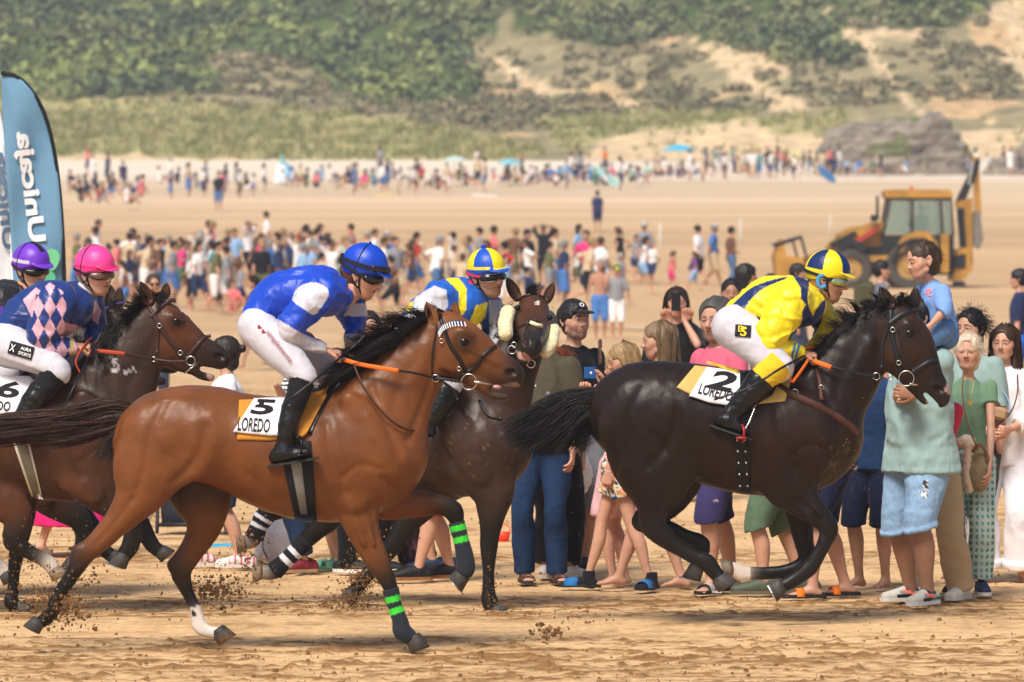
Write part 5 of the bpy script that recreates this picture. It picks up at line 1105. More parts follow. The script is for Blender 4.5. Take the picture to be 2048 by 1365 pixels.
def goggles(HB, hc, parent, lens, frame, hs=1.05, up=0., name='goggles', strapc=(.012, .012, .014), button=None, lensm=None, tall=.026, strap_over=True):
    v = Vol((-.11, -.02, -.06+up), (.11, .16, .09+up), .004); y0 = .012*up/.05
    v.add([(-.072, .048+y0, .008+up, tall*.75, .02), (-.045, .082+y0, .006+up, tall, .02), (0, .098+y0, .012+up, tall*.78, .02), (.045, .082+y0, .006+up, tall, .02), (.072, .048+y0, .008+up, tall*.75, .02)], (0, 1, 0), 0)
    v.add([(0, .112+y0, -.018+up, .013)], k=.006, sub=True)
    V, Q = v.mesh(); C = np.tile(lens, (len(V), 1)).astype(float)
    if callable(lensm): C = lensm(V, C)
    f = np.abs(V[:, 2]-.008-up) > tall*.72; C[f] = frame
    o = obj(name, mk_mesh(name, V@HB*hs+hc, Q, [mat('goggle_lens', src='v', rough=.14, var=0, spec=.5)], C), parent)
    def L(*p): return np.array(p)@HB*hs+hc
    mb = MB(); A = np.linspace(38, 322, 26); pts = []
    for a in A:
        x, y = math.sin(R(a)), math.cos(R(a)); z = .010+up+(.030 if strap_over else .0)*(1-y)/2*(1 if up < .03 else -.2); rx, ry = (.108, .126) if up > .02 else (.094+.012*(1-y)/2, .104+.024*(1-y)/2)
        pts.append(L(x*rx, y*ry-.008, z))
    P = np.array(pts); Vv = []; w = HB[2]*.0085*hs; 
    for i, p in enumerate(P): Vv += [p+w, p-w]
    mb.raw(Vv, [[2*i, 2*i+1, 2*i+3, 2*i+2] for i in range(len(P)-1)]); s_ = mb.build('goggle_strap', mat('gstrap_%d' % int(strapc[0]*500+strapc[2]*90), strapc, .7, var=0), o); 
    md = s_.modifiers.new('thick', 'SOLIDIFY'); md.thickness = .004; md.offset = 0
    if button is not None:
        for s in (-1, 1):
            b = MB(); c = L(s*.080, .052+y0, .008+up); n = norm(L(s*1., .45, 0)-L(0, 0, 0)); b.cyl(c-n*.004, c+n*.006, .0125, .011, 16); b.build('strap_button', mat('button_gold', button, .4), o, True)
    return o
def boot(Y, shin, foot, parent, cuff=None, name='boot', dy=0, m=None):
    """shin: photo nodes knee->ankle, foot: heel->toe"""
    o = garment(name, Y, [(shin, 0, (0,)), (foot, .03)], (.014, .014, .016), m=m or M_black, parent=parent, amp=.004, wr=16, seed=8, h=.007, st=(1, 1, 1.6))
    f = NP(foot, Y); mb = MB(); a, b = np.array(f[0][:3]), np.array(f[-1][:3]); d = norm(b-a); dn = norm(np.array([d[2], 0, -d[0]])); dn = dn if dn[2] < 0 else -dn; r = f[1][3]
    pts = []; sd = np.array([0, 1., 0]); P = []
    for t, w, in ((-.25, .018), (0, .032), (.35, .034), (.8, .046), (1.15, .040), (1.35, .02)):
        for s in (-1, 1): P.append(a+(b-a)*t+sd*s*w+dn*(r*.80))
    P = np.array(P); P2 = P+dn*.012; n = len(P); Fs = [[2*i, 2*i+1, 2*i+3, 2*i+2] for i in range(n//2-1)]+[[n+2*i+1, n+2*i, n+2*i+2, n+2*i+3] for i in range(n//2-1)]
    lp = list(range(0, n, 2))+list(range(n-1, 0, -2)); Fs += [[lp[i], lp[(i+1) % len(lp)], lp[(i+1) % len(lp)]+n, lp[i]+n] for i in range(len(lp))]
    mb.raw(np.vstack([P, P2]), Fs); mb.build('boot_sole', mat('boot_sole', '2a2824', .8), o)
    return o
SK1, SK2, SK3 = np.array([.58, .315, .215]), np.array([.48, .25, .165]), np.array([.33, .165, .10])
WH = lin('c8c6ce'); BLU = np.array([.005, .055, .50]); YEL = np.array([.80, .66, .01]); NAV = np.array([.006, .022, .115]); PNK = np.array([.72, .40, .47])
def seg(L, a, b): return [L[i] for i in range(a, b)]
# --- jockey in royal blue on horse 5
JL5 = 'jockey in royal blue silks and cap, dark goggles, crouched over the bay horse'
r5 = thing('jockey', W(590, 900, Y5), JL5, 'person', 'jockeys riding the race horses')
T5 = [(520, 632, 34, 0, .15), (552, 602, 46, 0, .15), (600, 585, 54, 0, .17), (648, 586, 49, 0, .20), (674, 594, 34, 0, .17), (694, 588, 19, 0, .07)]
AR = [(640, 590, 36, -.17), (606, 630, 33, -.21), (580, 662, 27, -.22), (612, 684, 20, -.17), (648, 700, 15, -.11)]
AL = [(692, 592, 32, .18), (703, 630, 27, .20), (707, 656, 22, .18), (702, 680, 16, .10), (698, 694, 13, .06)]
LR = [(514, 655, 40, -.10), (560, 702, 36, -.19), (606, 752, 28, -.25), (592, 800, 20, -.29), (576, 850, 17, -.30), (567, 893, 14, -.30), (590, 908, 13, -.31)]
LL = [(520, 655, 40, .10), (590, 700, 36, .18), (655, 745, 28, .24), (640, 800, 20, .28), (620, 850, 17, .30), (610, 893, 14, .30)]
HB5 = head_basis(-18, 19, 3)
sc_body(Y5, T5, [AR, AL], [LR, LL], (725, 552, -.01), HB5, SK1, r5, [(650, 701, -.11, (1, .25, -.15), (-.1, -.25, 1), .175, 'fist', 1), (697, 692, .05, (1, -.3, -.2), (0, .3, 1), .175, 'fist', -1)], hs=1.05, hairc=(.16, .06, .02), beard=.10)
wp = [([(586, 590), (600, 568), (630, 566), (656, 584), (654, 604), (630, 628), (604, 618), (585, 608)], WH), ([(560, 628), (585, 606), (622, 634), (660, 660), (640, 700), (600, 700), (545, 690)], None)]
def c5(V, C, px, py):
    near = V[:, 1] < Y5-.03
    m = inpoly(px, py, spoly([(585, 600), (598, 574), (626, 565), (650, 574), (657, 590), (642, 616), (628, 630), (604, 616)])) & near; C[m] = WH
    m = inpoly(px, py, [(558, 640), (600, 665), (615, 672), (660, 690), (660, 725), (540, 725), (540, 640)]) & (V[:, 1] < Y5-.13); C[m] = WH
    m = (px > 688) & (py > 606) & (py < 633) & (V[:, 1] > Y5+.06); C[m] = WH
    m = (px > 680) & (py > 668) & (V[:, 1] > Y5+.02); C[m] = WH; return C
garment('silks', Y5, [(T5, 0), (AR, .03, (1,)), (AL, .03, (1,))], BLU, colf=c5, parent=r5, h=.0065, seed=21, amp=.015)
bc5 = garment('breeches', Y5, [([(502, 640, 20, 0, .12), (514, 655, 38, 0, .17), (530, 670, 38, 0, .16)], 0), (seg(LR, 0, 3)+[(602, 765, 26, -.26)], .03, (1,)), (seg(LL, 0, 3)+[(652, 762, 26, .25)], .03, (1,))], WH, parent=r5, m=M_cloth, h=.008, seed=24, amp=.003, wr=12)
bk = garment('boot_sock', Y5, [([(604, 762, 25, -.26), (594, 795, 23, -.28), (585, 820, 22, -.29)], 0, (0, 1))], (.01, .01, .012), parent=r5, m=M_cloth, h=.007)
boot(Y5, [(586, 812, 23, -.29), (577, 850, 21, -.30), (569, 888, 17, -.30)], [(548, 916, 10, -.30), (562, 908, 16, -.31), (590, 908, 13, -.32), (612, 905, 9, -.33)], r5)
boot(Y5, [(640, 780, 24, .28), (622, 845, 21, .30), (612, 888, 17, .30)], [(592, 912, 10, .30), (606, 906, 15, .31), (635, 906, 13, .32), (655, 904, 9, .33)], r5)
rb = bvh_of(np.array([v.co[:] for v in bc5.data.vertices]), np.array([p.vertices[:] for p in bc5.data.polygons]))
print_on('lettering', 'simplemente', rb, 558, 694, 78, 14, 52, Y5, mat('red_print', '8c2238', .8, var=0), bc5, bold=.0, off=.016)
heart = ([(math.sin(t)**3*.5, (13*math.cos(t)-5*math.cos(2*t)-2*math.cos(3*t)-math.cos(4*t))/32., 0) for t in np.linspace(0, 2*math.pi, 20)[:-1]])
for (x, y) in ((518, 655), (526, 664)): print_on('emblem', '', rb, x, y, 9, 8, 50, Y5, mat('red_print'), bc5, raw=(np.array(heart), [list(range(19))]))
def hc5(V, phi, C): C[:] = BLU; return C
hc = W(725, 552, Y5-.01); he = helmet(HB5, hc, r5, hc5); mb = MB(); mb.sphere(np.array([0, -.012, .176])@HB5*1.05+hc, .008, 8, 6); mb.build('helmet_button', mat('blue_button', BLU, .5), he, True)
GD = lin('d8b12e')
goggles(HB5, hc, r5, (.012, .010, .012), (.01, .01, .012), button=GD); goggles(HB5, hc, r5, (.012, .012, .014), (.01, .01, .012), up=.058, button=GD, hs=1.10, name='spare_goggles', tall=.020)
def cap_line(HB, hc, hs, parent, m, r=.004):
    mb = MB(); mb.tube(catmull([np.array(p)@HB*hs+hc for p in ((.094, -.02, .01), (.101, -.015, .07), (.07, -.012, .145), (0, -.010, .172), (-.07, -.012, .145), (-.101, -.015, .07), (-.094, -.02, .01))], 5), r, 6); mb.build('cap_elastic', m, parent, True)
cap_line(HB5, hc, 1.05, he, M_black)
hair_cap(dict(HB=HB5, hs=1.05, head=hc), (.17, .065, .022), .004, 'short', r5, 3)
cable('whip', [(733, 668, Y5-.08), (712, 690, Y5-.11), (690, 707, Y5-.15), (640, 752, Y5-.34), (580, 799, Y5-.40)], .007, M_black, None, seg=8); w = bpy.data.objects['whip']; w['label'] = 'black riding whip held by the jockey in royal blue'; w['category'] = 'whip'
rn = cable('rein', [(871, 757, Y5-.10), (835, 748, Y5-.155), (800, 742, Y5-.19), (745, 732, Y5-.18), (690, 722, Y5-.14), (683, 712, Y5-.12)], [.006]*31, M_leather, H5['root'], flat=1.0)
cable('rein_grip', [(797, 742, Y5-.205), (760, 736, Y5-.20), (720, 729, Y5-.17), (688, 720, Y5-.145)], .0115, M_orange, rn, flat=.35); cable('rein', [(880, 760, Y5+.09), (830, 745, Y5+.18), (760, 728, Y5+.15), (705, 706, Y5+.06)], .007, M_leather, H5['root'])
cable('neck_strap', [(707, 728, Y5-.16), (722, 765, Y5-.21), (748, 805, Y5-.24), (778, 838, Y5-.235), (805, 856, Y5-.20), (828, 862, Y5-.12)], .0085, M_brown, H5['root'], flat=.5); cable('rein_to_bit', [(871, 757, Y5-.11), (890, 759, Y5-.12), (922, 764, Y5-.115)], .008, M_leather, H5['root'])
# --- jockey in yellow and navy on horse 2
r2 = thing('jockey', W(1480, 860, Y2), 'jockey in yellow silks with navy diamonds and quartered cap, on the black horse', 'person', 'jockeys riding the race horses')
T2 = [(1474, 634, 26, 0, .15), (1500, 616, 39, 0, .155), (1540, 608, 54, 0, .175), (1584, 608, 50, 0, .20), (1610, 610, 38, 0, .17), (1626, 596, 20, 0, .07)]
A2 = [(1580, 606, 40, -.17), (1556, 646, 36, -.21), (1540, 684, 30, -.22), (1570, 702, 22, -.18), (1598, 707, 16, -.12)]
A2l = [(1634, 612, 34, .18), (1652, 648, 26, .20), (1650, 672, 22, .17), (1634, 690, 15, .10), (1626, 700, 13, .07)]
L2 = [(1470, 655, 46, -.10), (1512, 690, 39, -.19), (1558, 736, 30, -.26), (1528, 770, 22, -.29), (1492, 802, 18, -.30), (1458, 836, 13, -.30), (1480, 856, 12, -.31)]
L2l = [(1475, 655, 46, .10), (1540, 690, 38, .19), (1610, 735, 28, .25), (1590, 780, 20, .28), (1555, 820, 17, .30), (1530, 845, 14, .30)]
HB2 = head_basis(-12, 10, 2)
sc_body(Y2, T2, [A2, A2l], [L2, L2l], (1654, 562, 0), HB2, SK2, r2, [(1602, 707, -.12, (1, .2, -.12), (0, -.3, 1), .18, 'fist', 1), (1630, 696, .07, (.9, -.4, -.3), (0, .3, 1), .18, 'fist', -1)], hs=1.06, hairc=(.03, .02, .015), beard=.2)
def c2(V, C, px, py):
    near = V[:, 1] < Y2+.02
    for P in ([(1448, 620), (1462, 612), (1500, 578), (1545, 560), (1575, 556), (1520, 582), (1486, 626), (1516, 634), (1530, 640), (1528, 664), (1500, 652), (1466, 640)], [(1586, 548), (1612, 548), (1618, 570), (1615, 600), (1626, 632), (1640, 628), (1642, 645), (1618, 676), (1560, 676), (1590, 662), (1604, 640), (1602, 600), (1600, 575)], [(1626, 632), (1648, 600), (1650, 618), (1640, 650), (1620, 672)]):
        C[inpoly(px, py, spoly(P))] = NAV
    arm = inpoly(px, py, [(1515, 640), (1530, 615), (1560, 590), (1590, 585), (1612, 610), (1590, 650), (1575, 680), (1610, 700), (1605, 725), (1540, 720), (1505, 690)]) & (V[:, 1] < Y2-.17); C[arm] = YEL
    for x in (1586, 1594):
        C[(np.abs((px-x)+(py-706)*.25) < 2.6) & (V[:, 1] < Y2-.05) & (py > 685) & (py < 730)] = (.02, .22, .50)
    return C
garment('silks', Y2, [(T2, 0), (A2, .03, (1,)), (A2l, .03, (1,))], YEL, colf=c2, parent=r2, h=.0065, seed=31, amp=.017)
bc = garment('breeches', Y2, [([(1452, 650, 22, 0, .12), (1466, 655, 42, 0, .18), (1490, 668, 40, 0, .16)], 0), (seg(L2, 0, 3), .03), (seg(L2l, 0, 3), .03)], WH, parent=r2, m=M_cloth, h=.008, seed=34, wr=12, amp=.003)
garment('boot_cuff', Y2, [([(1558, 728, 34, -.27), (1540, 744, 30, -.285), (1522, 762, 27, -.29)], 0, (0, 1))], np.array([.72, .50, .02]), parent=r2, m=M_cloth, h=.007)
boot(Y2, [(1524, 758, 29, -.29), (1492, 796, 23, -.30), (1462, 828, 17, -.30)], [(1437, 842, 10, -.30), (1450, 840, 15, -.31), (1472, 852, 13, -.32), (1490, 860, 9, -.33)], r2)
boot(Y2, [(1596, 760, 26, .28), (1560, 806, 22, .30), (1535, 838, 17, .30)], [(1512, 852, 10, .30), (1525, 850, 15, .31), (1545, 858, 13, .32), (1560, 864, 9, .33)], r2)
rb = bvh_of(np.array([v.co[:] for v in bc.data.vertices]), np.array([p.vertices[:] for p in bc.data.polygons]))
print_on('patch', '', rb, 1486, 662, 32, 24, 4, Y2, mat('patch_navy', '10152a', .8), bc, raw=(np.array([(x/4-.5, y/3-.5, 0) for y in range(4) for x in range(5)]), [[y*5+x, y*5+x+1, y*5+x+6, y*5+x+5] for y in range(3) for x in range(4)]), off=.009)
print_on('emblem', 'S', rb, 1487, 663, 13, 19, 4, Y2, mat('yellow_print', 'e6c816', .7, var=0), bc, off=.013, bold=.02); print_on('emblem', 'D', rb, 1483, 658, 13, 12, 4, Y2, mat('yellow_print'), bc, off=.014)
h2c = W(1654, 562, Y2)
def q2(V, phi, C):
    C[:] = YEL; s = ((phi+18+360) % 90 < 45); s = ((phi+25+360) % 120) < 60; C[s & (V[:, 2] > .055)] = NAV; C[V[:, 2] < .06] = YEL; return C
he = helmet(HB2, h2c, r2, q2, 1.06)
def grn(V, C):
    t = np.clip((V[:, 0]+.02)/.07, 0, 1)[:, None]; z = np.clip((V[:, 2]+.01)/.04, 0, 1)[:, None]; return np.array([.02, .25, .12])*(1-t)+np.array([.45, .40, .02])*t*(1-z)+np.array([.02, .16, .30])*t*z
goggles(HB2, h2c, r2, (.1, .4, .1), (.01, .01, .012), 1.06, lensm=grn)
mb = MB()
for s in (-1, 1): mb.tube(catmull([np.array(p)@HB2*1.06+h2c for p in ((s*.094, -.005, .035), (s*.096, -.032, .02), (s*.094, -.030, -.02), (s*.088, -.008, -.035), (s*.088, .012, -.02))], 5), .012, 8)
mb.build('ear_band', mat('ear_blue', '4d8fc4', .9), he, True)
mb = MB(); a = h2c
cable('whip', [(1640, 690, Y2-.0), (1618, 706, Y2-.1), (1560, 738, Y2-.42), (1500, 775, Y2-.43), (1428, 800, Y2-.42)], .007, M_black, None); w = bpy.data.objects['whip.001']; w['label'] = 'black riding whip held by the jockey in yellow and navy'; w['category'] = 'whip'
rn = cable('rein', [(1752, 753, Y2-.11), (1720, 748, Y2-.15), (1690, 741, Y2-.18), (1660, 733, Y2-.18), (1630, 722, Y2-.14)], .009, mat('blue_leather'), H2['root'], flat=.6)
cable('rein_grip', [(1662, 735, Y2-.19), (1645, 729, Y2-.18), (1628, 722, Y2-.155)], .0135, M_orange, rn, flat=.35)
cable('rein_grip', [(1582, 715, Y2-.22), (1579, 745, Y2-.27), (1583, 765, Y2-.29)], .011, M_orange, rn, flat=.4); cable('rein_grip', [(1617, 720, Y2-.2), (1600, 745, Y2-.27), (1585, 765, Y2-.30)], .011, M_orange, rn, flat=.4); cable('rein_grip', [(1582, 715, Y2-.2), (1600, 702, Y2-.10), (1638, 692, Y2-.0), (1642, 705, Y2-.05)], .010, M_orange, rn, flat=.5)
cable('rein', [(1765, 757, Y2+.08), (1720, 740, Y2+.16), (1670, 715, Y2+.14), (1636, 702, Y2+.08)], .007, mat('blue_leather'), H2['root'])
st = cable('stirrup', [(1510, 815, Y2-.34), (1498, 845, Y2-.37), (1490, 858, Y2-.39)], .005, M_steel, H2['root']); mb = MB(); mb.torus(W(1484, 868, Y2-.35), .05, .007, (1, .2, 0), 16, 6); mb.box(W(1482, 876, Y2-.35), (.06, .11, .014), bev=.005); mb.build('stirrup_iron', mat('red_paint', '9c1b20', .4), st, True)
# --- jockey in navy and pink on horse 6
r6 = thing('jockey', W(45, 870, Y6), 'jockey in navy silks with pink diamonds and bright pink cap, smiling', 'person', 'jockeys riding the race horses')
T6 = [(18, 668, 34, 0, .15), (48, 640, 46, 0, .155), (92, 620, 58, 0, .175), (132, 612, 52, 0, .20), (154, 606, 36, 0, .16), (166, 590, 19, 0, .07)]
A6 = [(112, 604, 40, -.17), (90, 648, 36, -.22), (84, 684, 28, -.22), (116, 694, 21, -.18), (146, 692, 16, -.13)]
A6l = [(178, 612, 34, .18), (190, 648, 27, .20), (190, 668, 22, .16), (182, 682, 16, .08), (178, 690, 14, .05)]
L6 = [(12, 690, 46, -.10), (62, 716, 40, -.19), (112, 742, 29, -.26), (86, 775, 22, -.29), (62, 806, 19, -.30), (44, 838, 16, -.30), (58, 862, 12, -.31)]
L6l = [(15, 690, 46, .10), (90, 712, 38, .18), (160, 735, 28, .24), (140, 790, 20, .28), (110, 830, 17, .30), (95, 850, 14, .30)]
HB6 = head_basis(-38, 5, 4)
sc_body(Y6, T6, [A6, A6l], [L6, L6l], (190, 551, -.02), HB6, SK1*.95, r6, [(150, 692, -.13, (1, .15, -.05), (0, -.3, 1), .18, 'fist', 1), (182, 684, .07, (.9, -.4, -.3), (0, .3, 1), .18, 'fist', -1)], hs=1.05, hairc=(.05, .03, .02), beard=.08)
def c6(V, C, px, py):
    arm = (V[:, 1] < Y6-.05) & inpoly(px, py, [(62, 700), (64, 640), (72, 590), (100, 565), (135, 590), (130, 640), (118, 668), (160, 676), (155, 720), (70, 720)])
    u = (px-60)*.92+(py-700)*-.38; v_ = (px-60)*.38+(py-700)*.92
    uu = np.floor((px-64)/24.+(py-570)/44.); vv = np.floor((px-64)/24.-(py-570)/44.); d = ((uu+vv) % 2 == 0)
    C[arm & d] = PNK; C[arm & ~d] = NAV*1.6
    for P in ([(46, 600), (72, 575), (90, 590), (74, 620), (66, 640)], [(110, 640), (165, 655), (168, 680), (120, 690), (104, 668)], [(190, 600), (203, 622), (196, 650), (184, 640)]): C[inpoly(px, py, P) & ~arm] = PNK
    C[(np.abs(px-144) < 4) & (V[:, 1] < Y6-.05) & (py > 670)] = (.55, .42, .16); return C
garment('silks', Y6, [(T6, 0), (A6, .03, (1,)), (A6l, .03, (1,))], NAV*1.6, colf=c6, parent=r6, h=.0065, seed=41, amp=.015)
bc = garment('breeches', Y6, [([(0, 690, 24, 0, .12), (12, 692, 42, 0, .18), (40, 700, 40, 0, .16)], 0), (seg(L6, 0, 3)+[(106, 756, 26, -.27)], .03, (1,)), (seg(L6l, 0, 3), .03)], WH, parent=r6, m=M_cloth, h=.008, seed=44, wr=12, amp=.003)
garment('boot_sock', Y6, [([(108, 750, 26, -.27), (92, 772, 24, -.28), (80, 786, 23, -.29)], 0, (0, 1))], (.01, .01, .012), parent=r6, m=M_cloth, h=.007)
boot(Y6, [(84, 778, 25, -.29), (62, 806, 22, -.30), (45, 838, 18, -.30)], [(34, 860, 11, -.30), (44, 856, 15, -.31), (62, 864, 12, -.32), (76, 868, 9, -.33)], r6)
boot(Y6, [(150, 770, 24, .28), (115, 820, 21, .30), (98, 846, 17, .30)], [(80, 862, 10, .30), (92, 860, 14, .31), (112, 866, 12, .32), (126, 868, 9, .33)], r6)
rb = bvh_of(np.array([v.co[:] for v in bc.data.vertices]), np.array([p.vertices[:] for p in bc.data.polygons]))
print_on('patch', '', rb, 42, 701, 50, 26, 16, Y6, mat('patch_black', '0d0d10', .8), bc, raw=(np.array([(x/4-.5, y/3-.5, 0) for y in range(4) for x in range(5)]), [[y*5+x, y*5+x+1, y*5+x+6, y*5+x+5] for y in range(3) for x in range(4)]), off=.009)
print_on('lettering', 'AURA', rb, 52, 699, 22, 7, 16, Y6, M_white, bc, off=.014, bold=.02); print_on('lettering', 'SPORTS', rb, 49, 709, 26, 7, 16, Y6, M_white, bc, off=.014, bold=.02); print_on('emblem', 'X', rb, 25, 696, 10, 15, 16, Y6, M_white, bc, off=.014)
h6c = W(190, 551, Y6-.02); HP = np.array([.86, .055, .30])
def q6(V, phi, C): C[:] = HP; C[(V[:, 2] < .062) & (V[:, 2] > .048)] = HP*np.array([.85, .3, .5]); return C
he = helmet(HB6, h6c, r6, q6, 1.06); cap_line(HB6, h6c, 1.06, he, M_black)
goggles(HB6, h6c, r6, (.14, .085, .06), (.02, .018, .018), 1.05)
garment('collar', Y6, [([(160, 592, 24, -.02), (168, 582, 21, -.03), (174, 576, 18, -.03)], 0, (0, 1))], WH, parent=r6, m=M_cloth, h=.006)
rn = cable('rein', [(308, 719, Y6-.11), (270, 712, Y6-.16), (240, 706, Y6-.19), (200, 703, Y6-.17), (188, 700, Y6-.15)], .0085, mat('bridle_brown'), H6['root'], flat=.6)
cable('rein_grip', [(250, 708, Y6-.205), (225, 705, Y6-.20), (195, 702, Y6-.165)], .0115, mat('rust_webbing', 'b2431f', .7), rn, flat=.4); cable('rein_to_bit', [(308, 719, Y6-.12), (340, 723, Y6-.13), (375, 723, Y6-.12)], .008, mat('bridle_brown'), H6['root'])
cable('rein_grip', [(184, 676, Y6-.02), (170, 690, Y6-.16), (152, 722, Y6-.22), (160, 746, Y6-.24)], .009, mat('rust_webbing'), rn, flat=.5)
cable('whip', [(206, 660, Y6-.1), (185, 700, Y6-.17), (150, 770, Y6-.38), (122, 828, Y6-.42)], .006, M_black, None); w = bpy.data.objects['whip.002']; w['label'] = 'thin black riding whip held by the jockey in the pink cap'; w['category'] = 'whip'
# --- jockey in black with purple cap on the horse behind
r7 = thing('jockey', W(-50, 870, Y7), 'jockey in black silks with purple cap and turquoise visor band at far left', 'person', 'jockeys riding the race horses')
T7 = [(-82, 690, 34, 0, .15), (-50, 660, 46, 0, .16), (-15, 628, 54, 0, .18), (12, 608, 48, 0, .20), (30, 596, 32, 0, .15), (44, 582, 20, 0, .07)]
A7 = [(6, 606, 38, -.17), (-14, 655, 34, -.22), (2, 690, 26, -.2), (40, 700, 18, -.14)]
A7l = [(60, 600, 32, .18), (84, 650, 26, .2), (86, 680, 18, .14)]
L7 = [(-88, 700, 44, -.10), (-40, 720, 38, -.19), (10, 745, 28, -.25), (-20, 800, 20, -.29), (-40, 850, 16, -.30)]
L7l = [(-88, 700, 44, .10), (-20, 720, 38, .19), (40, 745, 28, .25), (10, 800, 20, .29), (-10, 850, 16, .30)]
HB7 = head_basis(-42, 8, 3); h7c = W(62, 543, Y7)
sc_body(Y7, T7, [A7, A7l], [L7, L7l], (62, 543, 0), HB7, SK1, r7, [(44, 700, -.14, (1, .15, -.05), (0, -.3, 1), .18, 'fist', 1), (88, 684, .14, (.9, -.4, -.3), (0, .3, 1), .18, 'fist', -1)], hs=1.03, hairc=(.05, .03, .02))
def c7(V, C, px, py): C[inpoly(px, py, [(-30, 628), (6, 612), (10, 650), (-10, 690), (-40, 690)])] = (.12, .02, .40); return C
garment('silks', Y7, [(T7, 0), (A7, .03, (1,)), (A7l, .03, (1,))], (.012, .012, .015), colf=c7, parent=r7, h=.009, seed=51, amp=.015)
garment('breeches', Y7, [([(-95, 695, 40, 0, .17), (-70, 705, 40, 0, .16)], 0), (seg(L7, 0, 3), .03), (seg(L7l, 0, 3), .03)], WH, parent=r7, m=M_cloth, h=.010, seed=54)
boot(Y7, [(0, 775, 24, -.28), (-25, 810, 21, -.30), (-45, 845, 17, -.30)], [(-56, 866, 10, -.30), (-45, 860, 15, -.31), (-25, 868, 12, -.32)], r7)
def q7(V, phi, C): C[:] = (.16, .035, .55); C[(V[:, 2] < .075) & (V[:, 2] > .058) & (V[:, 1] < .07)] = (.6, .58, .66); C[(np.abs(V[:, 0]) < .02) & (V[:, 2] > .13)] = (.012, .01, .014); return C
he = helmet(HB7, h7c, r7, q7, 1.05, shell=(.01, .28, .42)); goggles(HB7, h7c, r7, (.012, .010, .012), (.01, .01, .012), 1.03, button=GD); cap_line(HB7, h7c, 1.05, he, M_black)
# --- jockey in blue and yellow on horse 4
r4 = thing('jockey', W(850, 860, Y4), 'jockey in blue silks with yellow stripes, white sleeves and pompom cap', 'person', 'jockeys riding the race horses')
T4 = [(812, 682, 34, .05, .16), (842, 652, 46, .03, .17), (885, 625, 58, 0, .19), (922, 611, 52, -.02, .21), (942, 602, 32, -.03, .16), (954, 588, 19, -.04, .08)]
A4 = [(878, 602, 38, -.19), (846, 640, 34, -.26), (826, 686, 27, -.26), (860, 712, 20, -.24)]
A4l = [(974, 612, 30, .12), (990, 650, 27, .10), (984, 685, 22, .02), (970, 705, 17, -.05)]
L4 = [(800, 700, 44, -.10), (850, 730, 38, -.19), (900, 762, 28, -.25), (880, 810, 20, -.29), (862, 850, 16, -.30)]
L4l = [(805, 700, 44, .10), (870, 728, 38, .19), (930, 755, 28, .25), (900, 810, 20, .28), (880, 850, 16, .30)]
HB4 = head_basis(-50, 2, 6); h4c = W(974, 556, Y4-.08)
sc_body(Y4, T4, [A4, A4l], [L4, L4l], (974, 556, -.08), HB4, SK2*.95, r4, [(864, 714, -.24, (1, .15, -.05), (0, -.3, 1), .18, 'fist', 1), (966, 706, -.06, (.7, -.4, -.3), (0, .3, 1), .18, 'fist', -1)], hs=1.05, hairc=(.03, .02, .015), beard=.45)
def c4(V, C, px, py):
    for P in ([(888, 556), (918, 556), (934, 578), (932, 622), (914, 640), (918, 585), (906, 572)], [(952, 612), (976, 604), (970, 635), (950, 660), (936, 652)], [(812, 610), (850, 590), (846, 604), (812, 626)]): C[inpoly(px, py, P)] = YEL
    arm = (inpoly(px, py, [(790, 700), (800, 640), (835, 590), (868, 572), (893, 580), (896, 612), (880, 640), (860, 665), (870, 720), (820, 730)]) & (V[:, 1] < Y4-.12)) | ((px > 978) & (py > 600)) ; C[arm] = WH; return C
garment('silks', Y4, [(T4, 0), (A4, .03, (1,)), (A4l, .03, (1,))], np.array([.01, .11, .50]), colf=c4, parent=r4, h=.008, seed=61, amp=.015)
garment('breeches', Y4, [([(792, 700, 40, 0, .17), (820, 708, 40, 0, .16)], 0), (seg(L4, 0, 3), .03), (seg(L4l, 0, 3), .03)], WH, parent=r4, m=M_cloth, h=.010, seed=64)
boot(Y4, [(895, 775, 24, -.28), (878, 815, 21, -.30), (858, 842, 17, -.30)], [(838, 862, 10, -.30), (848, 858, 13, -.31), (862, 864, 11, -.32)], r4)
garment('neckerchief', Y4, [([(944, 592, 27, -.05), (952, 580, 23, -.07), (958, 574, 20, -.08)], 0, (0, 1))], np.array([.55, .02, .06]), parent=r4, m=M_cloth, h=.006)
def q4(V, phi, C):
    C[:] = np.array([.01, .08, .50]); s = ((phi+40+360) % 120) < 58; C[s & (V[:, 2] > .055)] = YEL; C[(V[:, 2] < .072) & (V[:, 2] > .055) & (V[:, 1] < .1)] = YEL; return C
he = helmet(HB4, h4c, r4, q4, 1.05, pom=(.01, .05, .35)); goggles(HB4, h4c, r4, (.012, .010, .012), (.75, .72, .72), 1.05, button=(.3, .2, .08), strapc=(.55, .03, .08))
cable('rein', [(1026, 690, Y4-.35), (1010, 720, Y4-.25), (960, 722, Y4-.2), (880, 716, Y4-.24)], .007, M_leather, H4['root'])
for (hh, lab, n) in ((H5, 'bay', 0),): pass
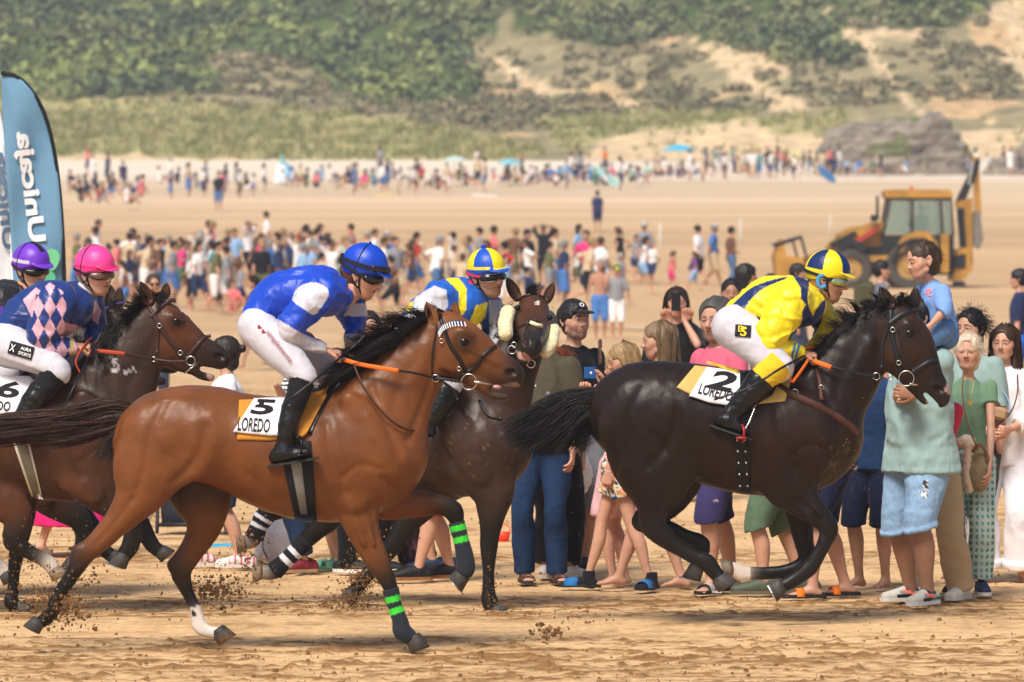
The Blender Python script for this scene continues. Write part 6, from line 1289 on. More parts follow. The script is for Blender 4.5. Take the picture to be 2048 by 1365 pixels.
# ------------------------------------------------------------ spectators standing along the course
HB_, HD_, HBL, HGR = (.022, .013, .009), (.010, .008, .008), (.34, .22, .10), (.07, .062, .058)
def sp(x, fy, h, th, sex, label, skin=SK1, hair=('short', HB_), top=None, bot=None, feet={}, arms={}, head=None, hands=('relax', 'relax'), shoes=None, lean=0, build=1., beard=0, barefeet=None, hsc=1., group='spectators lining the race course', hh=.006, hp=True, seed=0, dz=0, res=1., handdir={}, dx=0):
    s = (fy-HOR)/CH; Y = F/s; base = W(x, fy, Y); root = thing('person', base, label, 'person', group)
    J = stand(base, h, th, sex, lean=lean, build=build, arms=arms, feet=feet, head=head)
    if barefeet is None: barefeet = shoes is None or shoes[0] != 'shoe'
    V, Q, C = body_mesh(J, skin, h=.014*res, hh=hh, hands=hands, barefeet=barefeet, beard=beard, hairc=hair[1], hand_h=.006 if hp else None, hsc=hsc, handdir=handdir)
    b = obj('body', mk_mesh('person_body', V, Q, [M_skin], C), root)
    if hair[0]: hair_cap(J, hair[1], .011, hair[0], root, seed, h=.006)
    if top: shirt(J, parent=root, h=.011*res, seed=seed+1, **top)
    if bot: pants(J, parent=root, h=.011*res, seed=seed+2, **bot)
    if shoes:
        for n in 'lr':
            if shoes[0] == 'shoe': shoe(J, n, root, *shoes[1:3], **(shoes[3] if len(shoes) > 3 else {}))
            else: sandal(J, n, root, shoes[1], shoes[2], **(shoes[3] if len(shoes) > 3 else {}))
    return root, J, Y
def dn(seed=0):
    def f(V, C): return C*(1+.12*fbm(V, 20, 3, seed)[:, None]+.25*sm(.0, .5, fbm(V*np.array([1, 1, .35]), 6, 2, seed+4))[:, None])
    return f
def flat_c(c): return np.array(c if not isinstance(c, str) else lin(c))
def phone(c, w, hgt, rot, col, parent_label, name='phone', logo=False):
    mb = MB(); B = np.array(rot); mb.box(c, (w, .009, hgt), B, bev=.004)
    o = mb.build(name, mat('phone_%d' % int(col[2]*900+col[0]*77), col, .25, var=0)); o['label'] = parent_label; o['category'] = 'phone'
    cb = MB(); cb.box(np.asarray(c)+B@np.array([w*.36, -.006, hgt*.30]), (w*.2, .004, hgt*.3), B, bev=.001); cb.build('camera_bump', mat('phone_bump', '16181c', .2), o)
    if logo: lb = MB(); lb.sphere(np.asarray(c)+B@np.array([0, -.0055, 0]), (.008, .001, .009), 10, 6); lb.build('logo', M_white, o)
    return o
RZ = lambda a: np.array(Matrix.Rotation(R(a), 3, 'Z')); RX = lambda a: np.array(Matrix.Rotation(R(a), 3, 'X')); RY = lambda a: np.array(Matrix.Rotation(R(a), 3, 'Y'))
# man with the ripped shorts, boy on his shoulders
def ripf(V, C):
    C = dn(3)(V, C); px, py = proj(V); e = (inpoly(px, py, [(1846, 962), (1856, 960), (1858, 984), (1848, 982)]) | inpoly(px, py, [(1838, 982), (1852, 984), (1856, 994), (1846, 998)])) & (V[:, 1] < 34.75)
    C[e] = np.where(vn(V, 120, 4)[e][:, None] > 0, (.05, .04, .05), (.75, .78, .8)); C[(py > 1020) & ((py % 4) < 2)] *= 1.15; return C
def airf(a, z, s_, C):
    z = z-.008; C[:] = lin('c9c5be'); C[(a > -.03) & (a < .05) & (z > .055)] = lin('2a2a30'); C[(z > .010) & (z < .034) & (a < .12)] = lin('17171a'); C[(z > .034) & (z < .058) & (a > .0) & (a < .09)] = lin('8d8f96')
    C[(np.abs(z-(.036+.22*(a+.02))) < .010) & (a > -.03) & (a < .07)] = lin('ff7d62'); C[(z > .036) & (z < .050) & (a < -.035) & (a > -.08)] = lin('45cbb8'); C[(z < .010)] = lin('dcdad4'); C[(z < .022) & (a < .02)] = lin('4cc4dc'); C[(a > .11)] = lin('cfc8ba'); return C
YA = F/((1215-HOR)/CH)
rA, JA, _ = sp(1842, 1214, 1.86, -142, 'm', 'man in loose sea-green shirt and ripped pale denim shorts, carrying the boy on his shoulders', SK3*1.05, ('short', HD_),
    dict(col=flat_c('93aeab'), sleeve=.42, hem=.16, ex=.05, amp=.016, belly=.02, flare=.035), dict(col=flat_c('8aa9c8'), length=.46, ex=.035, m=M_denim, colf=ripf, cuff=.03, top=.0),
    feet={'l': (-.085, .045, 0, -14), 'r': (.085, -.035, 0, 16)}, arms={'l': (*W(1834, 788, YA-.34), (1.6, -.2, -.4), 'w'), 'r': (*W(1803, 780, YA-.05), (.2, -.3, -1), 'w')}, head=(-165, 5), shoes=('shoe', lin('c9c5be'), lin('e0ded8'), dict(bright=airf, laces=(.85, .8, .78), L=.29)), build=1.17, seed=1, handdir={'l': (-1, 0, .15), 'r': (1, -.2, .1)})
rB = thing('person', W(1885, 655, YA+.05), 'small boy in pale blue T-shirt and denim shorts riding on the man\'s shoulders', 'person', 'spectators lining the race course')
def boyJ():
    P = lambda x, y, d=0: W(x, y, YA+d); J = dict(h=1.12, sex='c', bu=1.32, B=basis(R(-165)))
    J['pel'] = P(1886, 655, .02); J['chest'] = P(1872, 595, .02); J['neck'] = P(1860, 566, .02); J['waist'] = P(1882, 630, .02); J['up'] = norm(J['chest']-J['pel']); J['tr'] = basis(R(-165))[0]
    J['head'] = P(1846, 526, .0); J['lsh'] = P(1884, 584, -.13); J['lel'] = P(1888, 622, -.20); J['lwr'] = P(1862, 650, -.22); J['rsh'] = P(1843, 584, .15); J['rel'] = P(1828, 620, .15); J['rwr'] = P(1826, 650, .05)
    for n, d in (('l', -.09), ('r', .10)): J[n+'hip'] = P(1884, 660, d); J[n+'kn'] = P(1832, 690, d*1.6); J[n+'an'] = P(1826, 772, d*1.8); J[n+'fd'] = norm(np.array([-.8, -.1, -.5]))
    J['HB'] = head_basis(-162, 8, 4); return J
JB = boyJ(); V, Q, C = body_mesh(JB, SK1*.98, h=.012, hh=.0045, hairc=(.05, .028, .016), hsc=1.15, headk='c', hands=('fist', 'relax')); obj('body', mk_mesh('boy_body', V, Q, [M_skin], C), rB)
hair_cap(JB, (.05, .028, .016), .009, 'short', rB, 7, h=.005); hair_tuft(JB, (.05, .028, .016), 500, ln=.035, seed=4, parent=rB, curl=.003, ahead=.0, name='fringe')
sB = shirt(JB, np.array([.20, .36, .72]), sleeve=.62, hem=.03, ex=.022, h=.008, parent=rB, amp=.010, seed=5); pants(JB, flat_c('5d83b4'), length=.42, ex=.022, h=.010, parent=rB, m=M_denim, colf=dn(6))
rb = bvh_of(np.array([v.co[:] for v in sB.data.vertices]), np.array([p.vertices[:] for p in sB.data.polygons])); print_on('print', '', rb, 1857, 585, 12, 16, 0, YA, mat('coral_print', 'e2868a', .8), sB, raw=(np.array([(x/3-.5, y/4-.5, 0) for y in range(5) for x in range(4)]), [[y*4+x, y*4+x+1, y*4+x+5, y*4+x+4] for y in range(4) for x in range(3) if (x+y) % 3]), off=.006)
# curly teen, elder woman, child in beige, young woman in white
rC, JC, _ = sp(1942, 1166, 1.76, -118, 'm', 'teenager with messy dark curly hair standing behind the white-haired woman', SK1*.9, ('curly', HD_), dict(col=flat_c('8da5a0'), sleeve=.45, hem=.12, ex=.04), dict(col=flat_c('3a3c3e'), length=.45, ex=.04), head=(-125, 0), seed=11, hp=False)
hair_tuft(JC, HD_, 900, ln=.07, seed=8, parent=rC, curl=.014, low=-.04)
rD, JD, YD = sp(1936, 1196, 1.63, -98, 'f', 'older woman with short white-blond hair, green top, gold pendant and patterned teal trousers', SK1*.95, ('curly', (.62, .52, .38)), dict(col=flat_c('67866c'), sleeve=.22, hem=.10, ex=.012, amp=.006), dict(col=flat_c('b9cfc6'), length=.86, ex=.03, flare=.02, colf=lambda V, C: np.where(((np.sin(V[:, 0]*190) > -.1) & (np.sin(V[:, 2]*150) > -.2))[:, None], lin('3f8280'), C)),
    head=(-103, 0), shoes=('shoe', lin('1f2c4c'), lin('d8d4cc')), arms={'l': (-.09, .14, .50), 'r': (.10, .06, .47)}, seed=12, build=.84)
hair_tuft(JD, (.66, .56, .42), 900, ln=.045, seed=9, parent=rD, curl=.006, low=-.03)
mb = MB(); mb.tube([W(1932, 762, YD-.16), W(1938, 790, YD-.185), W(1940, 800, YD-.19)], .0015, 5); mb.tube([W(1948, 762, YD-.16), W(1943, 790, YD-.185), W(1940, 800, YD-.19)], .0015, 5); mb.box(W(1940, 806, YD-.19), (.022, .004, .03), bev=.002); o = mb.build('gold_pendant', mat('gold', 'd8ae4a', .3, metal=.8), rD)
def knit(name, pts, r, col, lab, cat, seed=0):
    P = [(*W(p[0], p[1], p[2]), rr) for p, rr in zip(pts, r)]; lo, hi = bounds([p[:3] for p in P], .12); v = Vol(lo, hi, .008); v.add(P, k=0); V, Q = v.mesh(); V = wrinkle(V, Q, .010, 22, seed); o = obj(name, mk_mesh(name, V, Q, [M_cloth], np.tile(col, (len(V), 1)))); o['label'] = lab; o['category'] = cat; return o
knit('sweater', [(1890, 892, YD-.1), (1915, 888, YD-.17), (1938, 884, YD-.2), (1936, 910, YD-.22), (1933, 945, YD-.23), (1938, 978, YD-.22)], [.02, .03, .04, .03, .026, .026], lin('d9c8b0'), 'cream sweater knotted round the waist of the white-haired woman', 'sweater', 3)
g = thing('shoulder_bag', W(1962, 965, YD-.22), 'olive canvas bag with brown strap hanging at the white-haired woman\'s hip', 'bag')
P = [(*W(1962, 905, YD-.22), .030, .02), (*W(1961, 925, YD-.22), .062, .05), (*W(1958, 950, YD-.22), .070, .06), (*W(1958, 966, YD-.22), .055, .05)]; v = Vol(*bounds([p[:3] for p in P], .12), .007); v.add(P, k=0); V, Q = v.mesh(); obj('pouch', mk_mesh('pouch', wrinkle(V, Q, .006, 18, 2), Q, [M_cloth], np.tile(lin('8f8060'), (len(V), 1))), g)
cable('strap', [(1928, 735, YD-.08), (1925, 790, YD-.17), (1936, 850, YD-.22), (1955, 895, YD-.24)], .011, mat('tan_leather', '7c4a25', .5), g, flat=.4); cable('clasp', [(1945, 905, YD-.28), (1958, 890, YD-.3), (1972, 905, YD-.28), (1974, 925, YD-.27)], .012, mat('tan_leather'), g, flat=.6)
rF, JF, _ = sp(1868, 1203, 1.46, -120, 'm', 'person in beige chinos and white trainers, hidden behind the man in ripped shorts', SK1, ('short', HB_), dict(col=flat_c('c03148'), sleeve=.3, hem=.08, ex=.02), dict(col=flat_c('b59c78'), length=.95, ex=.03, flare=.03, name='trousers'), shoes=('shoe', lin('d8d2c4'), lin('cfc8b8'), dict(laces=(.8, .78, .7))), feet={'l': (-.13, .0, 0, 0), 'r': (.06, 0, 0, 0)}, seed=13, hp=False, arms={'l': (-.02, .12, .5), 'r': (.02, .12, .5)})
rE, JE, YE = sp(2008, 1165, 1.655, -104, 'f', 'young woman with long brown hair, white knitted jumper and wide white jeans', SK1*1.02, ('long', (.045, .022, .012)), dict(col=flat_c('ece7e6'), sleeve=.88, hem=.11, ex=.05, amp=.012, m=M_cloth), dict(col=flat_c('eeebf0'), length=.90, ex=.015, flare=.07, cuff=.05, name='trousers', amp=.008),
    head=(-108, 0, -2), build=1.08, arms={'r': (.04, .16, .60), 'l': (-.05, .17, .61)}, feet={'l': (-.075, .0, 0, -30), 'r': (.085, .02, 0, 25)}, seed=14, hands=('fist', 'fist'))
long_hair(JE, (.055, .026, .013), 900, .34, 3, rE)
g = thing('crossbody_bag', W(1990, 835, YE-.3), 'small tan and maroon bag held by the young woman in white', 'bag'); mb = MB(); mb.box(W(1994, 826, YE-.27), (.14, .07, .085), RY(15), bev=.02); mb.build('pouch', mat('bag_tan', 'a98a66', .7), g); mb = MB(); mb.box(W(1982, 820, YE-.25), (.10, .08, .13), RY(25), bev=.02); mb.build('flap', mat('bag_maroon', '6a1524', .6), g)
cable('strap', [(1988, 750, YE-.08), (2000, 775, YE-.19), (2018, 805, YE-.24), (2016, 835, YE-.27)], .010, mat('strap_blue', '8d9fb8', .8), g, flat=.5); cable('strap', [(2035, 750, YE-.10), (2034, 790, YE-.2), (2018, 830, YE-.27), (1976, 862, YE-.28)], .009, mat('strap_plum', '4a1620', .6), g, flat=.5)
# people behind the leading horse
rG, JG, YG = sp(1748, 1182, 1.62, -115, 'f', 'barefoot person in blue denim shirt and navy shorts beside the man in ripped shorts', SK1*.8, ('short', HB_), dict(col=flat_c('243a5e'), sleeve=.8, hem=.08, ex=.04, flare=.02, m=M_denim), dict(col=flat_c('1d2440'), length=.44, ex=.035), arms={'l': (-.19, .02, .46), 'r': (.17, 0, .46)}, feet={'l': (-.05, 0, 0, 10), 'r': (.06, 0, 0, 30)}, seed=15)
rH, JH, _ = sp(1668, 1200, 1.77, -170, 'm', 'person in navy shorts and orange slides behind the leading horse', SK1*.9, ('short', (.10, .05, .03)), dict(col=flat_c('e6e6ee'), sleeve=.42, hem=.12, ex=.03), dict(col=flat_c('1b2140'), length=.45, ex=.035), shoes=('slide', (.012, .012, .014), lin('f07a1c')), feet={'l': (-.06, .09, 0, 0), 'r': (.06, -.06, 0, -10)}, head=(-165, 5), seed=16, hp=False)
rH2, _, _ = sp(1556, 1194, 1.62, 178, 'm', 'person in sage green shorts and dark green trainers behind the leading horse', SK1, ('short', HB_), dict(col=flat_c('5a6f78'), sleeve=.42, hem=.12, ex=.03), dict(col=flat_c('5b735c'), length=.45, ex=.04), shoes=('shoe', lin('4a5142'), lin('5b5a4c'), dict(laces=(.3, .33, .25), L=.31)), feet={'l': (-.05, .05, 0, 0), 'r': (.06, -.10, 0, 0)}, seed=17, hp=False)
def shf(V, C): 
    px, py = proj(V); e = (px > 1426) & (px < 1440) & (np.abs(py-1003) < 1.6); C[e] = (.6, .4, .4); C[(px > 1426) & (px < 1440) & (np.abs(py-1007) < 1.2)] = (.1, .5, .5); return C
rP, JP, YP = sp(1437, 1192, 1.84, -142, 'm', 'grey-haired bearded man in pink polo shirt and violet shorts', SK1*.92, ('short', HGR), dict(col=flat_c('d4627a'), sleeve=.45, hem=.14, ex=.035, belly=.02), dict(col=flat_c('3a3560'), length=.45, ex=.04, colf=shf), shoes=('slide', (.012, .012, .014), (.012, .012, .014), dict(straps=((.075, .07),))), feet={'l': (-.02, .05, 0, -25), 'r': (.06, -.12, 0, 0)}, head=(-118, 4), beard=.75, seed=18, hsc=1.1)
mb = MB(); a = JP['lan']; d = JP['lfd']; sd_ = norm(np.cross(d, (0, 0, 1)))
for t in (.055, .075, .095):
    V = []; 
    for e in (-.005, .005):
        for i in range(9):
            A = math.pi*i/8; V.append(a-np.array([0, 0, .0475])+d*(t+e)*1.03+sd_*math.cos(A)*.0535+np.array([0, 0, 1])*(.012+(.053-.07*max(t-.03, 0)*.7)*math.sin(A)))
    mb.raw(V, [[i, i+1, 10+i, 9+i] for i in range(8)])
s_ = mb.build('white_stripes', M_white, rP, kind='stuff')
tv, tf = text_pts('adidas', .02); mm = (tv[:, 0]-tv[:, 0].min())/(np.ptp(tv[:, 0])); yy = (tv[:, 1]-tv[:, 1].min())/np.ptp(tv[:, 1])
base_ = a-np.array([0, 0, .0475]); side_ = -sd_ if (-sd_)[1] < 0 else sd_
obj('lettering', mk_mesh('lettering', np.array([base_+side_*(.060)+np.array([(u-.5)*.085+d[0]*.075, d[1]*.075-.004, .002+w_*.016]) for u, w_ in zip(mm, yy)]), tf, [M_white], smooth=False), rP)
rI, JI, _ = sp(1322, 1183, 1.69, 176, 'f', 'woman with long dirty-blond hair seen in profile, facing left, barefoot', SK1*.95, ('long', (.20, .13, .07)), dict(col=flat_c('d9a7a8'), sleeve=.3, hem=.08, ex=.02), dict(col=flat_c('d59aa0'), length=.40, ex=.03), head=(178, 4), feet={'l': (-.05, .16, 0, -8), 'r': (.05, -.08, 0, 8)}, seed=19, hp=False)
long_hair(JI, (.24, .16, .085), 900, .24, 5, rI)
flc = [lin(c) for c in ('e9e2cc', '1f4f86', 'e28a6a', 'e9c35a', '2c2f4a', 'd7e4ea')]
def flo(V, C):
    n = vn(V, 60, 2); k = vn(V, 48, 9); i = np.where(n > .25, 2, np.where(n < -.3, 1, np.where(k > .35, 3, np.where(k < -.45, 4, 0)))); return np.array(flc)[i]
rJ, JJ, YJ = sp(1238, 1184, 1.56, 170, 'f', 'blond girl in short floral romper and blue slides, raising a phone', SK1*1.02, ('long', HBL), dict(col=flat_c('1b1b22'), sleeve=.3, hem=.02, ex=.02), dict(col=flat_c('e9e2cc'), length=.22, ex=.035, colf=flo, skirt=False, flare=.01), shoes=('slide', (.015, .015, .02), lin('2270b4'), dict(sock=(.014, .014, .02), straps=((.10, .09),))),
    feet={'l': (-.05, -.14, 0, -75), 'r': (.03, .135, 0, 10)}, arms={'r': (*W(1209, 780, F/((1184-480)/CH)-.1), (0, .3, -1), 'w')}, head=(178, 14), lean=-4, seed=20, hands=('grip', 'relax'), build=.92, handdir={'r': (-.1, -.1, 1), 'rp': (1, .3, 0)})
long_hair(JJ, (.38, .25, .12), 700, .14, 6, rJ)
phone(W(1200, 704, YJ-.14), .012*6.2, .155, RZ(78)@RY(-6), (.10, .06, .05), 'rose-brown phone held upright by the blond girl', logo=False)
rK, JK, YK = sp(1240, 1176, 1.50, 150, 'f', 'person hidden behind the blond girl, hands reaching left with a blue phone', SK1*1.05, ('short', HBL), dict(col=flat_c('d8c8cc'), sleeve=.4, hem=.1, ex=.02), dict(col=flat_c('e0b4b8'), length=.35, ex=.03), arms={'l': (*W(1163, 792, F/((1176-480)/CH)-.03), (0, 0, -1), 'w'), 'r': (*W(1205, 796, F/((1176-480)/CH)-.03), (0, 0, -1), 'w')}, hands=('grip', 'grip'), seed=21, handdir={'l': (.3, 0, 1), 'r': (-.2, 0, 1), 'lp': (0, 1, 0), 'rp': (0, 1, 0)})
phone(W(1182, 746, YK-.03), .088, .078, np.eye(3), (.02, .10, .30), 'blue phone held sideways above the black tail by the person behind the blond girl', logo=True)
rL, JL, YL = sp(1088, 1172, 1.76, -104, 'm', 'man in olive polo shirt, brown belt, blue jeans and strappy brown sandals', SK1*.95, ('short', HGR), dict(col=flat_c('4c4636'), sleeve=.48, hem=.04, ex=.035, belly=.035, amp=.008), dict(col=np.array([.014, .034, .090]), length=.96, ex=.014, m=M_denim, colf=dn(9), name='jeans', amp=.007),
    arms={'l': (-.125, .07, .50), 'r': (.19, .02, .47)}, feet={'l': (-.05, 0, 0, -30), 'r': (.07, .01, 0, -25)}, shoes=('sandal', (.03, .02, .015), (.09, .04, .02), dict(straps=((.03, .02), (.07, .025), (.115, .025)))), head=(-100, 8), seed=22, build=1.1)
mb = MB(); n_ = 28; P = []
for e in (-.018, .018):
    for i in range(n_):
        A = 2*math.pi*i/n_; r_ = JL['B'][0]; f_ = JL['B'][1]; P.append(JL['pel']+np.array([0, 0, .055+e])+r_*math.cos(A)*.188+f_*math.sin(A)*.140)
mb.raw(P, [[i, (i+1) % n_, n_+(i+1) % n_, n_+i] for i in range(n_)]); bl = mb.build('belt', mat('belt_brown', '6b3a20', .5), rL, True); md = bl.modifiers.new('thick', 'SOLIDIFY'); md.thickness = .006
mb = MB(); bf = JL['pel']+np.array([0, 0, .055])+JL['B'][1]*.145; mb.torus(bf, .02, .004, JL['B'][1], 12, 5); mb.build('belt_buckle', M_steel, bl)
mb = MB(); q = W(1096, 787, YL-.19); mb.sphere(q, (.012, .004, .012), 10, 6); mb.build('badge', mat('badge', '8f7f9c', .5), rL); mb = MB(); mb.sphere(W(1071, 772, YL-.19), (.006, .004, .006), 8, 6); mb.build('button', M_white, rL)
rM, JM, YM = sp(1146, 1150, 1.80, -62, 'm', 'bearded man in black cap and black T-shirt looking right over the crowd', SK1*.9, ('short', HD_), dict(col=flat_c('14161b'), sleeve=.45, hem=.12, ex=.03), dict(col=flat_c('8b8c93'), length=.45, ex=.04), shoes=('shoe', lin('121214'), lin('dcd8d0'), dict(laces=(.8, .8, .8), L=.29)), head=(-58, -3), beard=.8, seed=23, feet={'l': (-.05, 0, 0, 30), 'r': (.05, 0, 0, 10)}, hsc=1.07)
def cap(J, parent, col, pk=None, name='cap'):
    v = Vol((-.13, -.15, -.02), (.13, .22, .17), .005); v.add([(0, -.015, .042, .103, .089)], (1, 0, 0), 0, cuts=[((0, 0, .03), (0, .1, -1))]); v.add([(0, .07, .062, .008, .07), (0, .13, .055, .006, .065), (0, .165, .045, .004, .045)], (1, 0, 0), .008); v.add([(0, -.015, .03, .098, .084)], (1, 0, 0), .003, sub=True)
    V, Q = v.mesh(); return obj(name, mk_mesh(name, V@J['HB']*J['hs']+J['head'], Q, [M_cloth], np.tile(col, (len(V), 1))), parent)
cm = cap(JM, rM, (.012, .012, .015)); mb = MB(); q = np.array([0, .088, .10])@JM['HB']*JM['hs']+JM['head']; mb.torus(q, .014, .004, JM['HB'][1]+np.array([0, 0, .6]), 12, 5); mb.build('cap_emblem', M_white, cm)
shM = [c for c in rM.children if c.name.startswith('shirt')][0]; rb = bvh_of(np.array([v.co[:] for v in shM.data.vertices]), np.array([p.vertices[:] for p in shM.data.polygons]))
print_on('emblem', 'B', rb, 1150, 735, 10, 10, -8, YM, M_white, shM, off=.006); print_on('emblem', '~', rb, 1147, 728, 10, 5, -8, YM, M_white, shM, off=.006)
knit('white_top', [(1140, 880, YM-.22), (1150, 915, YM-.24), (1156, 955, YM-.25), (1150, 975, YM-.25)], [.05, .085, .09, .07], lin('e2dedc'), 'loose white cloth hanging over the grey shorts of the man in the black cap', 'towel', 5)
rN2, JN2, _ = sp(1112, 1162, 1.50, 70, 'f', 'person with curly auburn hair seen from behind, between the olive polo and the black cap', SK1, ('long', (.22, .055, .018)), dict(col=flat_c('e8e8ee'), sleeve=.4, hem=.1, ex=.03), dict(col=flat_c('121217'), length=.86, ex=.03, flare=.03, name='trousers'), shoes=('shoe', lin('d5d2cc'), lin('cfccc4')), seed=24, hp=False)
hair_tuft(JN2, (.26, .07, .02), 1400, ln=.08, seed=19, parent=rN2, curl=.016, low=-.09)
# left side
rQ, JQ, _ = sp(455, 1140, 1.56, -172, 'f', 'woman in white T-shirt with dark tied-back hair and white trainers with pink stripes', SK1*.95, ('bun', (.02, .012, .010)), dict(col=flat_c('e9e9ec'), sleeve=.5, hem=.12, ex=.04), dict(col=flat_c('2a3a5c'), length=.42, ex=.03), shoes=('shoe', lin('d8d2cc'), lin('d6d0c6'), dict(bright=lambda a, z, s_, C: np.where(((np.sin(a*150) > .55) & (z > .02) & (a < .09))[:, None], (.6, .05, .15), C))), seed=31, feet={'l': (-.09, -.06, 0, 10), 'r': (.09, .10, 0, -5)}, head=(178, 4), build=1.05)
rS, _, _ = sp(737, 1152, 1.74, -82, 'm', 'boy with dark short hair in black trousers, peering from behind the blue jockey\'s arm', SK1*.85, ('short', (.018, .012, .010)), dict(col=flat_c('3a4656'), sleeve=.45, hem=.12, ex=.03), dict(col=flat_c('14161c'), length=.95, ex=.03, name='trousers'), shoes=('shoe', lin('111113'), lin('dedad2'), dict(laces=(.05, .05, .05), L=.3)), head=(-80, 0), seed=32, feet={'l': (-.02, .0, 0, -80), 'r': (.08, 0, 0, -60)}, hp=False)
rT, _, _ = sp(676, 1142, 1.48, -168, 'f', 'bare-legged person in mint green clogs behind the bay horse', SK1, ('short', HB_), dict(col=flat_c('7a5a4a'), sleeve=.4, hem=.1, ex=.02), dict(col=flat_c('3c4c6c'), length=.42, ex=.02), shoes=('slide', lin('7fc9a4'), lin('7fc9a4'), dict(straps=((.03, .03), (.09, .06)))), seed=33, hp=False)
rU, _, _ = sp(606, 1150, 1.60, -150, 'f', 'person in rolled-up jeans and dark red espadrilles behind the bay horse', SK1, ('short', HB_), dict(col=flat_c('e6e4e0'), sleeve=.5, hem=.14, ex=.04, colf=lambda V, C: np.where((np.sin(V[:, 2]*230) > .1)[:, None], (.03, .03, .035), C)), dict(col=np.array([.016, .038, .095]), length=.84, ex=.015, m=M_denim, colf=dn(4), cuff=.04, name='jeans'), shoes=('shoe', lin('7c2234'), lin('a88866')), seed=34, feet={'l': (-.06, .02, 0, 0), 'r': (.06, -.04, 0, 0)}, hp=False, arms={'r': (*W(552, 770, 37.6), (0, 0, -1), 'w')})
rV, _, _ = sp(893, 1166, 1.70, -170, 'm', 'person in red shorts and black gum-soled trainers behind the dark brown horse', SK1, ('short', HB_), dict(col=flat_c('44505c'), sleeve=.45, hem=.1, ex=.02), dict(col=flat_c('9c2434'), length=.44, ex=.04), shoes=('shoe', lin('101012'), lin('8c6038'), dict(L=.30)), seed=35, feet={'l': (-.05, .12, 0, 0), 'r': (.06, -.03, 0, 0)}, hp=False)
rV2, _, _ = sp(872, 1148, 1.62, -172, 'm', 'person with white socks and navy trainers just behind the red shorts', SK1, ('short', HB_), dict(col=flat_c('33507c'), sleeve=.45, hem=.1, ex=.02), dict(col=flat_c('3a3a44'), length=.44, ex=.03), shoes=('shoe', lin('1c2a44'), lin('a9c4c8')), seed=36, feet={'l': (-.05, .02, 0, 0), 'r': (.05, -.06, 0, 0)}, hp=False)
rX, _, _ = sp(838, 1146, 1.55, -165, 'f', 'person in wide maroon patterned trousers and brown sandals', SK1*.9, ('short', HB_), dict(col=flat_c('5a3040'), sleeve=.45, hem=.1, ex=.02), dict(col=flat_c('2c1620'), length=.92, ex=.03, flare=.06, name='trousers', colf=lambda V, C: np.where((vn(V, 40, 3) > .35)[:, None], (.10, .04, .05), C)), shoes=('sandal', (.03, .02, .015), (.07, .04, .03)), seed=37, hp=False)
rZ, _, _ = sp(140, 1114, 1.58, -150, 'f', 'person in bright pink skirt behind the dark bay horse', SK1*1.05, ('short', HB_), dict(col=flat_c('d9d9e2'), sleeve=.45, hem=.05, ex=.02), dict(col=np.array([.62, .012, .14]), length=.80, ex=.04, flare=.20, skirt=True, name='skirt', amp=.012), shoes=('sandal', (.25, .2, .18), (.35, .3, .3)), seed=38, feet={'l': (-.03, .16, 0, 0), 'r': (.06, -.16, 0, 30)}, hp=False)
# second line, further back on the sand
rN, JN, YN = sp(1354, 1004, 1.80, -90, 'f', 'woman with long dark hair and black leather jacket filming with her phone', SK1*.92, ('long', (.025, .014, .010)), dict(col=(.010, .010, .012), sleeve=.55, hem=.05, ex=.02), dict(col=flat_c('1a1a20'), length=.9, ex=.02, name='trousers'), arms={'l': (-.032, .10, .858, (-.6, .2, -1)), 'r': (.040, .10, .855, (.6, .2, -1))}, hands=('grip', 'grip'), head=(-90, 2), seed=41, handdir={'l': (.25, 0, 1), 'r': (-.25, 0, 1), 'lp': (0, 1, 0), 'rp': (0, 1, 0)})
long_hair(JN, (.035, .018, .012), 800, .42, 8, rN)
bq = [(*(JN['neck']+np.array([-.10, 0, -.02])), .05, .05), (*(JN['lsh']*.5+JN['rsh']*.5+np.array([-.24, 0, -.10])), .045, .05), (*(JN['pel']+np.array([-.26, 0, .15])), .05, .07), (*(JN['pel']+np.array([-.27, 0, -.05])), .05, .07)]
v = Vol(*bounds([q[:3] for q in bq]+[tuple(np.array(q[:3])*np.array([1, 1, 1])+np.array([.52, 0, 0])) for q in bq], .14), .011)
for s in (1, -1): v.add([(JN['pel'][0]+(q[0]-JN['pel'][0])*s, q[1], q[2], q[3], q[4]) for q in bq], k=.02)
v.add([(*(JN['chest']+np.array([0, .08, 0])), .08, .17), (*(JN['pel']+np.array([0, .1, .1])), .07, .18)], (1, 0, 0), .03); V, Q = v.mesh(); obj('jacket', mk_mesh('jacket', wrinkle(V, Q, .01, 10, 3), Q, [M_black]), rN)
hp_ = (JN['lwr']+JN['rwr'])/2; phone(W(1352, 604, hp_[1]-.03), .078, .155, np.eye(3), (.012, .012, .016), 'black phone in front of the face of the woman in the leather jacket')
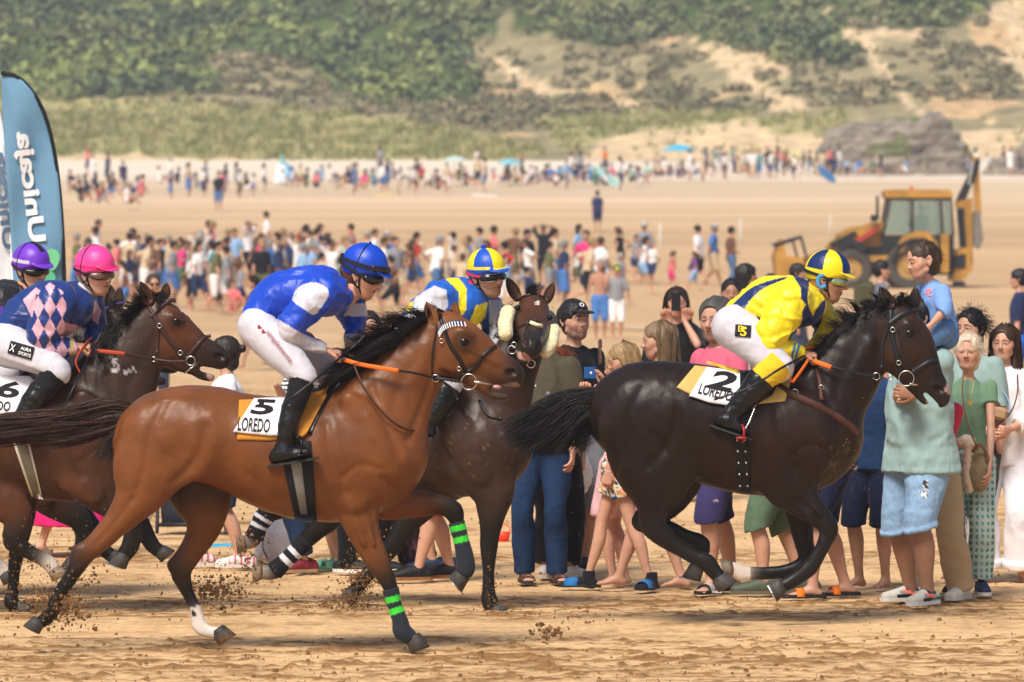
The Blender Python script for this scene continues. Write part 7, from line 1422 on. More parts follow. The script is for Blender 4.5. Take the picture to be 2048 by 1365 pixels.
OT = [(1462, 974, 1.86, -88, 'm', 'young man with faded haircut and white T-shirt behind the jockey in yellow', SK2*.8, ('short', HD_), 'e4e4e8', (-90, 0)), (1490, 880, 1.94, 40, 'm', 'dark-haired man in white T-shirt turned away, above the pink polo man', SK2*.9, ('curly', HD_), 'e8e8ea', (20, 0)),
      (1541, 850, 1.80, -95, 'm', 'short-haired man whose head shows just above the yellow jockey\'s back', SK1*.85, ('short', HB_), '4a5568', (-95, 0)), (1594, 800, 1.88, -10, 'm', 'man with messy dark hair in front of the digger bucket', SK1*.8, ('curly', HD_), '5a4a44', (-15, 0)),
      (1760, 800, 1.92, 10, 'm', 'man in grey T-shirt with olive backpack between the two digger wheels', SK1*.9, ('short', HD_), '6a6c78', (5, 0)), (2040, 830, 1.84, 170, 'm', 'man in navy polo and bright blue shorts at the right edge', SK1*.9, ('short', HD_), '232e52', (170, 0)),
      (306, 850, 1.80, -80, 'm', 'man in dark T-shirt and sunglasses behind the ears of the dark bay horse', SK1*.9, ('short', (.06, .035, .02)), '2c3a34', (-75, 0))]
for i, (x, fy, h, th, sx, lab, sk_, ha, tc, hd) in enumerate(OT):
    r_, J_, Y_ = sp(x, fy, h, th, sx, lab, sk_, ha, dict(col=flat_c(tc), sleeve=.45, hem=.1, ex=.03), dict(col=flat_c('2a66c8' if x > 2000 else '3a4052'), length=.45, ex=.03), head=hd, seed=60+i, hp=False, res=1.5, hh=.008, group='onlookers in the second row')
    if x == 1760: mb = MB(); c = J_['chest']-J_['B'][1]*.22; mb.box(c, (.30, .18, .45), RZ(10), bev=.06); o = mb.build('backpack', mat('olive_bag', '4d4a30', .9)); o['label'] = 'olive backpack worn by the man between the digger wheels'; o['category'] = 'backpack'
    if x == 306: mb = MB(); hc_ = J_['head']; [mb.sphere(np.array([s*.032, .098, .006])@J_['HB']*J_['hs']+hc_, (.024, .012, .018), 10, 7) for s in (-1, 1)]; mb.tube([np.array(p)@J_['HB']*J_['hs']+hc_ for p in ((-.085, -.01, .01), (-.06, .08, .01), (0, .105, .01), (.06, .08, .01), (.085, -.01, .01))], .004, 5); mb.build('sunglasses', M_gloss, r_, kind='stuff')
# things on the ground behind the horses
g = thing('backpack', W(552, 1122, 39.2), 'pale grey backpack standing on the sand behind the bay horse', 'backpack'); P = [(*W(552, 1118, 39.2), .13, .09), (*W(552, 1085, 39.2), .15, .10), (*W(556, 1050, 39.25), .10, .08)]; v = Vol(*bounds([p[:3] for p in P], .2), .012); v.add(P, k=0, cuts=[(W(552, 1124, 39.2), (0, 0, -1))]); V, Q = v.mesh(); obj('bag_body', mk_mesh('bag_body', wrinkle(V, Q, .014, 9, 4), Q, [M_cloth], np.tile(lin('a9a5ac'), (len(V), 1))), g); mb = MB(); mb.torus(W(562, 1035, 39.2), .05, .010, (0, 1, 0), 14, 6); mb.build('handle', mat('bag_handle', '55535a', .8), g); cable('strap', [(535, 1050, 39.05), (525, 1090, 39.02), (535, 1118, 39.08)], .012, mat('bag_handle'), g, flat=.4)
g = thing('folding_chair', W(380, 1065, 43.), 'black folding beach chair with metal frame behind the bay horse\'s hind legs', 'chair')
def fr(name, pts, r, m): mb = MB(); mb.tube([W(*p) for p in pts], r, 8); return mb.build(name, m, g, True)
DK = mat('frame_black', '15151a', .5); LG = mat('frame_grey', 'b9bcc0', .35, metal=.6)
P = np.array([[W(x, y, 43+.3*(1-j)) for x in np.linspace(318+6*j, 452, 8)] for j, y in ((0, 968), (.5, 1010), (1, 1054))]); sheet('seat_fabric', P, mat('chair_fabric', '14161f', .85), g, .01)
for p in ([(316, 965, 43.3), (314, 1066, 42.9)], [(452, 965, 43.3), (452, 1066, 42.9)], [(314, 1050, 42.95), (452, 1048, 42.95)]): fr('frame_tube', p, .014, DK)
fr('frame_tube', [(340, 960, 43.1), (292, 1052, 43.3)], .012, LG); fr('frame_tube', [(440, 960, 43.1), (462, 1056, 43.3)], .012, LG)
g = thing('red_bucket', W(1006, 1084, 42.1), 'small orange-red bucket on the sand between the horses', 'bucket'); mb = MB(); mb.cyl(W(1006, 1084, 42.1), W(1006, 1064, 42.1), .042, .055, 14); mb.build('pail', mat('bucket_red', 'e63c1e', .5), g, True); mb = MB(); mb.torus(W(1006, 1062, 42.1), .052, .004, (0, 1, 0), 16, 5); mb.build('handle', mat('bucket_red'), g, True)
mb = MB(); mb.box(W(446, 1094, 41.5), (.30, .2, .04), RZ(20), bev=.015); o = mb.build('towel', mat('towel_blue', '2f9fc9', .9)); o['label'] = 'folded turquoise towel lying on the sand behind the bay horse'; o['category'] = 'towel'
# ------------------------------------------------------------ beach
def grid(xs, ys):
    X, Y = np.meshgrid(xs, ys); n, m = X.shape; i = np.arange(n*m).reshape(n, m)
    return X.ravel(), Y.ravel(), np.stack([i[:-1, :-1], i[:-1, 1:], i[1:, 1:], i[1:, :-1]], -1).reshape(-1, 4)
fx_ = np.arange(-4.3, 4.3, .026); cx = np.cumsum(.05*1.13**np.arange(51)); xs = np.concatenate([-4.3-cx[::-1], fx_, 4.3+cx])
ys = np.concatenate([np.linspace(6, 24.5, 14), np.arange(25.5, 46, .05), 46+np.cumsum(.08*1.02**np.arange(150))]); ys = ys[ys < 120]; ys = np.concatenate([ys, np.arange(ys[-1]+2, 372, 2.)])
X, Yv, Q = grid(xs, ys); P3 = np.stack([X, Yv, 0*X], 1); nr = (Yv < 110)
z = gz(Yv).astype(float); z0 = z.copy(); fade = sm(110, 60, Yv); edge = sm(22, 8, np.abs(X))
# churned wet sand: trodden strips, hoof holes and small clods
str_ = .5+.5*vn(P3*np.array([.25, 1, 1]), .55, 3); rough = sm(.25, .75, str_)
d1 = fbm(P3*np.array([.8, 1, 1]), 3.0, 4, 1); d2 = fbm(P3*np.array([.7, 1, 1]), 15., 3, 9); d3 = vn(P3, 30., 21)
clod = np.clip(d2*1.3+.35*d3-.42, 0, 1)
rs = np.random.RandomState(3); hol = np.zeros(len(X)); rim = np.zeros(len(X))
for i in range(260):
    hx_, hy_ = rs.uniform(-3.9, 3.9), 26.5+20*rs.rand()**1.2; r_ = rs.uniform(.06, .12); k = (np.abs(X-hx_) < .4) & (np.abs(Yv-hy_) < .5); d = np.hypot(X[k]-hx_, (Yv[k]-hy_)*.8)/r_
    hol[k] += -.030*np.exp(-d**2)+.016*np.exp(-((d-1.5)/.45)**2); rim[k] = np.maximum(rim[k], np.exp(-((d-1.4)/.7)**2)*rs.rand())
z += fade*edge*(.003*d1+rough*(.006*d2+.024*clod)+hol*.4+.003*d3)
z += sm(50, 110, Yv)*.10*fbm(P3*np.array([.15, 1, 1]), .12, 3, 5)
wet = lin('d8b283'); dk = lin('80592f'); mid = lin('c6a47c'); dry = lin('dcc2a0'); pale = lin('e6d6c0')
t = np.clip(sm(34, 120, Yv), 0, 1)[:, None]; C = wet*(1-t)+mid*t; t = sm(200, 330, Yv)[:, None]; C = C*(1-t)+dry*t; t = sm(325, 350, Yv)[:, None]; C = C*(1-t)+pale*t
fl = sm(.12, .42, fbm(P3*np.array([.35, 1.6, 1]), 7., 4, 77))*(.35+.65*sm(.3, .6, str_)); dark = np.clip(rough*(clod*3.4+sm(.05, .5, d2)*.5)+fl*.75+rim*.7+sm(.1, .5, d1)*.25, 0, 1)*fade; dark = np.clip(dark*1.15+.22*rough*sm(-.1, .4, d2)*fade, 0, 1); C = C*(1-dark[:, None]*.88)+dk*dark[:, None]*.88
C *= (1+.10*fbm(P3*np.array([.2, 1, 1]), .9, 4, 8)+.26*sm(60, 140, Yv)*fbm(P3*np.array([.10, 1, 1]), .15, 4, 12)+.10*sm(40, 80, Yv)*fbm(P3*np.array([.15, 1, 1]), .7, 3, 13))[:, None]
pud = sm(.42, .62, fbm(P3*np.array([.10, 1, 1]), .16, 3, 31))*sm(90, 110, Yv)*sm(175, 150, Yv); C = C*(1-.35*pud[:, None])+np.array([.60, .58, .56])*.35*pud[:, None]
me = mk_mesh('beach', np.stack([X, Yv, z], 1), Q, [mat('beach_sand', src='v', rough=.92, bs=30, bst=.8, bd=.02, stretch=(1, 1, 1), var=.22, vs=15, spec=.12)], np.clip(C, .01, .95)); bo = obj('beach', me, kind='structure')
# ------------------------------------------------------------ dunes and hillside
hxs = np.concatenate([np.arange(-202, -92, 5.), np.arange(-92, 92.1, .62), np.arange(97, 203, 5.)]); hys = np.concatenate([np.arange(371, 440, .9), np.arange(440, 700, 1.15)]); X, Yv, Q = grid(hxs, hys); P3 = np.stack([X, Yv, 0*X], 1)
def hz(X, Yv):
    P3 = np.stack([X, Yv, 0*X], 1); z = np.interp(Yv, [371, 378, 430, 445, 520, 640, 720], [7.35, 7.9, 12.0, 14.0, 30., 54., 66.])
    sx = X*430/Yv
    rt = sm(2, 26, sx); z = z+rt*np.interp(Yv, [371, 395, 440, 520, 700], [0, 2.2, 3.5, 5, 6])
    w = np.stack([vn(P3, .03, 3), vn(P3, .03, 4), 0*X], 1)*9
    rd = 1-np.abs(vn((P3+w)*np.array([1, .45, 1])+np.stack([Yv*.55, 0*X, 0*X], 1), .05, 7)); amp = sm(405, 470, Yv)*4.2+.3
    z = z+amp*(rd**2-.45)+sm(400, 450, Yv)*1.6*fbm(P3, .11, 3, 5)+.45*fbm(P3, .3, 3, 6)*sm(372, 384, Yv)
    return z
z = hz(X, Yv)
V = np.stack([X, Yv, z], 1); px, py = proj(V); wp = np.stack([px, py, 0*px], 1); jx = px+26*fbm(wp, .018, 3, 2); jy = py+13*fbm(wp, .022, 3, 5)
SAND = [[(1385, 78), (1470, 92), (1520, 160), (1600, 205), (1625, 222), (1580, 232), (1540, 215), (1470, 165), (1420, 120)], [(1690, 60), (1730, 60), (1760, 120), (1830, 200), (1880, 250), (1915, 275), (1880, 262), (1800, 200), (1740, 140)], [(1430, 95), (1560, 118), (1610, 160), (1560, 150), (1480, 122)],
    [(1660, 18), (1720, 60), (1800, 62), (1860, 60), (1840, 80), (1760, 80), (1690, 75)], [(1990, 0), (2070, 0), (2070, 210), (2040, 160), (1985, 95)], [(960, 115), (1010, 125), (1100, 170), (1260, 175), (1250, 190), (1090, 190), (1010, 160)], [(1180, 155), (1290, 205), (1270, 226), (1240, 215), (1180, 175)],
    [(1150, 330), (1200, 280), (1300, 262), (1400, 255), (1480, 240), (1560, 262), (1640, 268), (1700, 330), (1700, 400), (1100, 400)], [(1900, 262), (2070, 262), (2070, 400), (1900, 400)], [(80, 308), (400, 316), (560, 322), (700, 332), (900, 332), (1000, 322), (1180, 318), (1200, 420), (0, 420), (-200, 300)], [(1860, 170), (1920, 210), (1990, 245), (1975, 250), (1900, 215)]]
GRASS = [[(-400, 198), (380, 202), (520, 215), (700, 225), (860, 245), (1000, 285), (1100, 300), (1000, 330), (600, 330), (-400, 310)], [(1060, 235), (1250, 228), (1450, 222), (1560, 232), (1690, 225), (1700, 262), (1560, 262), (1400, 255), (1240, 285), (1120, 300)]]
GREEN = [[(-400, -300), (1000, -300), (1000, 60), (930, 110), (960, 200), (900, 215), (700, 200), (600, 120), (430, 110), (420, 195), (-400, 198)], [(1000, -300), (1650, -300), (1690, 60), (1700, 120), (1640, 125), (1540, 100), (1400, 85), (1330, 70), (1250, 95), (1020, 60)], [(1680, -300), (2000, -300), (1980, 20), (1920, 55), (1830, 60), (1700, 30)], [(1400, 60), (1690, 60), (1700, 140), (1640, 130), (1500, 105)]]
def reg(L, a, b): 
    r = np.zeros(len(a), bool)
    for P in L: r |= inpoly(a, b, P)
    return r
sand = reg(SAND, jx, jy); grs = reg(GRASS, jx, jy) & ~sand; grn_ = reg(GREEN, jx, jy) & ~sand & ~grs
n1 = fbm(V, .25, 4, 3)[:, None]; n2 = fbm(V, .9, 3, 8)[:, None]
C = lin('968a66')*(1+.45*n1); C = np.where(grn_[:, None], lin('4a5a2a')*(1+.5*n1), C); C = np.where(grs[:, None], (lin('a89f6c')*(1+.25*n1)+np.array([.03, .02, 0])*np.maximum(n1, 0)), C)
C = np.where(sand[:, None], lin('d8bd94')*(1+.12*n2), C); sc = (fbm(V*np.array([1, .6, 1]), .16, 3, 14) > .38) & ~grs & ~grn_ & (px > 900); C = np.where(sc[:, None], lin('c9a87c'), C)
me = mk_mesh('hillside', V, Q, [mat('hill_ground', src='v', rough=.95, var=.25, vs=.9, spec=.1)], np.clip(C, .01, .9)); obj('hillside', me, kind='structure')
# shrubs: clumps of small leaf faces, one mass
def scatter(n, ylo, yhi, seed):
    rs = np.random.RandomState(seed); Yc = ylo+(yhi-ylo)*rs.rand(n); Xc = (rs.rand(n)*2-1)*Yc*.118; Zc = hz(Xc, Yc); P = np.stack([Xc, Yc, Zc], 1); a, b = proj(P); w = np.stack([a, b, 0*a], 1)
    return P, a, b, a+26*fbm(w, .018, 3, 2), b+13*fbm(w, .022, 3, 5), rs
def leaves(P, Rr, Hh, col, per, rs, ls):
    n = len(P); c = np.repeat(P, per, 0); r = np.repeat(Rr, per); hgt = np.repeat(Hh, per); u = rs.randn(n*per, 3); u /= np.linalg.norm(u, axis=1)[:, None]; u[:, 2] = np.abs(u[:, 2])*1.15-.15
    lump = .72+.45*vn(c*7.3+u*1.6, 1., 3); q = c+u*np.stack([r*lump, r*lump, hgt*lump], 1)*(.75+.3*rs.rand(n*per))[:, None]
    nrm = u+rs.randn(n*per, 3)*.55; nrm /= np.linalg.norm(nrm, axis=1)[:, None]; t = np.cross(nrm, rs.randn(n*per, 3)); t /= np.linalg.norm(t, axis=1)[:, None]; b = np.cross(nrm, t); s = (np.repeat(ls, per)*(.6+.8*rs.rand(n*per)))[:, None]
    V = np.stack([q-t*s-b*s*.6, q+t*s-b*s*.6, q+t*s*.7+b*s*.7, q-t*s*.7+b*s*.7], 1).reshape(-1, 3)
    cc = np.repeat(col, per, 0)*(.78+.44*rs.rand(n*per))[:, None]; return V, np.repeat(cc, 4, 0)
P, a, b, ja, jb, rs = scatter(17000, 398, 640, 5); sd_ = reg(SAND, ja, jb); gr = reg(GRASS, ja, jb); gn = reg(GREEN, ja, jb) & ~sd_ & ~gr
cl = fbm(P, .07, 3, 40); keep = ~sd_ & ~gr & (b < 330) & (b > -60) & ((gn & (rs.rand(len(P)) < .72)) | (~gn & (rs.rand(len(P)) < .30+.6*sm(-.3, .3, cl)))) ; P, gn, cl = P[keep], gn[keep], cl[keep]; n = len(P)
pal = np.array([lin('55603a'), lin('657042'), lin('828a4e'), lin('5c6642'), lin('74784c')])*1.12; br_ = np.array([lin('8c8060'), lin('7e7a58'), lin('968a68'), lin('747052')])
ck = np.clip(((fbm(P, .05, 2, 9)+.6)/1.2*5).astype(int), 0, 4); col = np.where(gn[:, None], pal[ck], br_[rs.randint(0, 4, n)])*(1+.14*rs.randn(n))[:, None]; col = np.clip(col, .012, .5)
sz = np.where(gn, .9+1.2*rs.rand(n)**1.5, .4+.7*rs.rand(n)); V, C = leaves(P, sz, sz*np.where(gn, .95, .7), col, 30, rs, np.where(gn, .26, .17)+.05*rs.rand(n))
obj('hillside_scrub', mk_mesh('hillside_scrub', V, np.arange(len(V)).reshape(-1, 4), [mat('leaf', src='v', rough=.8, var=0, spec=.15)], C, smooth=False), kind='stuff')
P, a, b, ja, jb, rs = scatter(16000, 371.5, 470, 8); gr = reg(GRASS, ja, jb); sd_ = reg(SAND, ja, jb); keep = ((gr & ~sd_) | (sd_ & (rs.rand(len(P)) < .10) & (a > 1050))) & (rs.rand(len(P)) < .8); P = P[keep]; n = len(P); per = 7
c = np.repeat(P, per, 0); an = rs.rand(n*per)*6.28; ln = .25+.35*rs.rand(n*per); d = np.stack([np.cos(an)*.5+.15, np.sin(an)*.5, np.ones(n*per)], 1)*ln[:, None]; t = np.stack([-np.sin(an), np.cos(an), 0*an], 1)*.05; o_ = np.stack([np.cos(an), np.sin(an), 0*an], 1)*.12
V = np.stack([c+o_-t, c+o_+t, c+o_+d+t*.3, c+o_+d-t*.3], 1).reshape(-1, 3); col = np.array([lin('9c9660'), lin('8b8e56'), lin('b0a572'), lin('7d844c')])[rs.randint(0, 4, n)]; C = np.repeat(np.repeat(col, per, 0)*(.8+.4*rs.rand(n*per))[:, None], 4, 0)
obj('dune_grass', mk_mesh('dune_grass', V, np.arange(len(V)).reshape(-1, 4), [mat('leaf')], C, smooth=False), kind='stuff')
# ------------------------------------------------------------ rocks
def rock(px0, px1, ytop, ybase, Y, seed, label, prof):
    w = (px1-px0)/2*Y/F; c = W((px0+px1)/2, ybase, Y); nu, nv = 110, 46; P = []; 
    hmax = (ybase-ytop)*Y/F
    for j in range(nv):
        v = j/(nv-1)
        for i in range(nu):
            a = 2*math.pi*i/nu; x = math.cos(a); xx = x*(1-v**3.2*.35) if v < .999 else 0; rad = (1-v**4)**.5 if v < 1 else 0
            X_ = x*rad; top = np.interp(X_, *prof); P.append((c[0]+w*X_, c[1]+math.sin(a)*rad*w*.45+w*.45, c[2]-.4+(hmax*top+.4)*math.sin(v*math.pi/2)**.8))
    P = np.array(P); f = fbm(P, .55, 4, seed); g = fbm(P*np.array([1, 1, 2.4]), 1.3, 3, seed+1); ter = np.abs(((P[:, 2]*1.15+f*.6) % 1)-.5); d = P-np.array([c[0], c[1]+w*.45, c[2]]); d[:, 2] *= .4; d /= np.linalg.norm(d, axis=1)[:, None]+1e-6
    P = P+d*(.55*f+.28*g+.25*ter)[:, None]; i = np.arange(nu*nv).reshape(nv, nu); Fs = [[i[j, k], i[j, (k+1) % nu], i[j+1, (k+1) % nu], i[j+1, k]] for j in range(nv-1) for k in range(nu)]
    C = lin('8f8475')*(1+.35*g+.25*f)[:, None]; ms = (f > .18) & (P[:, 2] > c[2]+1.2); C[ms] = lin('6f7348'); o = obj('rock_outcrop', mk_mesh('rock', P, np.array(Fs), [mat('rock', src='v', rough=.9, bs=2.5, bst=.9, bd=.3, var=.3, vs=1.5)], np.clip(C, .02, .6), smooth=False)); o['label'] = label; o['category'] = 'rock'
rock(1632, 1946, 236, 352, 347, 3, 'large grey craggy rock outcrop behind the yellow digger', ([-1, -.8, -.5, -.1, .3, .5, .62, .8, 1], [.45, .85, .95, .92, .97, 1.15, 1.1, .8, .45]))
rock(1972, 2140, 282, 352, 347, 9, 'grey rock cut off by the right edge of the frame', ([-1, -.5, 0, .5, 1], [.3, .6, .9, 1, 1]))
# ------------------------------------------------------------ feather banners at the left edge
def flag(name, label, outl, Y, m, edge, pole=True):
    g = thing(name, W(100, 1080, Y), label, 'banner'); L = np.array(outl[0], float); Rr = np.array(outl[1], float); n = 40
    def rs_(P): d = np.r_[0, np.cumsum(np.linalg.norm(np.diff(P, axis=0), axis=1))]; t = np.linspace(0, d[-1], n); return np.stack([np.interp(t, d, P[:, 0]), np.interp(t, d, P[:, 1])], 1)
    A, B = rs_(catmull(L, 6)), rs_(catmull(Rr, 6)); G = np.zeros((n, 14, 3))
    for j in range(n):
        for i in range(14):
            q = A[j]+(B[j]-A[j])*i/13; G[j, i] = W(q[0], q[1], Y+.03*math.sin(q[0]*.05+q[1]*.012)+.012*vn(np.array([[q[0]*.05-q[1]*.016, q[1]*.006, 0]]), 1.)[0])
    o = sheet('fabric', G, m, g, .003); mb = MB(); mb.tube([W(x, y, Y) for x, y in B], .016, 8); mb.build('pole', edge, g, True); return g, o, G
FE = mat('banner_edge', '0d0d10', .6); FB = mat('banner_blue', '6590ae', .7, bs=5, bst=.5, bd=.02, var=.1, vs=3); FW = mat('banner_white', 'e9ecf0', .7, bs=5, bst=.4, bd=.02, var=.06)
YF = 46.
g2, o2, G2 = flag('feather_banner', 'white feather banner with blue lettering at the far left, mostly out of frame', ([(-110, 190), (-110, 400), (-105, 700), (-100, 980)], [(-60, 175), (-20, 185), (5, 260), (16, 380), (24, 500), (30, 700), (30, 985)]), YF+.25, FW, FW)
g1, o1, G1 = flag('feather_banner', 'blue feather banner with white Unicaja lettering seen from behind, black curved edge', ([(2, 146), (5, 230), (12, 340), (20, 450), (26, 560), (30, 760), (30, 1000)], [(2, 146), (32, 152), (62, 180), (88, 225), (106, 290), (118, 370), (125, 460), (129, 570), (130, 760), (130, 1050)]), YF, FB, FE)
def flat_text(name, txt, cx, cy, L, Hh, ang, Y, m, parent, mirror=False, bold=.02, dy=-.03):
    V, Fs = text_pts(txt, bold); lo, hi = V.min(0), V.max(0); u = ((V[:, 0]-(lo[0]+hi[0])/2)/(hi[0]-lo[0]))*L; v = (V[:, 1]-(lo[1]+hi[1])/2)/(hi[1]-lo[1])*Hh*(-1 if mirror else 1); a = R(ang)
    px = cx+u*math.cos(a)-v*math.sin(a); py = cy-u*math.sin(a)-v*math.cos(a)
    return obj(name, mk_mesh(name, np.array([W(x, y, Y+.03*math.sin(x*.05+y*.012)+dy) for x, y in zip(px, py)]), Fs, [m], smooth=False), parent)
flat_text('lettering', 'Unicaja', 57, 374, 222, 44, 97, YF, M_white, o1, mirror=True, bold=.035); flat_text('lettering', 'Unicaja', 6, 400, 200, 40, 96, YF+.25, mat('banner_ink', '5c7590', .8), o2, mirror=True, bold=.03)
lf = [(math.sin(t)*.5*(1-.3*math.cos(t)), math.cos(t)*.5) for t in np.linspace(0, 2*math.pi, 18)[:-1]]
for (x, y, w, h_, c) in ((104, 520, 30, 44, '6fc48c'), (92, 560, 36, 40, '4fae86')): obj('leaf_emblem', mk_mesh('leaf_emblem', np.array([W(x+a_*w, y+b_*h_, YF+.03*math.sin(x*.05+y*.012)-.03) for a_, b_ in lf]), [list(range(17))], [mat('leaf_'+c, c, .8)]), o1)
mb = MB(); mb.tube([W(130, 1050, YF), W(130, 1068, YF)], .012, 8); mb.box(W(130, 1066, YF), (.5, .5, .04), bev=.01); mb.build('base', FE, g1)
# ------------------------------------------------------------ yellow backhoe loader
YB = 165.; CY = mat('digger_yellow', 'ae8030', .6, var=.3, vs=2); CK = mat('digger_black', '1c1d20', .6); CT = mat('tyre_rubber', '4a443c', .9, bs=8, bst=.6, bd=.05, var=.3, vs=2); CG = mat('digger_glass', '8fa79c', .08, var=.05, alpha=.42); CRD = mat('digger_red', 'b23a2c', .6)
bk_ = thing('backhoe_loader', W(1770, 580, YB), 'yellow backhoe loader with raised rear arm parked on the mid beach', 'digger')
def pb(name, poly, y0, y1, m, parent=None, **k):
    mb = MB(); pts = [W(x, y, YB) for x, y in poly]; mb.prism([(p[0], p[2]) for p in pts], YB+y0, YB+y1, 0); return mb.build(name, m, parent or bk_, **k)
def wheel(cx, cy, r, y0, y1):
    c = W(cx, cy, YB); rr = r*YB/F; ym = YB+(y0+y1)/2; hw = abs(y1-y0)/2; mb = MB(); n = 36; prof = [(.55, -hw*.8), (.62, -hw), (.94, -hw), (1., -hw*.7), (1., hw*.7), (.94, hw), (.62, hw), (.55, hw*.8)]; P = []
    for f, d in prof:
        for i in range(n): a = 2*math.pi*i/n; P.append((c[0]+math.cos(a)*rr*f, ym+d, c[2]+math.sin(a)*rr*f))
    k = len(prof); mb.raw(P, [[q*n+i, q*n+(i+1) % n, ((q+1) % k)*n+(i+1) % n, ((q+1) % k)*n+i] for q in range(k) for i in range(n)])
    for i in range(22):
        a = 2*math.pi*i/22; 
        for s in (-1, 1): mb.box((c[0]+math.cos(a)*rr*1.0, ym+s*hw*.45, c[2]+math.sin(a)*rr*1.0), (.07, hw*.95, .07), np.array(Matrix.Rotation(-a, 3, 'Y'))@np.array(Matrix.Rotation(s*.5, 3, 'X')))
    w = mb.build('wheel', CT, bk_); mb = MB(); mb.cyl((c[0], ym-hw*.55, c[2]), (c[0], ym+hw*.55, c[2]), rr*.56, seg=24); mb.cyl((c[0], ym-hw*.75, c[2]), (c[0], ym, c[2]), rr*.22, seg=14); mb.build('rim', mat('rim_yellow', 'b08a4a', .6), w)
for (y0, y1) in ((-1.15, -.65), (.65, 1.15)): wheel(1814, 533, 46, y0, y1); wheel(1697, 538, 41, y0, y1)
pb('chassis', [(1668, 500), (1770, 492), (1905, 498), (1905, 550), (1740, 552), (1668, 545)], -.5, .5, CK); pb('bonnet', [(1672, 470), (1700, 455), (1768, 448), (1768, 512), (1680, 512)], -.45, .45, CY)
cab = pb('cab_floor', [(1760, 470), (1904, 470), (1904, 516), (1760, 516)], -.78, .78, CK)
pb('roof', [(1766, 386), (1770, 380), (1896, 380), (1902, 390), (1900, 396), (1768, 396)], -.85, .85, CY); pb('roof_trim', [(1772, 396), (1900, 396), (1900, 401), (1772, 401)], -.8, .8, CK)
for y0 in (-.8, .74):
    for q in ([(1773, 400), (1779, 400), (1766, 470), (1760, 470)], [(1817, 400), (1823, 400), (1823, 470), (1817, 470)], [(1874, 400), (1879, 400), (1884, 470), (1878, 470)], [(1895, 400), (1900, 400), (1905, 470), (1899, 470)]): pb('cab_pillar', q, y0, y0+.06, CK)
    for q in ([(1780, 402), (1816, 402), (1816, 468), (1768, 468)], [(1824, 402), (1873, 402), (1877, 468), (1824, 468)], [(1880, 402), (1894, 402), (1898, 468), (1885, 468)]): pb('window', q, y0+.02, y0+.035, CG)
pb('front_fender', [(1672, 500), (1680, 485), (1700, 478), (1718, 486), (1726, 505), (1718, 505), (1700, 490), (1682, 498)], -1.18, -.6, CK); pb('rear_fender', [(1782, 505), (1800, 475), (1830, 462), (1850, 464), (1868, 485), (1872, 505), (1862, 498), (1840, 480), (1815, 484), (1795, 508)], -1.2, -.5, CY); pb('fender_trim', [(1776, 520), (1790, 490), (1815, 477), (1845, 476), (1868, 500), (1862, 506), (1840, 486), (1815, 486), (1797, 498), (1784, 524)], -1.22, -.5, CK)
pb('loader_arm', [(1650, 500), (1664, 482), (1740, 446), (1764, 444), (1764, 458), (1742, 462), (1668, 505), (1640, 540), (1622, 540)], -.75, -.6, CY); pb('loader_arm', [(1650, 500), (1664, 482), (1740, 446), (1764, 444), (1764, 458), (1742, 462), (1668, 505), (1640, 540), (1622, 540)], .6, .75, CY)
pb('hydraulic_ram', [(1708, 478), (1750, 452), (1754, 460), (1712, 487)], -.82, -.72, CRD); pb('hydraulic_ram', [(1655, 488), (1705, 462), (1712, 468), (1662, 496)], -.84, -.76, CK); pb('step', [(1735, 512), (1778, 510), (1778, 522), (1735, 524)], -.95, -.7, CY)
pb('bucket', [(1546, 512), (1560, 478), (1570, 512), (1602, 516), (1612, 550), (1600, 566), (1552, 566)], -1.1, 1.1, CY); pb('bucket_guard', [(1546, 488), (1600, 472), (1602, 477), (1550, 494)], -1.1, 1.1, CK); pb('guard_bar', [(1596, 476), (1601, 474), (1612, 514), (1607, 516)], -1.08, -1., CK); pb('guard_bar', [(1586, 480), (1590, 479), (1600, 516), (1596, 517)], .9, 1., CK); pb('link', [(1602, 520), (1640, 500), (1650, 510), (1612, 545)], -.5, .5, CY)
pb('exhaust', [(1751, 392), (1756, 392), (1757, 440), (1751, 440)], -.3, -.2, CK); mb = MB(); mb.box(W(1748, 437, YB-.95), (.2, .1, .2), bev=.03); mb.build('mirror', CK, bk_); mb = MB(); c = W(1823, 376, YB); mb.cyl(c-np.array([0, 0, .04]), c+np.array([0, 0, .05]), .06, .05, 10); mb.build('beacon', mat('beacon_orange', 'e8641c', .4), bk_, True)
pb('stabiliser', [(1877, 468), (1893, 468), (1893, 545), (1877, 545)], -.95, -.7, CY); pb('stabiliser', [(1877, 468), (1893, 468), (1893, 545), (1877, 545)], .7, .95, CY); pb('swing_frame', [(1900, 500), (1935, 495), (1942, 540), (1925, 560), (1898, 562)], -.5, .5, CY); pb('swing_plate', [(1900, 512), (1928, 508), (1928, 535), (1900, 538)], -.56, -.5, CK)
bm_ = pb('boom', [(1911, 404), (1944, 396), (1945, 532), (1930, 536), (1928, 416), (1912, 416)], -.16, .16, CY); pb('boom_side', [(1912, 417), (1926, 416), (1932, 498), (1919, 500)], -.2, -.1, CK, bm_); pb('boom', [(1910, 405), (1950, 322), (1958, 316), (1960, 328), (1930, 402)], -.14, .14, CK); pb('dipper', [(1945, 313), (1957, 315), (1963, 430), (1950, 432)], -.05, .2, CY); pb('hydraulic_ram', [(1934, 370), (1942, 325), (1947, 326), (1938, 372)], -.24, -.17, mat('ram_chrome', 'd8dadc', .25, metal=.9)); pb('digging_bucket', [(1946, 425), (1958, 420), (1965, 480), (1958, 498), (1946, 492)], -.3, .3, mat('bucket_grey', '77716a', .7)); pb('foot_plate', [(1905, 562), (1925, 562), (1930, 572), (1902, 572)], -.5, -.2, CK)
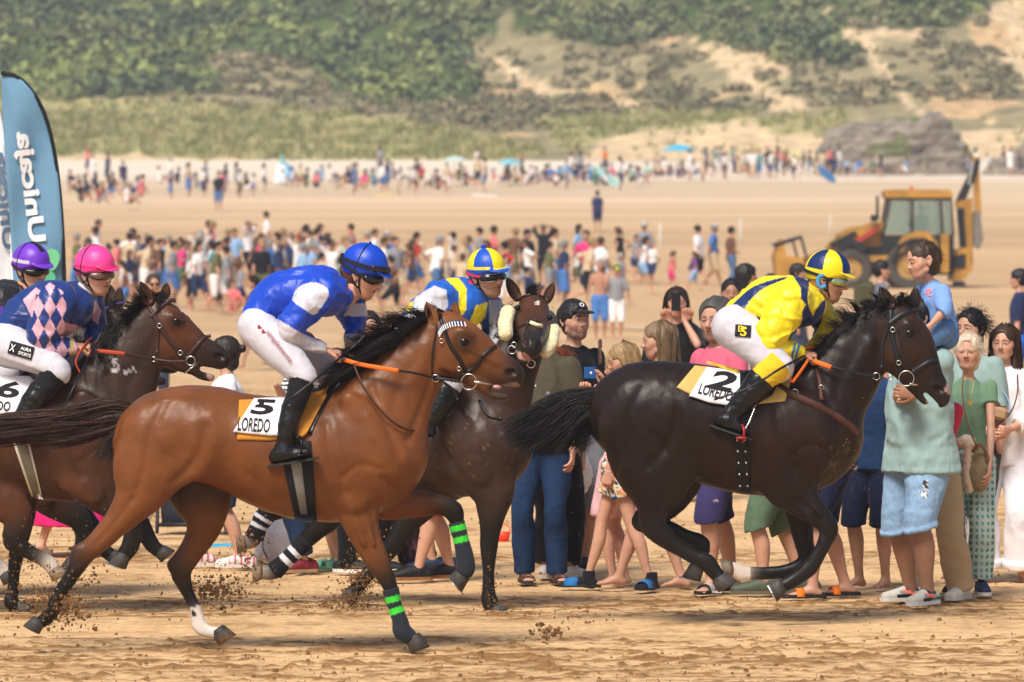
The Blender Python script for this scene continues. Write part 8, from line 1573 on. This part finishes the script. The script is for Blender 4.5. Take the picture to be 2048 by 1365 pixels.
mb = MB(); c = W(1843, 448, YB); mb.sphere(c, (.22, .2, .32), 12, 8); mb.sphere(c+np.array([0, 0, .46]), (.11, .11, .14), 10, 8, m=1); mb.box(c+np.array([-.25, 0, -.05]), (.35, .5, .12), RY(25), bev=.05); o = mb.build('person', [mat('driver_red', '6d2a30', .9), mat('driver_skin', SK2, .6)], None, True); o['label'] = 'driver in a dark red top sitting inside the digger cab'; o['category'] = 'person'
# ------------------------------------------------------------ parasols, tent, boards, posts
def ploc(x, y): Y = ground_Y(y); return Y, np.array([*W(x, y, Y)[:2], gz(Y)])
def parasol(x, ytop, w, yf, c1, c2, label, tilt=0):
    Y, b = ploc(x, yf); top = W(x, ytop, Y); rr = w/2*Y/F; g = thing('parasol', b, label, 'parasol'); mb = MB(); mb.tube([b, top-np.array([0, 0, .05])], .025, 6); mb.build('pole', mat('parasol_pole', 'd8d4cc', .5), g); n = 8
    for i in range(n):
        a0, a1 = 2*math.pi*i/n, 2*math.pi*(i+1)/n; P = [top]
        for f, dz in ((.5, .10), (1., .36)):
            for k in range(3): a = a0+(a1-a0)*k/2; P.append(top+np.array([math.cos(a)*rr*f, math.sin(a)*rr*f, -rr*dz*(1.0 if k != 1 else .96)]))
        Vv = np.array(P); Vv = np.vstack([Vv, Vv-np.array([0, 0, .02])]); Fs = [[0, 1, 2], [0, 2, 3], [1, 4, 5, 2], [2, 5, 6, 3]]; Fs += [[j+7 for j in f][::-1] for f in Fs]+[[4, 11, 12, 5], [5, 12, 13, 6]]
        obj('canopy_panel', mk_mesh('canopy_panel', Vv, Fs, [mat('canopy_'+(c1 if i % 2 else c2), c1 if i % 2 else c2, .8)], smooth=False), g)
parasol(1358, 289, 68, 345, '37b4d6', '37b4d6', 'turquoise parasol standing alone above the far crowd'); parasol(1020, 318, 56, 372, '7cc4d4', '6ab6cc', 'pale blue parasol over the crowded group left of centre'); parasol(910, 312, 54, 372, 'b9cfc2', 'c9d6cc', 'pale grey-green parasol left of the pale blue one'); parasol(1123, 338, 34, 376, '4a9fd0', '3f90c4', 'small bright blue parasol low among the sitting people'); parasol(1592, 304, 34, 350, 'e0d890', 'd9cf84', 'small pale yellow parasol beside the large rock')
Y, b = ploc(570, 372); g = thing('beach_tent', b, 'white and blue beach tent left of centre on the upper beach', 'tent'); q = [(547, 364), (560, 318), (575, 322), (596, 362)]
def ten(nm, P, y0, y1, m): mb = MB(); A = [W(x, yy, Y+d) for x, yy, d in P]; A += [p+np.array([0, .03, 0]) for p in A]; n = len(P); mb.raw(A, [list(range(n)), list(range(2*n-1, n-1, -1))]+[[(i+1) % n, i, n+i, n+(i+1) % n] for i in range(n)]); mb.build(nm, m, g)
ten('panel', [(546, 366, 0), (556, 326, .7), (568, 322, .8), (580, 364, 0)], 0, 0, mat('tent_white', 'd5dde0', .8)); ten('panel', [(580, 364, 0), (568, 322, .8), (590, 340, .7), (597, 363, .3)], 0, 0, mat('tent_blue', '3a9ccc', .8)); ten('panel', [(558, 366, -.03), (592, 362, -.03), (578, 340, .3)], 0, 0, mat('tent_blue')); ten('top_flag', [(560, 326, .6), (564, 308, .6), (570, 326, .6)], 0, 0, mat('tent_teal', '6cc4cc', .8))
def board(x0, y0, x1, y1, w, yf, col, label, cat='surfboard', name='surfboard'):
    Y, b = ploc((x0+x1)/2, yf); a, c = W(x0, y0, Y), W(x1, y1, Y); d = c-a; L = np.linalg.norm(d); d /= L; s = np.cross(d, (0, 1, 0)); ww = w*Y/F/2; n = 16; P = []
    for yo in (-.04, .04):
        for i in range(n+1): t = i/n; P.append(a+d*L*t+s*ww*(math.sin(math.pi*min(t*1.0, 1))**.55)+np.array([0, yo, 0]))
        for i in range(n-1, 0, -1): t = i/n; P.append(a+d*L*t-s*ww*(math.sin(math.pi*t)**.55)+np.array([0, yo, 0]))
    k = 2*n; mb = MB(); mb.raw(P, [list(range(k)), list(range(2*k-1, k-1, -1))]+[[(i+1) % k, i, k+i, k+(i+1) % k] for i in range(k)]); o = mb.build(name, mat('board_%s' % col, col, .5)); o['label'] = label; o['category'] = cat
board(1180, 334, 1240, 372, 22, 372, '9fd2d2', 'pale turquoise surfboard tilted on edge in the far crowd'); board(1634, 332, 1672, 366, 16, 366, '2f6fa8', 'dark blue board leaning near the large rock'); board(742, 389, 790, 392, 5, 392, 'd9c27a', 'yellow board lying flat on the sand in front of sitting people'); board(940, 390, 1000, 393, 6, 393, 'e6e2da', 'long white board lying flat on the sand below the grey-green parasol')
for i, (x, y0, y1, lab) in enumerate(((1320, 450, 500, 'thin white marker post left of the walking man in the white cap'), (1481, 440, 488, 'thin white marker post right of the man in the blue shirt'), (1661, 432, 470, 'thin white marker post just left of the digger bonnet'))):
    Y, b = ploc(x, y1); mb = MB(); mb.tube([b-np.array([0, 0, .3]), W(x, y0, Y)], .028, 6); mb.sphere(W(x, y0, Y), .03, 8, 5); o = mb.build('marker_post', mat('post_white', 'd9d5cc', .7), None, True); o['label'] = lab; o['category'] = 'post'; o['group'] = 'white marker posts on the mid beach'
for (x0, ya, x1, yb) in ((1130, 648, 1450, 668), (1935, 474, 2070, 470)):
    A = np.array([W(x, y, ground_Y(y)) for x, y in ((x0, ya), ((x0+x1)/2, (ya+yb)/2+1), (x1, yb))]); A = catmull(A, 8); A[:, 2] = gz(A[:, 1])+.05; V = np.vstack([A+[0, -.25, 0], A+[0, .25, .0]]); n = len(A); o = obj('boundary_tape', mk_mesh('tape', V, [[i, i+1, n+i+1, n+i] for i in range(n-1)], [mat('tape_white', 'd9d2c6', .8)])); md = o.modifiers.new('thick', 'SOLIDIFY'); md.thickness = .01
    o['label'] = 'white tape lying on the sand below the shirtless man' if x0 < 1500 else 'white tape on the sand right of the digger arm'; o['category'] = 'tape'
# ------------------------------------------------------------ flying sand
rs = np.random.RandomState(11); Vs = []; Fs = []; Cs = []; b_ = 0
def clods(cx, cy, sx, sy, Y, n, r0, r1, shape=0, dy=.25):
    global b_
    for i in range(int(n*1.7)):
        ax, ay = rs.randn(2)*(.55+.9*rs.rand()); x, y = cx+ax*sx+shape*ay*sx, cy+ay*sy; p = W(x, y, Y+rs.randn()*dy); 
        if p[2] < .004: p[2] = .004+.02*rs.rand()
        r = r0+(r1-r0)*rs.rand()**4; o = np.array([(1, 0, 0), (-1, 0, 0), (0, 1, 0), (0, -1, 0), (0, 0, 1), (0, 0, -1)])*r*(.5+.9*rs.rand(6, 1)); q = norm(rs.randn(3)); A = np.array(Matrix.Rotation(rs.rand()*6, 3, Vector(q)))
        Vs.append(p+o@A); Fs.append(np.array([[0, 2, 4], [2, 1, 4], [1, 3, 4], [3, 0, 4], [2, 0, 5], [1, 2, 5], [3, 1, 5], [0, 3, 5]])+b_); Cs.append(np.tile(lin('86623a')*(.45+.7*rs.rand()), (6, 1))); b_ += 6
for a_ in ((110, 1215, 34, 22, Y5, 520, .003, .016, .3), (150, 1180, 40, 34, Y5, 260, .003, .013), (100, 1120, 40, 60, Y5, 160, .002, .008), (430, 1180, 34, 14, Y5+1, 380, .003, .016), (500, 1110, 22, 40, Y4, 160, .003, .013), (440, 1150, 60, 30, Y4, 170, .002, .010), (55, 1120, 30, 60, Y6, 150, .003, .010), (715, 1165, 28, 34, Y4, 420, .003, .013, -.3), (735, 1110, 20, 60, Y4, 160, .002, .010), (690, 1205, 40, 8, Y4, 150, .004, .014),
           (978, 1190, 14, 30, Y4-.2, 120, .003, .010), (1130, 1230, 50, 22, Y2, 70, .003, .012), (1100, 1265, 16, 6, Y5, 60, .005, .022), (850, 900, 150, 120, Y4-.5, 160, .0015, .004), (1130, 1000, 120, 120, Y2+1, 120, .0015, .004), (1700, 930, 30, 60, Y2-.35, 90, .0015, .005), (1800, 1050, 120, 120, Y2+.3, 90, .0015, .004), (300, 1000, 300, 200, Y5-.3, 180, .0015, .004)): clods(*a_)
V = np.vstack(Vs); obj('flying_sand', mk_mesh('flying_sand', V, np.vstack(Fs), [mat('wet_sand_clod', src='v', rough=.95, var=0)], np.vstack(Cs), smooth=False), kind='stuff')
# loose clods lying on the sand
Vs = []; Fs = []; Cs = []; b_ = 0
for i in range(4200):
    x, Y = rs.uniform(-4, 4), 26.5+24*rs.rand()**1.2; r = .003+.010*rs.rand()**4
    if vn(np.array([[x*.25, Y, 0]]), .55, 3)[0]*.5+.5+.5*vn(np.array([[x, Y, 0]]), 1.6, 5)[0] < .25+.6*rs.rand(): continue
    k = 6; a = np.arange(k)*6.283/k+rs.rand(); q = .7+.6*rs.rand(k)
    P = np.vstack([np.stack([x+np.cos(a)*r*q*1.3, Y+np.sin(a)*r*q*1.3, np.full(k, -.004)], 1), np.stack([x+np.cos(a)*r*q*.7, Y+np.sin(a)*r*q*.7, r*(.6+.5*rs.rand(k))], 1)]); P[:, 2] += .008+.018*fbm(P[:, :]*np.array([.8, 1, 0]), 3.0, 4, 1)[0]
    Vs.append(P); Fs += [[b_+j, b_+(j+1) % k, b_+k+(j+1) % k, b_+k+j] for j in range(k)]+[[b_+k+j for j in range(k)]]; Cs.append(np.tile(lin('8a6236')*(.5+.6*rs.rand()), (2*k, 1))); b_ += 2*k
obj('sand_clods', mk_mesh('sand_clods', np.vstack(Vs), Fs, [mat('wet_sand_clod')], np.vstack(Cs), smooth=False), kind='stuff')
# ------------------------------------------------------------ the crowds further back
TP = {}
def template(key, sex, arms={}, feet={}, lean=0, seat=False, hairst='short', sleeve=.45, botl=.45, skirt=False, hat=False, bob=0, shirtless=False, kn=None):
    root = bpy.data.objects.new('person', None); root.empty_display_size = .1
    J = stand((0, 0, 0), 1.75, 0, sex, lean=lean, arms=arms, feet=feet, head=(0, 5), bob=bob)
    if seat:
        J['lkn'] = J['lhip']+np.array([.34, .10, .24]); J['rkn'] = J['rhip']+np.array([.36, -.10, .22]); J['lan'] = J['lkn']+np.array([.16, 0, -.34]); J['ran'] = J['rkn']+np.array([.14, 0, -.34])
    parts = []; COL.objects.link(root)
    V, Q, C = body_mesh(J, SK1, h=.03, hh=.018, hands=(None, None), hand_h=None, barefeet=True); 
    parts.append((obj('body', mk_mesh('crowd_body', V, Q, [M_person]), root, local=True), 'skin'))
    def fix(o, kind):
        o.data.materials.clear(); o.data.materials.append(M_person); parts.append((o, kind))
    if not shirtless: fix(shirt(J, (1, 1, 1), sleeve=sleeve, hem=.10, ex=.03, h=.03, parent=root, amp=.008), 'top')
    fix(pants(J, (1, 1, 1), length=botl, ex=.03, h=.03, parent=root, skirt=skirt, flare=.03 if skirt else 0, name='skirt' if skirt else 'shorts'), 'bot')
    h_ = hair_cap(J, (1, 1, 1), .014, hairst, root, h=.016, amp=.004); fix(h_, 'hair')
    if hat: c = cap(J, root, (1, 1, 1)); fix(c, 'hat')
    TP[key] = dict(root=root, parts=parts, used=False)
W1 = dict(l=(-.06, .17, .02), r=(.06, -.16, .05)); W2 = dict(l=(-.05, -.13, .03), r=(.05, .13, 0)); RN = dict(l=(-.05, .22, .06), r=(.05, -.26, .16)); RN2 = dict(l=(-.05, -.24, .20), r=(.05, .18, .02))
template('walk', 'm', feet=W1, arms=dict(l=(-.15, -.10, .48), r=(.15, .13, .50)), lean=3); template('walk2', 'm', feet=W2, arms=dict(l=(-.15, .12, .50), r=(.15, -.08, .47)), lean=3, hat=True)
template('walkf', 'f', feet=W1, arms=dict(l=(-.13, -.08, .48), r=(.14, .12, .50)), hairst='tail', lean=2); template('walkf2', 'f', feet=W2, arms=dict(l=(-.13, .12, .52), r=(.13, -.1, .5)), hairst='long', botl=.30, lean=3)
template('run', 'm', feet=RN, arms=dict(l=(-.17, -.02, .62, (-.3, -1, -.3)), r=(.15, .16, .66)), lean=9); template('runf', 'f', feet=RN2, arms=dict(l=(-.15, .17, .64), r=(.16, -.04, .62, (.3, -1, -.3))), lean=8, hairst='tail', sleeve=.2, botl=.26)
template('stand', 'm', arms={}); template('standf', 'f', hairst='long', botl=.35); template('hat', 'm', hat=True, arms=dict(l=(-.10, .14, .60), r=(.16, 0, .47)))
template('up', 'm', arms=dict(l=(-.05, .12, .98), r=(.05, .12, .98)), hat=True); template('dress', 'f', hairst='tail', botl=.62, skirt=True, arms=dict(l=(-.05, .16, .62), r=(.13, 0, .47)))
template('sit', 'm', seat=True, arms=dict(l=(-.10, .22, .55), r=(.12, .20, .56)), lean=-8); template('sitf', 'f', seat=True, hairst='long', arms=dict(l=(-.08, .2, .6), r=(.2, -.12, .5)), lean=-4, sleeve=.25, botl=.3)
template('bare', 'm', shirtless=True, arms=dict(l=(-.03, .12, .80), r=(.17, 0, .48))); template('trous', 'm', botl=.92, arms=dict(l=(-.12, .12, .58), r=(.12, .12, .57)), feet=dict(l=(-.05, .06, 0), r=(.05, -.06, 0)))
CN = dict(white='e9e6e4', grey='8f9096', black='1b1c22', navy='27335a', blue='4a78b8', sky='8fb4dc', red='b8302e', pink='e0407e', coral='e27a78', green='4e7a58', olive='6a6a48', yellow='e6d23c', orange='e87a30', beige='c9b494', brown='6b4a38', teal='4c9aa0', purple='7a4a8c', lime='c4e04a', denim='4f6f98', mint='a6cdb4')
HN = dict(dark=(.02, .013, .010), brown=(.07, .04, .022), fair=(.30, .20, .10), grey=(.25, .24, .23), black=(.010, .009, .009))
SKN = [SK1, SK2, SK1*.85, SK3*1.1, SK1*1.05]
cr = np.random.RandomState(21); LB = set(); OB = {'skirt': 'skirt'}
def put(key, x, fy, h, th, top, bot, hair='dark', hat=None, label=None, group=None, skin=None, Y=None):
    T = TP[key]; Y = Y or ground_Y(fy); b = W(x, fy, Y); b[2] = gz(Y); s = h/1.75
    if not T['used']: root = T['root']; T['used'] = True; prs = T['parts']
    else:
        root = T['root'].copy(); COL.objects.link(root); prs = []
        for o, k in T['parts']: c = o.copy(); COL.objects.link(c); c.parent = root; prs.append((c, k))
    root.location = b-np.array([0, 0, (.52 if key in ('sit', 'sitf') else 0)*s*.90]); root.rotation_euler = (0, 0, R(th)); root.scale = (s, s, s)
    sk_ = skin if skin is not None else SKN[cr.randint(5)]
    for o, k in prs:
        c = {'skin': sk_, 'top': lin(CN[top]) if top else sk_, 'bot': lin(CN[bot]), 'hair': HN[hair], 'hat': lin(CN[hat or 'white'])}[k]; o.color = (*[float(v) for v in c], 1)
    assert label not in LB, label
    LB.add(label); root['label'] = label; root['category'] = 'person'; root['group'] = group or 'crowd walking across the mid beach'
    return root
# people one can pick out
G1_, G2_ = 'crowd walking across the mid beach', 'people gathered on the upper beach'
for a in [('bare', 1200, 682, 1.78, -92, None, 'blue', 'grey', None, 'shirtless tanned man in blue swim shorts standing with a hand on his head'), ('hat', 1233, 682, 1.66, -85, 'grey', 'white', 'dark', 'lime', 'person in grey T-shirt, white shorts and yellow cap beside the shirtless man'),
          ('runf', 1285, 590, 1.62, 0, 'white', 'sky', 'dark', None, 'woman in white swimsuit running right with long strides'), ('runf', 1342, 590, 1.22, 0, 'coral', 'pink', 'brown', None, 'small girl in pink and coral swimsuit running right'),
          ('walk', 1398, 575, 1.80, 150, 'white', 'black', 'dark', None, 'man in white T-shirt and black shorts walking beside a child'), ('walkf', 1390, 585, 1.15, 170, 'purple', 'sky', 'brown', None, 'small child in a lilac swimsuit walking before the man in white'), ('walk2', 1425, 575, 1.84, 0, 'blue', 'beige', 'grey', 'white', 'man in blue shirt, beige shorts and white cap walking right'), ('trous', 1462, 578, 1.78, 20, 'brown', 'denim', 'dark', None, 'person in brown shirt and jeans walking alone near the posts'),
          ('trous', 1108, 590, 1.84, 10, 'beige', 'denim', 'dark', None, 'man in beige jacket and jeans walking behind the pompom jockey'), ('walkf2', 1155, 560, 1.68, -10, 'sky', 'denim', 'black', None, 'woman in denim shirt dress with black hair'), ('stand', 1195, 465, 1.6, 90, 'navy', 'navy', 'dark', None, 'lone boy in navy standing on the empty slope'),
          ('stand', 437, 424, 1.75, -90, 'black', 'denim', 'dark', None, 'lone man in black top and dark jeans in front of the far crowd'), ('walk', 830, 590, 1.72, 0, 'red', 'blue', 'dark', None, 'boy in dark red T-shirt and bright blue shorts walking right'), ('run', 361, 600, 1.62, 0, 'pink', 'green', 'brown', None, 'child in hot pink top and green shorts running right'),
          ('walkf2', 520, 585, 1.66, 0, 'pink', 'coral', 'brown', None, 'woman in a pink dress striding right'), ('walk', 535, 530, 1.72, 180, 'white', 'grey', 'dark', None, 'man in white T-shirt standing tall above the left crowd'), ('up', 400, 590, 1.78, -90, 'white', 'navy', 'dark', 'white', 'man in white cap with both arms raised to his head'), ('dress', 455, 595, 1.66, 10, 'grey', 'white', 'brown', None, 'woman in grey-green top and white skirt walking right'),
          ('walk', 985, 575, 1.78, 10, 'coral', 'grey', 'dark', None, 'man in coral pink T-shirt above the pompom cap'), ('hat', 735, 590, 1.76, 180, 'beige', 'white', 'grey', 'beige', 'person in a straw-coloured hat left of the blue cap'), ('walk2', 770, 590, 1.75, 0, 'denim', 'white', 'grey', 'white', 'man in blue-grey shirt and white cap right of the blue cap'), ('walk', 705, 565, 1.75, 180, 'red', 'grey', 'dark', None, 'man in a bright red T-shirt left of the blue cap'),
          ('sit', 468, 640, 1.3, -60, 'coral', 'coral', 'brown', None, 'child in peach crouching on the sand left of the blue jockey'), ('run', 790, 640, 1.55, 170, 'brown', 'black', 'dark', None, 'runner in black shorts behind the blue jockey\'s goggles'), ('walk', 512, 742, 1.60, 200, 'brown', 'navy', 'dark', None, 'boy in navy swim shorts running between the two left jockeys'), ('sit', 1060, 620, 1.5, 10, 'navy', 'navy', 'dark', None, 'boy in navy leaning forward above the sheepskin horse'),
          ('walk', 580, 590, 1.7, 30, 'navy', 'black', 'dark', None, 'person in navy top with a dark maroon cap behind the blue jockey\'s back')]:
    put(a[0], a[1], a[2], a[3], a[4], a[5], a[6], a[7], a[8], a[9])
PLC = [(150, 'above the pink cap'), (235, 'right of the pink cap'), (310, 'above the dark bay horse\'s ears'), (390, 'above the dark bay horse\'s head'), (470, 'left of the blue jockey\'s back'), (560, 'above the blue jockey\'s back'), (640, 'above the blue jockey\'s shoulder'), (720, 'by the blue cap'), (800, 'right of the blue cap'), (880, 'left of the pompom cap'), (960, 'behind the pompom cap'), (1040, 'above the sheepskin horse'), (1120, 'above the man in the black cap'), (1210, 'above the raised phones'), (1290, 'left of the first white post')]
PL2 = [(150, 'at the left end of the far crowd'), (230, 'in the seated group at far left'), (300, 'right of the far-left group'), (370, 'left of the lone man in black'), (450, 'right of the lone man in black'), (530, 'left of the beach tent'), (600, 'by the beach tent'), (680, 'right of the beach tent'), (760, 'below the tall dune grass'), (830, 'left of the grey-green parasol'), (910, 'under the grey-green parasol'), (975, 'between the two pale parasols'), (1030, 'under the pale blue parasol'), (1110, 'by the small blue parasol'), (1190, 'by the tilted surfboard'), (1260, 'right of the surfboard'), (1340, 'below the turquoise parasol'), (1420, 'left of the dense far group'), (1500, 'in the dense far group'), (1580, 'by the yellow parasol'), (1660, 'by the dark blue board'), (1740, 'in front of the large rock'), (1830, 'in front of the rock\'s centre'), (1920, 'behind the digger arm'), (2010, 'in front of the right rock')]
TOPS = ['white']*12+['grey']*6+['black']*4+['navy']*4+['blue']*2+['sky']*2+['red', 'pink', 'coral', 'coral', 'green', 'olive', 'beige', 'beige', 'beige', 'beige', 'brown', 'brown', 'mint', 'teal']; BOTS = ['black', 'black', 'navy', 'navy', 'blue', 'grey', 'grey', 'white', 'beige', 'denim', 'denim', 'olive', 'brown']
used = set()
def rnd(x, fy, keys, plc, grp, verb, h=None, Y=None, th=None):
    pl = min(plc, key=lambda q: abs(q[0]-x))[1]
    for _ in range(200):
        key = keys[cr.randint(len(keys))]; t = TOPS[cr.randint(len(TOPS))]; bt = BOTS[cr.randint(len(BOTS))]; hr = ['dark', 'brown', 'black', 'fair', 'grey', 'dark'][cr.randint(6)]
        fem = TP[key]['root'] and key in ('walkf', 'walkf2', 'runf', 'standf', 'dress', 'sitf'); hat = ['white', 'black', 'red', 'beige', 'navy'][cr.randint(5)] if key in ('walk2', 'hat', 'up') else None
        lab = '%s %s %s in %s %s, %s %s%s' % ({'sit': 'seated', 'sitf': 'seated', 'run': 'running', 'runf': 'running'}.get(key, verb), 'long-haired' if key in ('standf', 'walkf2', 'sitf') else {'fair': 'fair-haired', 'grey': 'grey-haired'}.get(hr, 'dark-haired'), 'woman' if fem else 'man', t, 'top', bt, 'skirt' if key == 'dress' else 'shorts' if key != 'trous' else 'trousers', ' ')
        lab = lab+pl
        if (pl, t, bt, key) not in used and len(lab.split()) <= 16 and lab not in LB: break
    used.add((pl, t, bt, key)); hh_ = h or cr.uniform(1.58, 1.9)*(.93 if fem else 1)*(.78 if cr.rand() < .13 else 1)
    put(key, x, fy, hh_, th if th is not None else ([0, 180, 0, 20, -20, 160, -90][cr.randint(7)]+cr.uniform(-25, 25)), t, bt, hr, hat, lab, grp, Y=Y)
wk = ['walk', 'walk2', 'walkf', 'walkf2', 'run', 'runf', 'run', 'stand', 'hat', 'trous', 'dress', 'walk', 'walkf', 'up']
for i in range(104):
    x = 138+(1310-138)*((i+.5)/104)+cr.uniform(-9, 9) if i % 3 else cr.uniform(138, 700); dens = 1 if x < 720 else .8
    fy = cr.uniform(572, 630)-(14 if cr.rand() < .4 else 0)
    if 1260 < x: fy = cr.uniform(556, 575)
    rnd(x, fy, wk, PLC, G1_, 'walking')
for x in (250, 300, 430, 480, 640, 680, 920, 1010): rnd(x, cr.uniform(615, 640), ['walkf', 'run', 'runf', 'walk'], PLC, G1_, 'walking', h=cr.uniform(1.2, 1.5))
sk = ['sit', 'sitf', 'sit', 'sitf', 'stand', 'standf', 'dress', 'hat']
def frow(x0, x1, y0, y1, n, keys):
    for i in range(n): rnd(x0+(x1-x0)*(i+.5)/n+cr.uniform(-4, 4), cr.uniform(y0, y1), keys, PL2, G2_, 'standing')
frow(138, 290, 388, 420, 14, ['sit', 'sitf']); frow(310, 540, 372, 402, 12, ['sit', 'sitf', 'stand', 'standf']); frow(320, 500, 392, 400, 5, ['stand', 'standf', 'dress']); frow(560, 700, 372, 388, 9, ['sit', 'sitf']); frow(690, 850, 362, 392, 16, sk); frow(850, 1000, 372, 392, 8, ['sit', 'sitf', 'stand']); frow(1000, 1300, 366, 382, 26, ['sit', 'sitf', 'sit', 'stand']); frow(1300, 1410, 358, 366, 9, ['sit', 'sitf', 'stand']); frow(1405, 1600, 346, 362, 26, ['stand', 'standf', 'stand', 'sit', 'hat']); frow(1600, 1790, 350, 358, 15, sk); frow(1790, 2050, 346, 354, 15, sk)
for a in ((176, 350, 'up', 'coral'), (186, 368, 'dress', 'white'), (216, 366, 'stand', 'navy'), (246, 385, 'stand', 'navy'), (760, 350, 'stand', 'grey'), (954, 352, 'stand', 'white'), (1160, 360, 'standf', 'grey'), (1210, 350, 'stand', 'orange')): put(a[2], a[0], a[1], 1.7, cr.uniform(0, 360), a[3], 'navy' if a[3] != 'white' else 'white', 'dark', 'white', 'person in %s standing apart %s' % (a[3], min(PL2, key=lambda q: abs(q[0]-a[0]))[1]) if a[0] != 246 else 'child in navy walking down toward the far-left seated group', G2_)
for T in TP.values():
    if not T['used']: 
        for o, k in T['parts']: bpy.data.objects.remove(o)
        bpy.data.objects.remove(T['root'])

# ------------------------------------------------------------ sea air between camera and hill
mb = MB(); mb.box((0, 352, 40), (420, 716, 84)); hzb = mb.build('haze', bpy.data.materials.new('sea_air')); hzb['kind'] = 'stuff'
m = hzb.data.materials[0]; m.use_nodes = True; n = m.node_tree; n.nodes.remove(n.nodes['Principled BSDF']); pv = n.nodes.new('ShaderNodeVolumePrincipled'); pv.inputs['Color'].default_value = (.93, .95, 1, 1); pv.inputs['Density'].default_value = .0006; pv.inputs['Anisotropy'].default_value = .2
n.links.new(pv.outputs[0], n.nodes['Material Output'].inputs['Volume'])
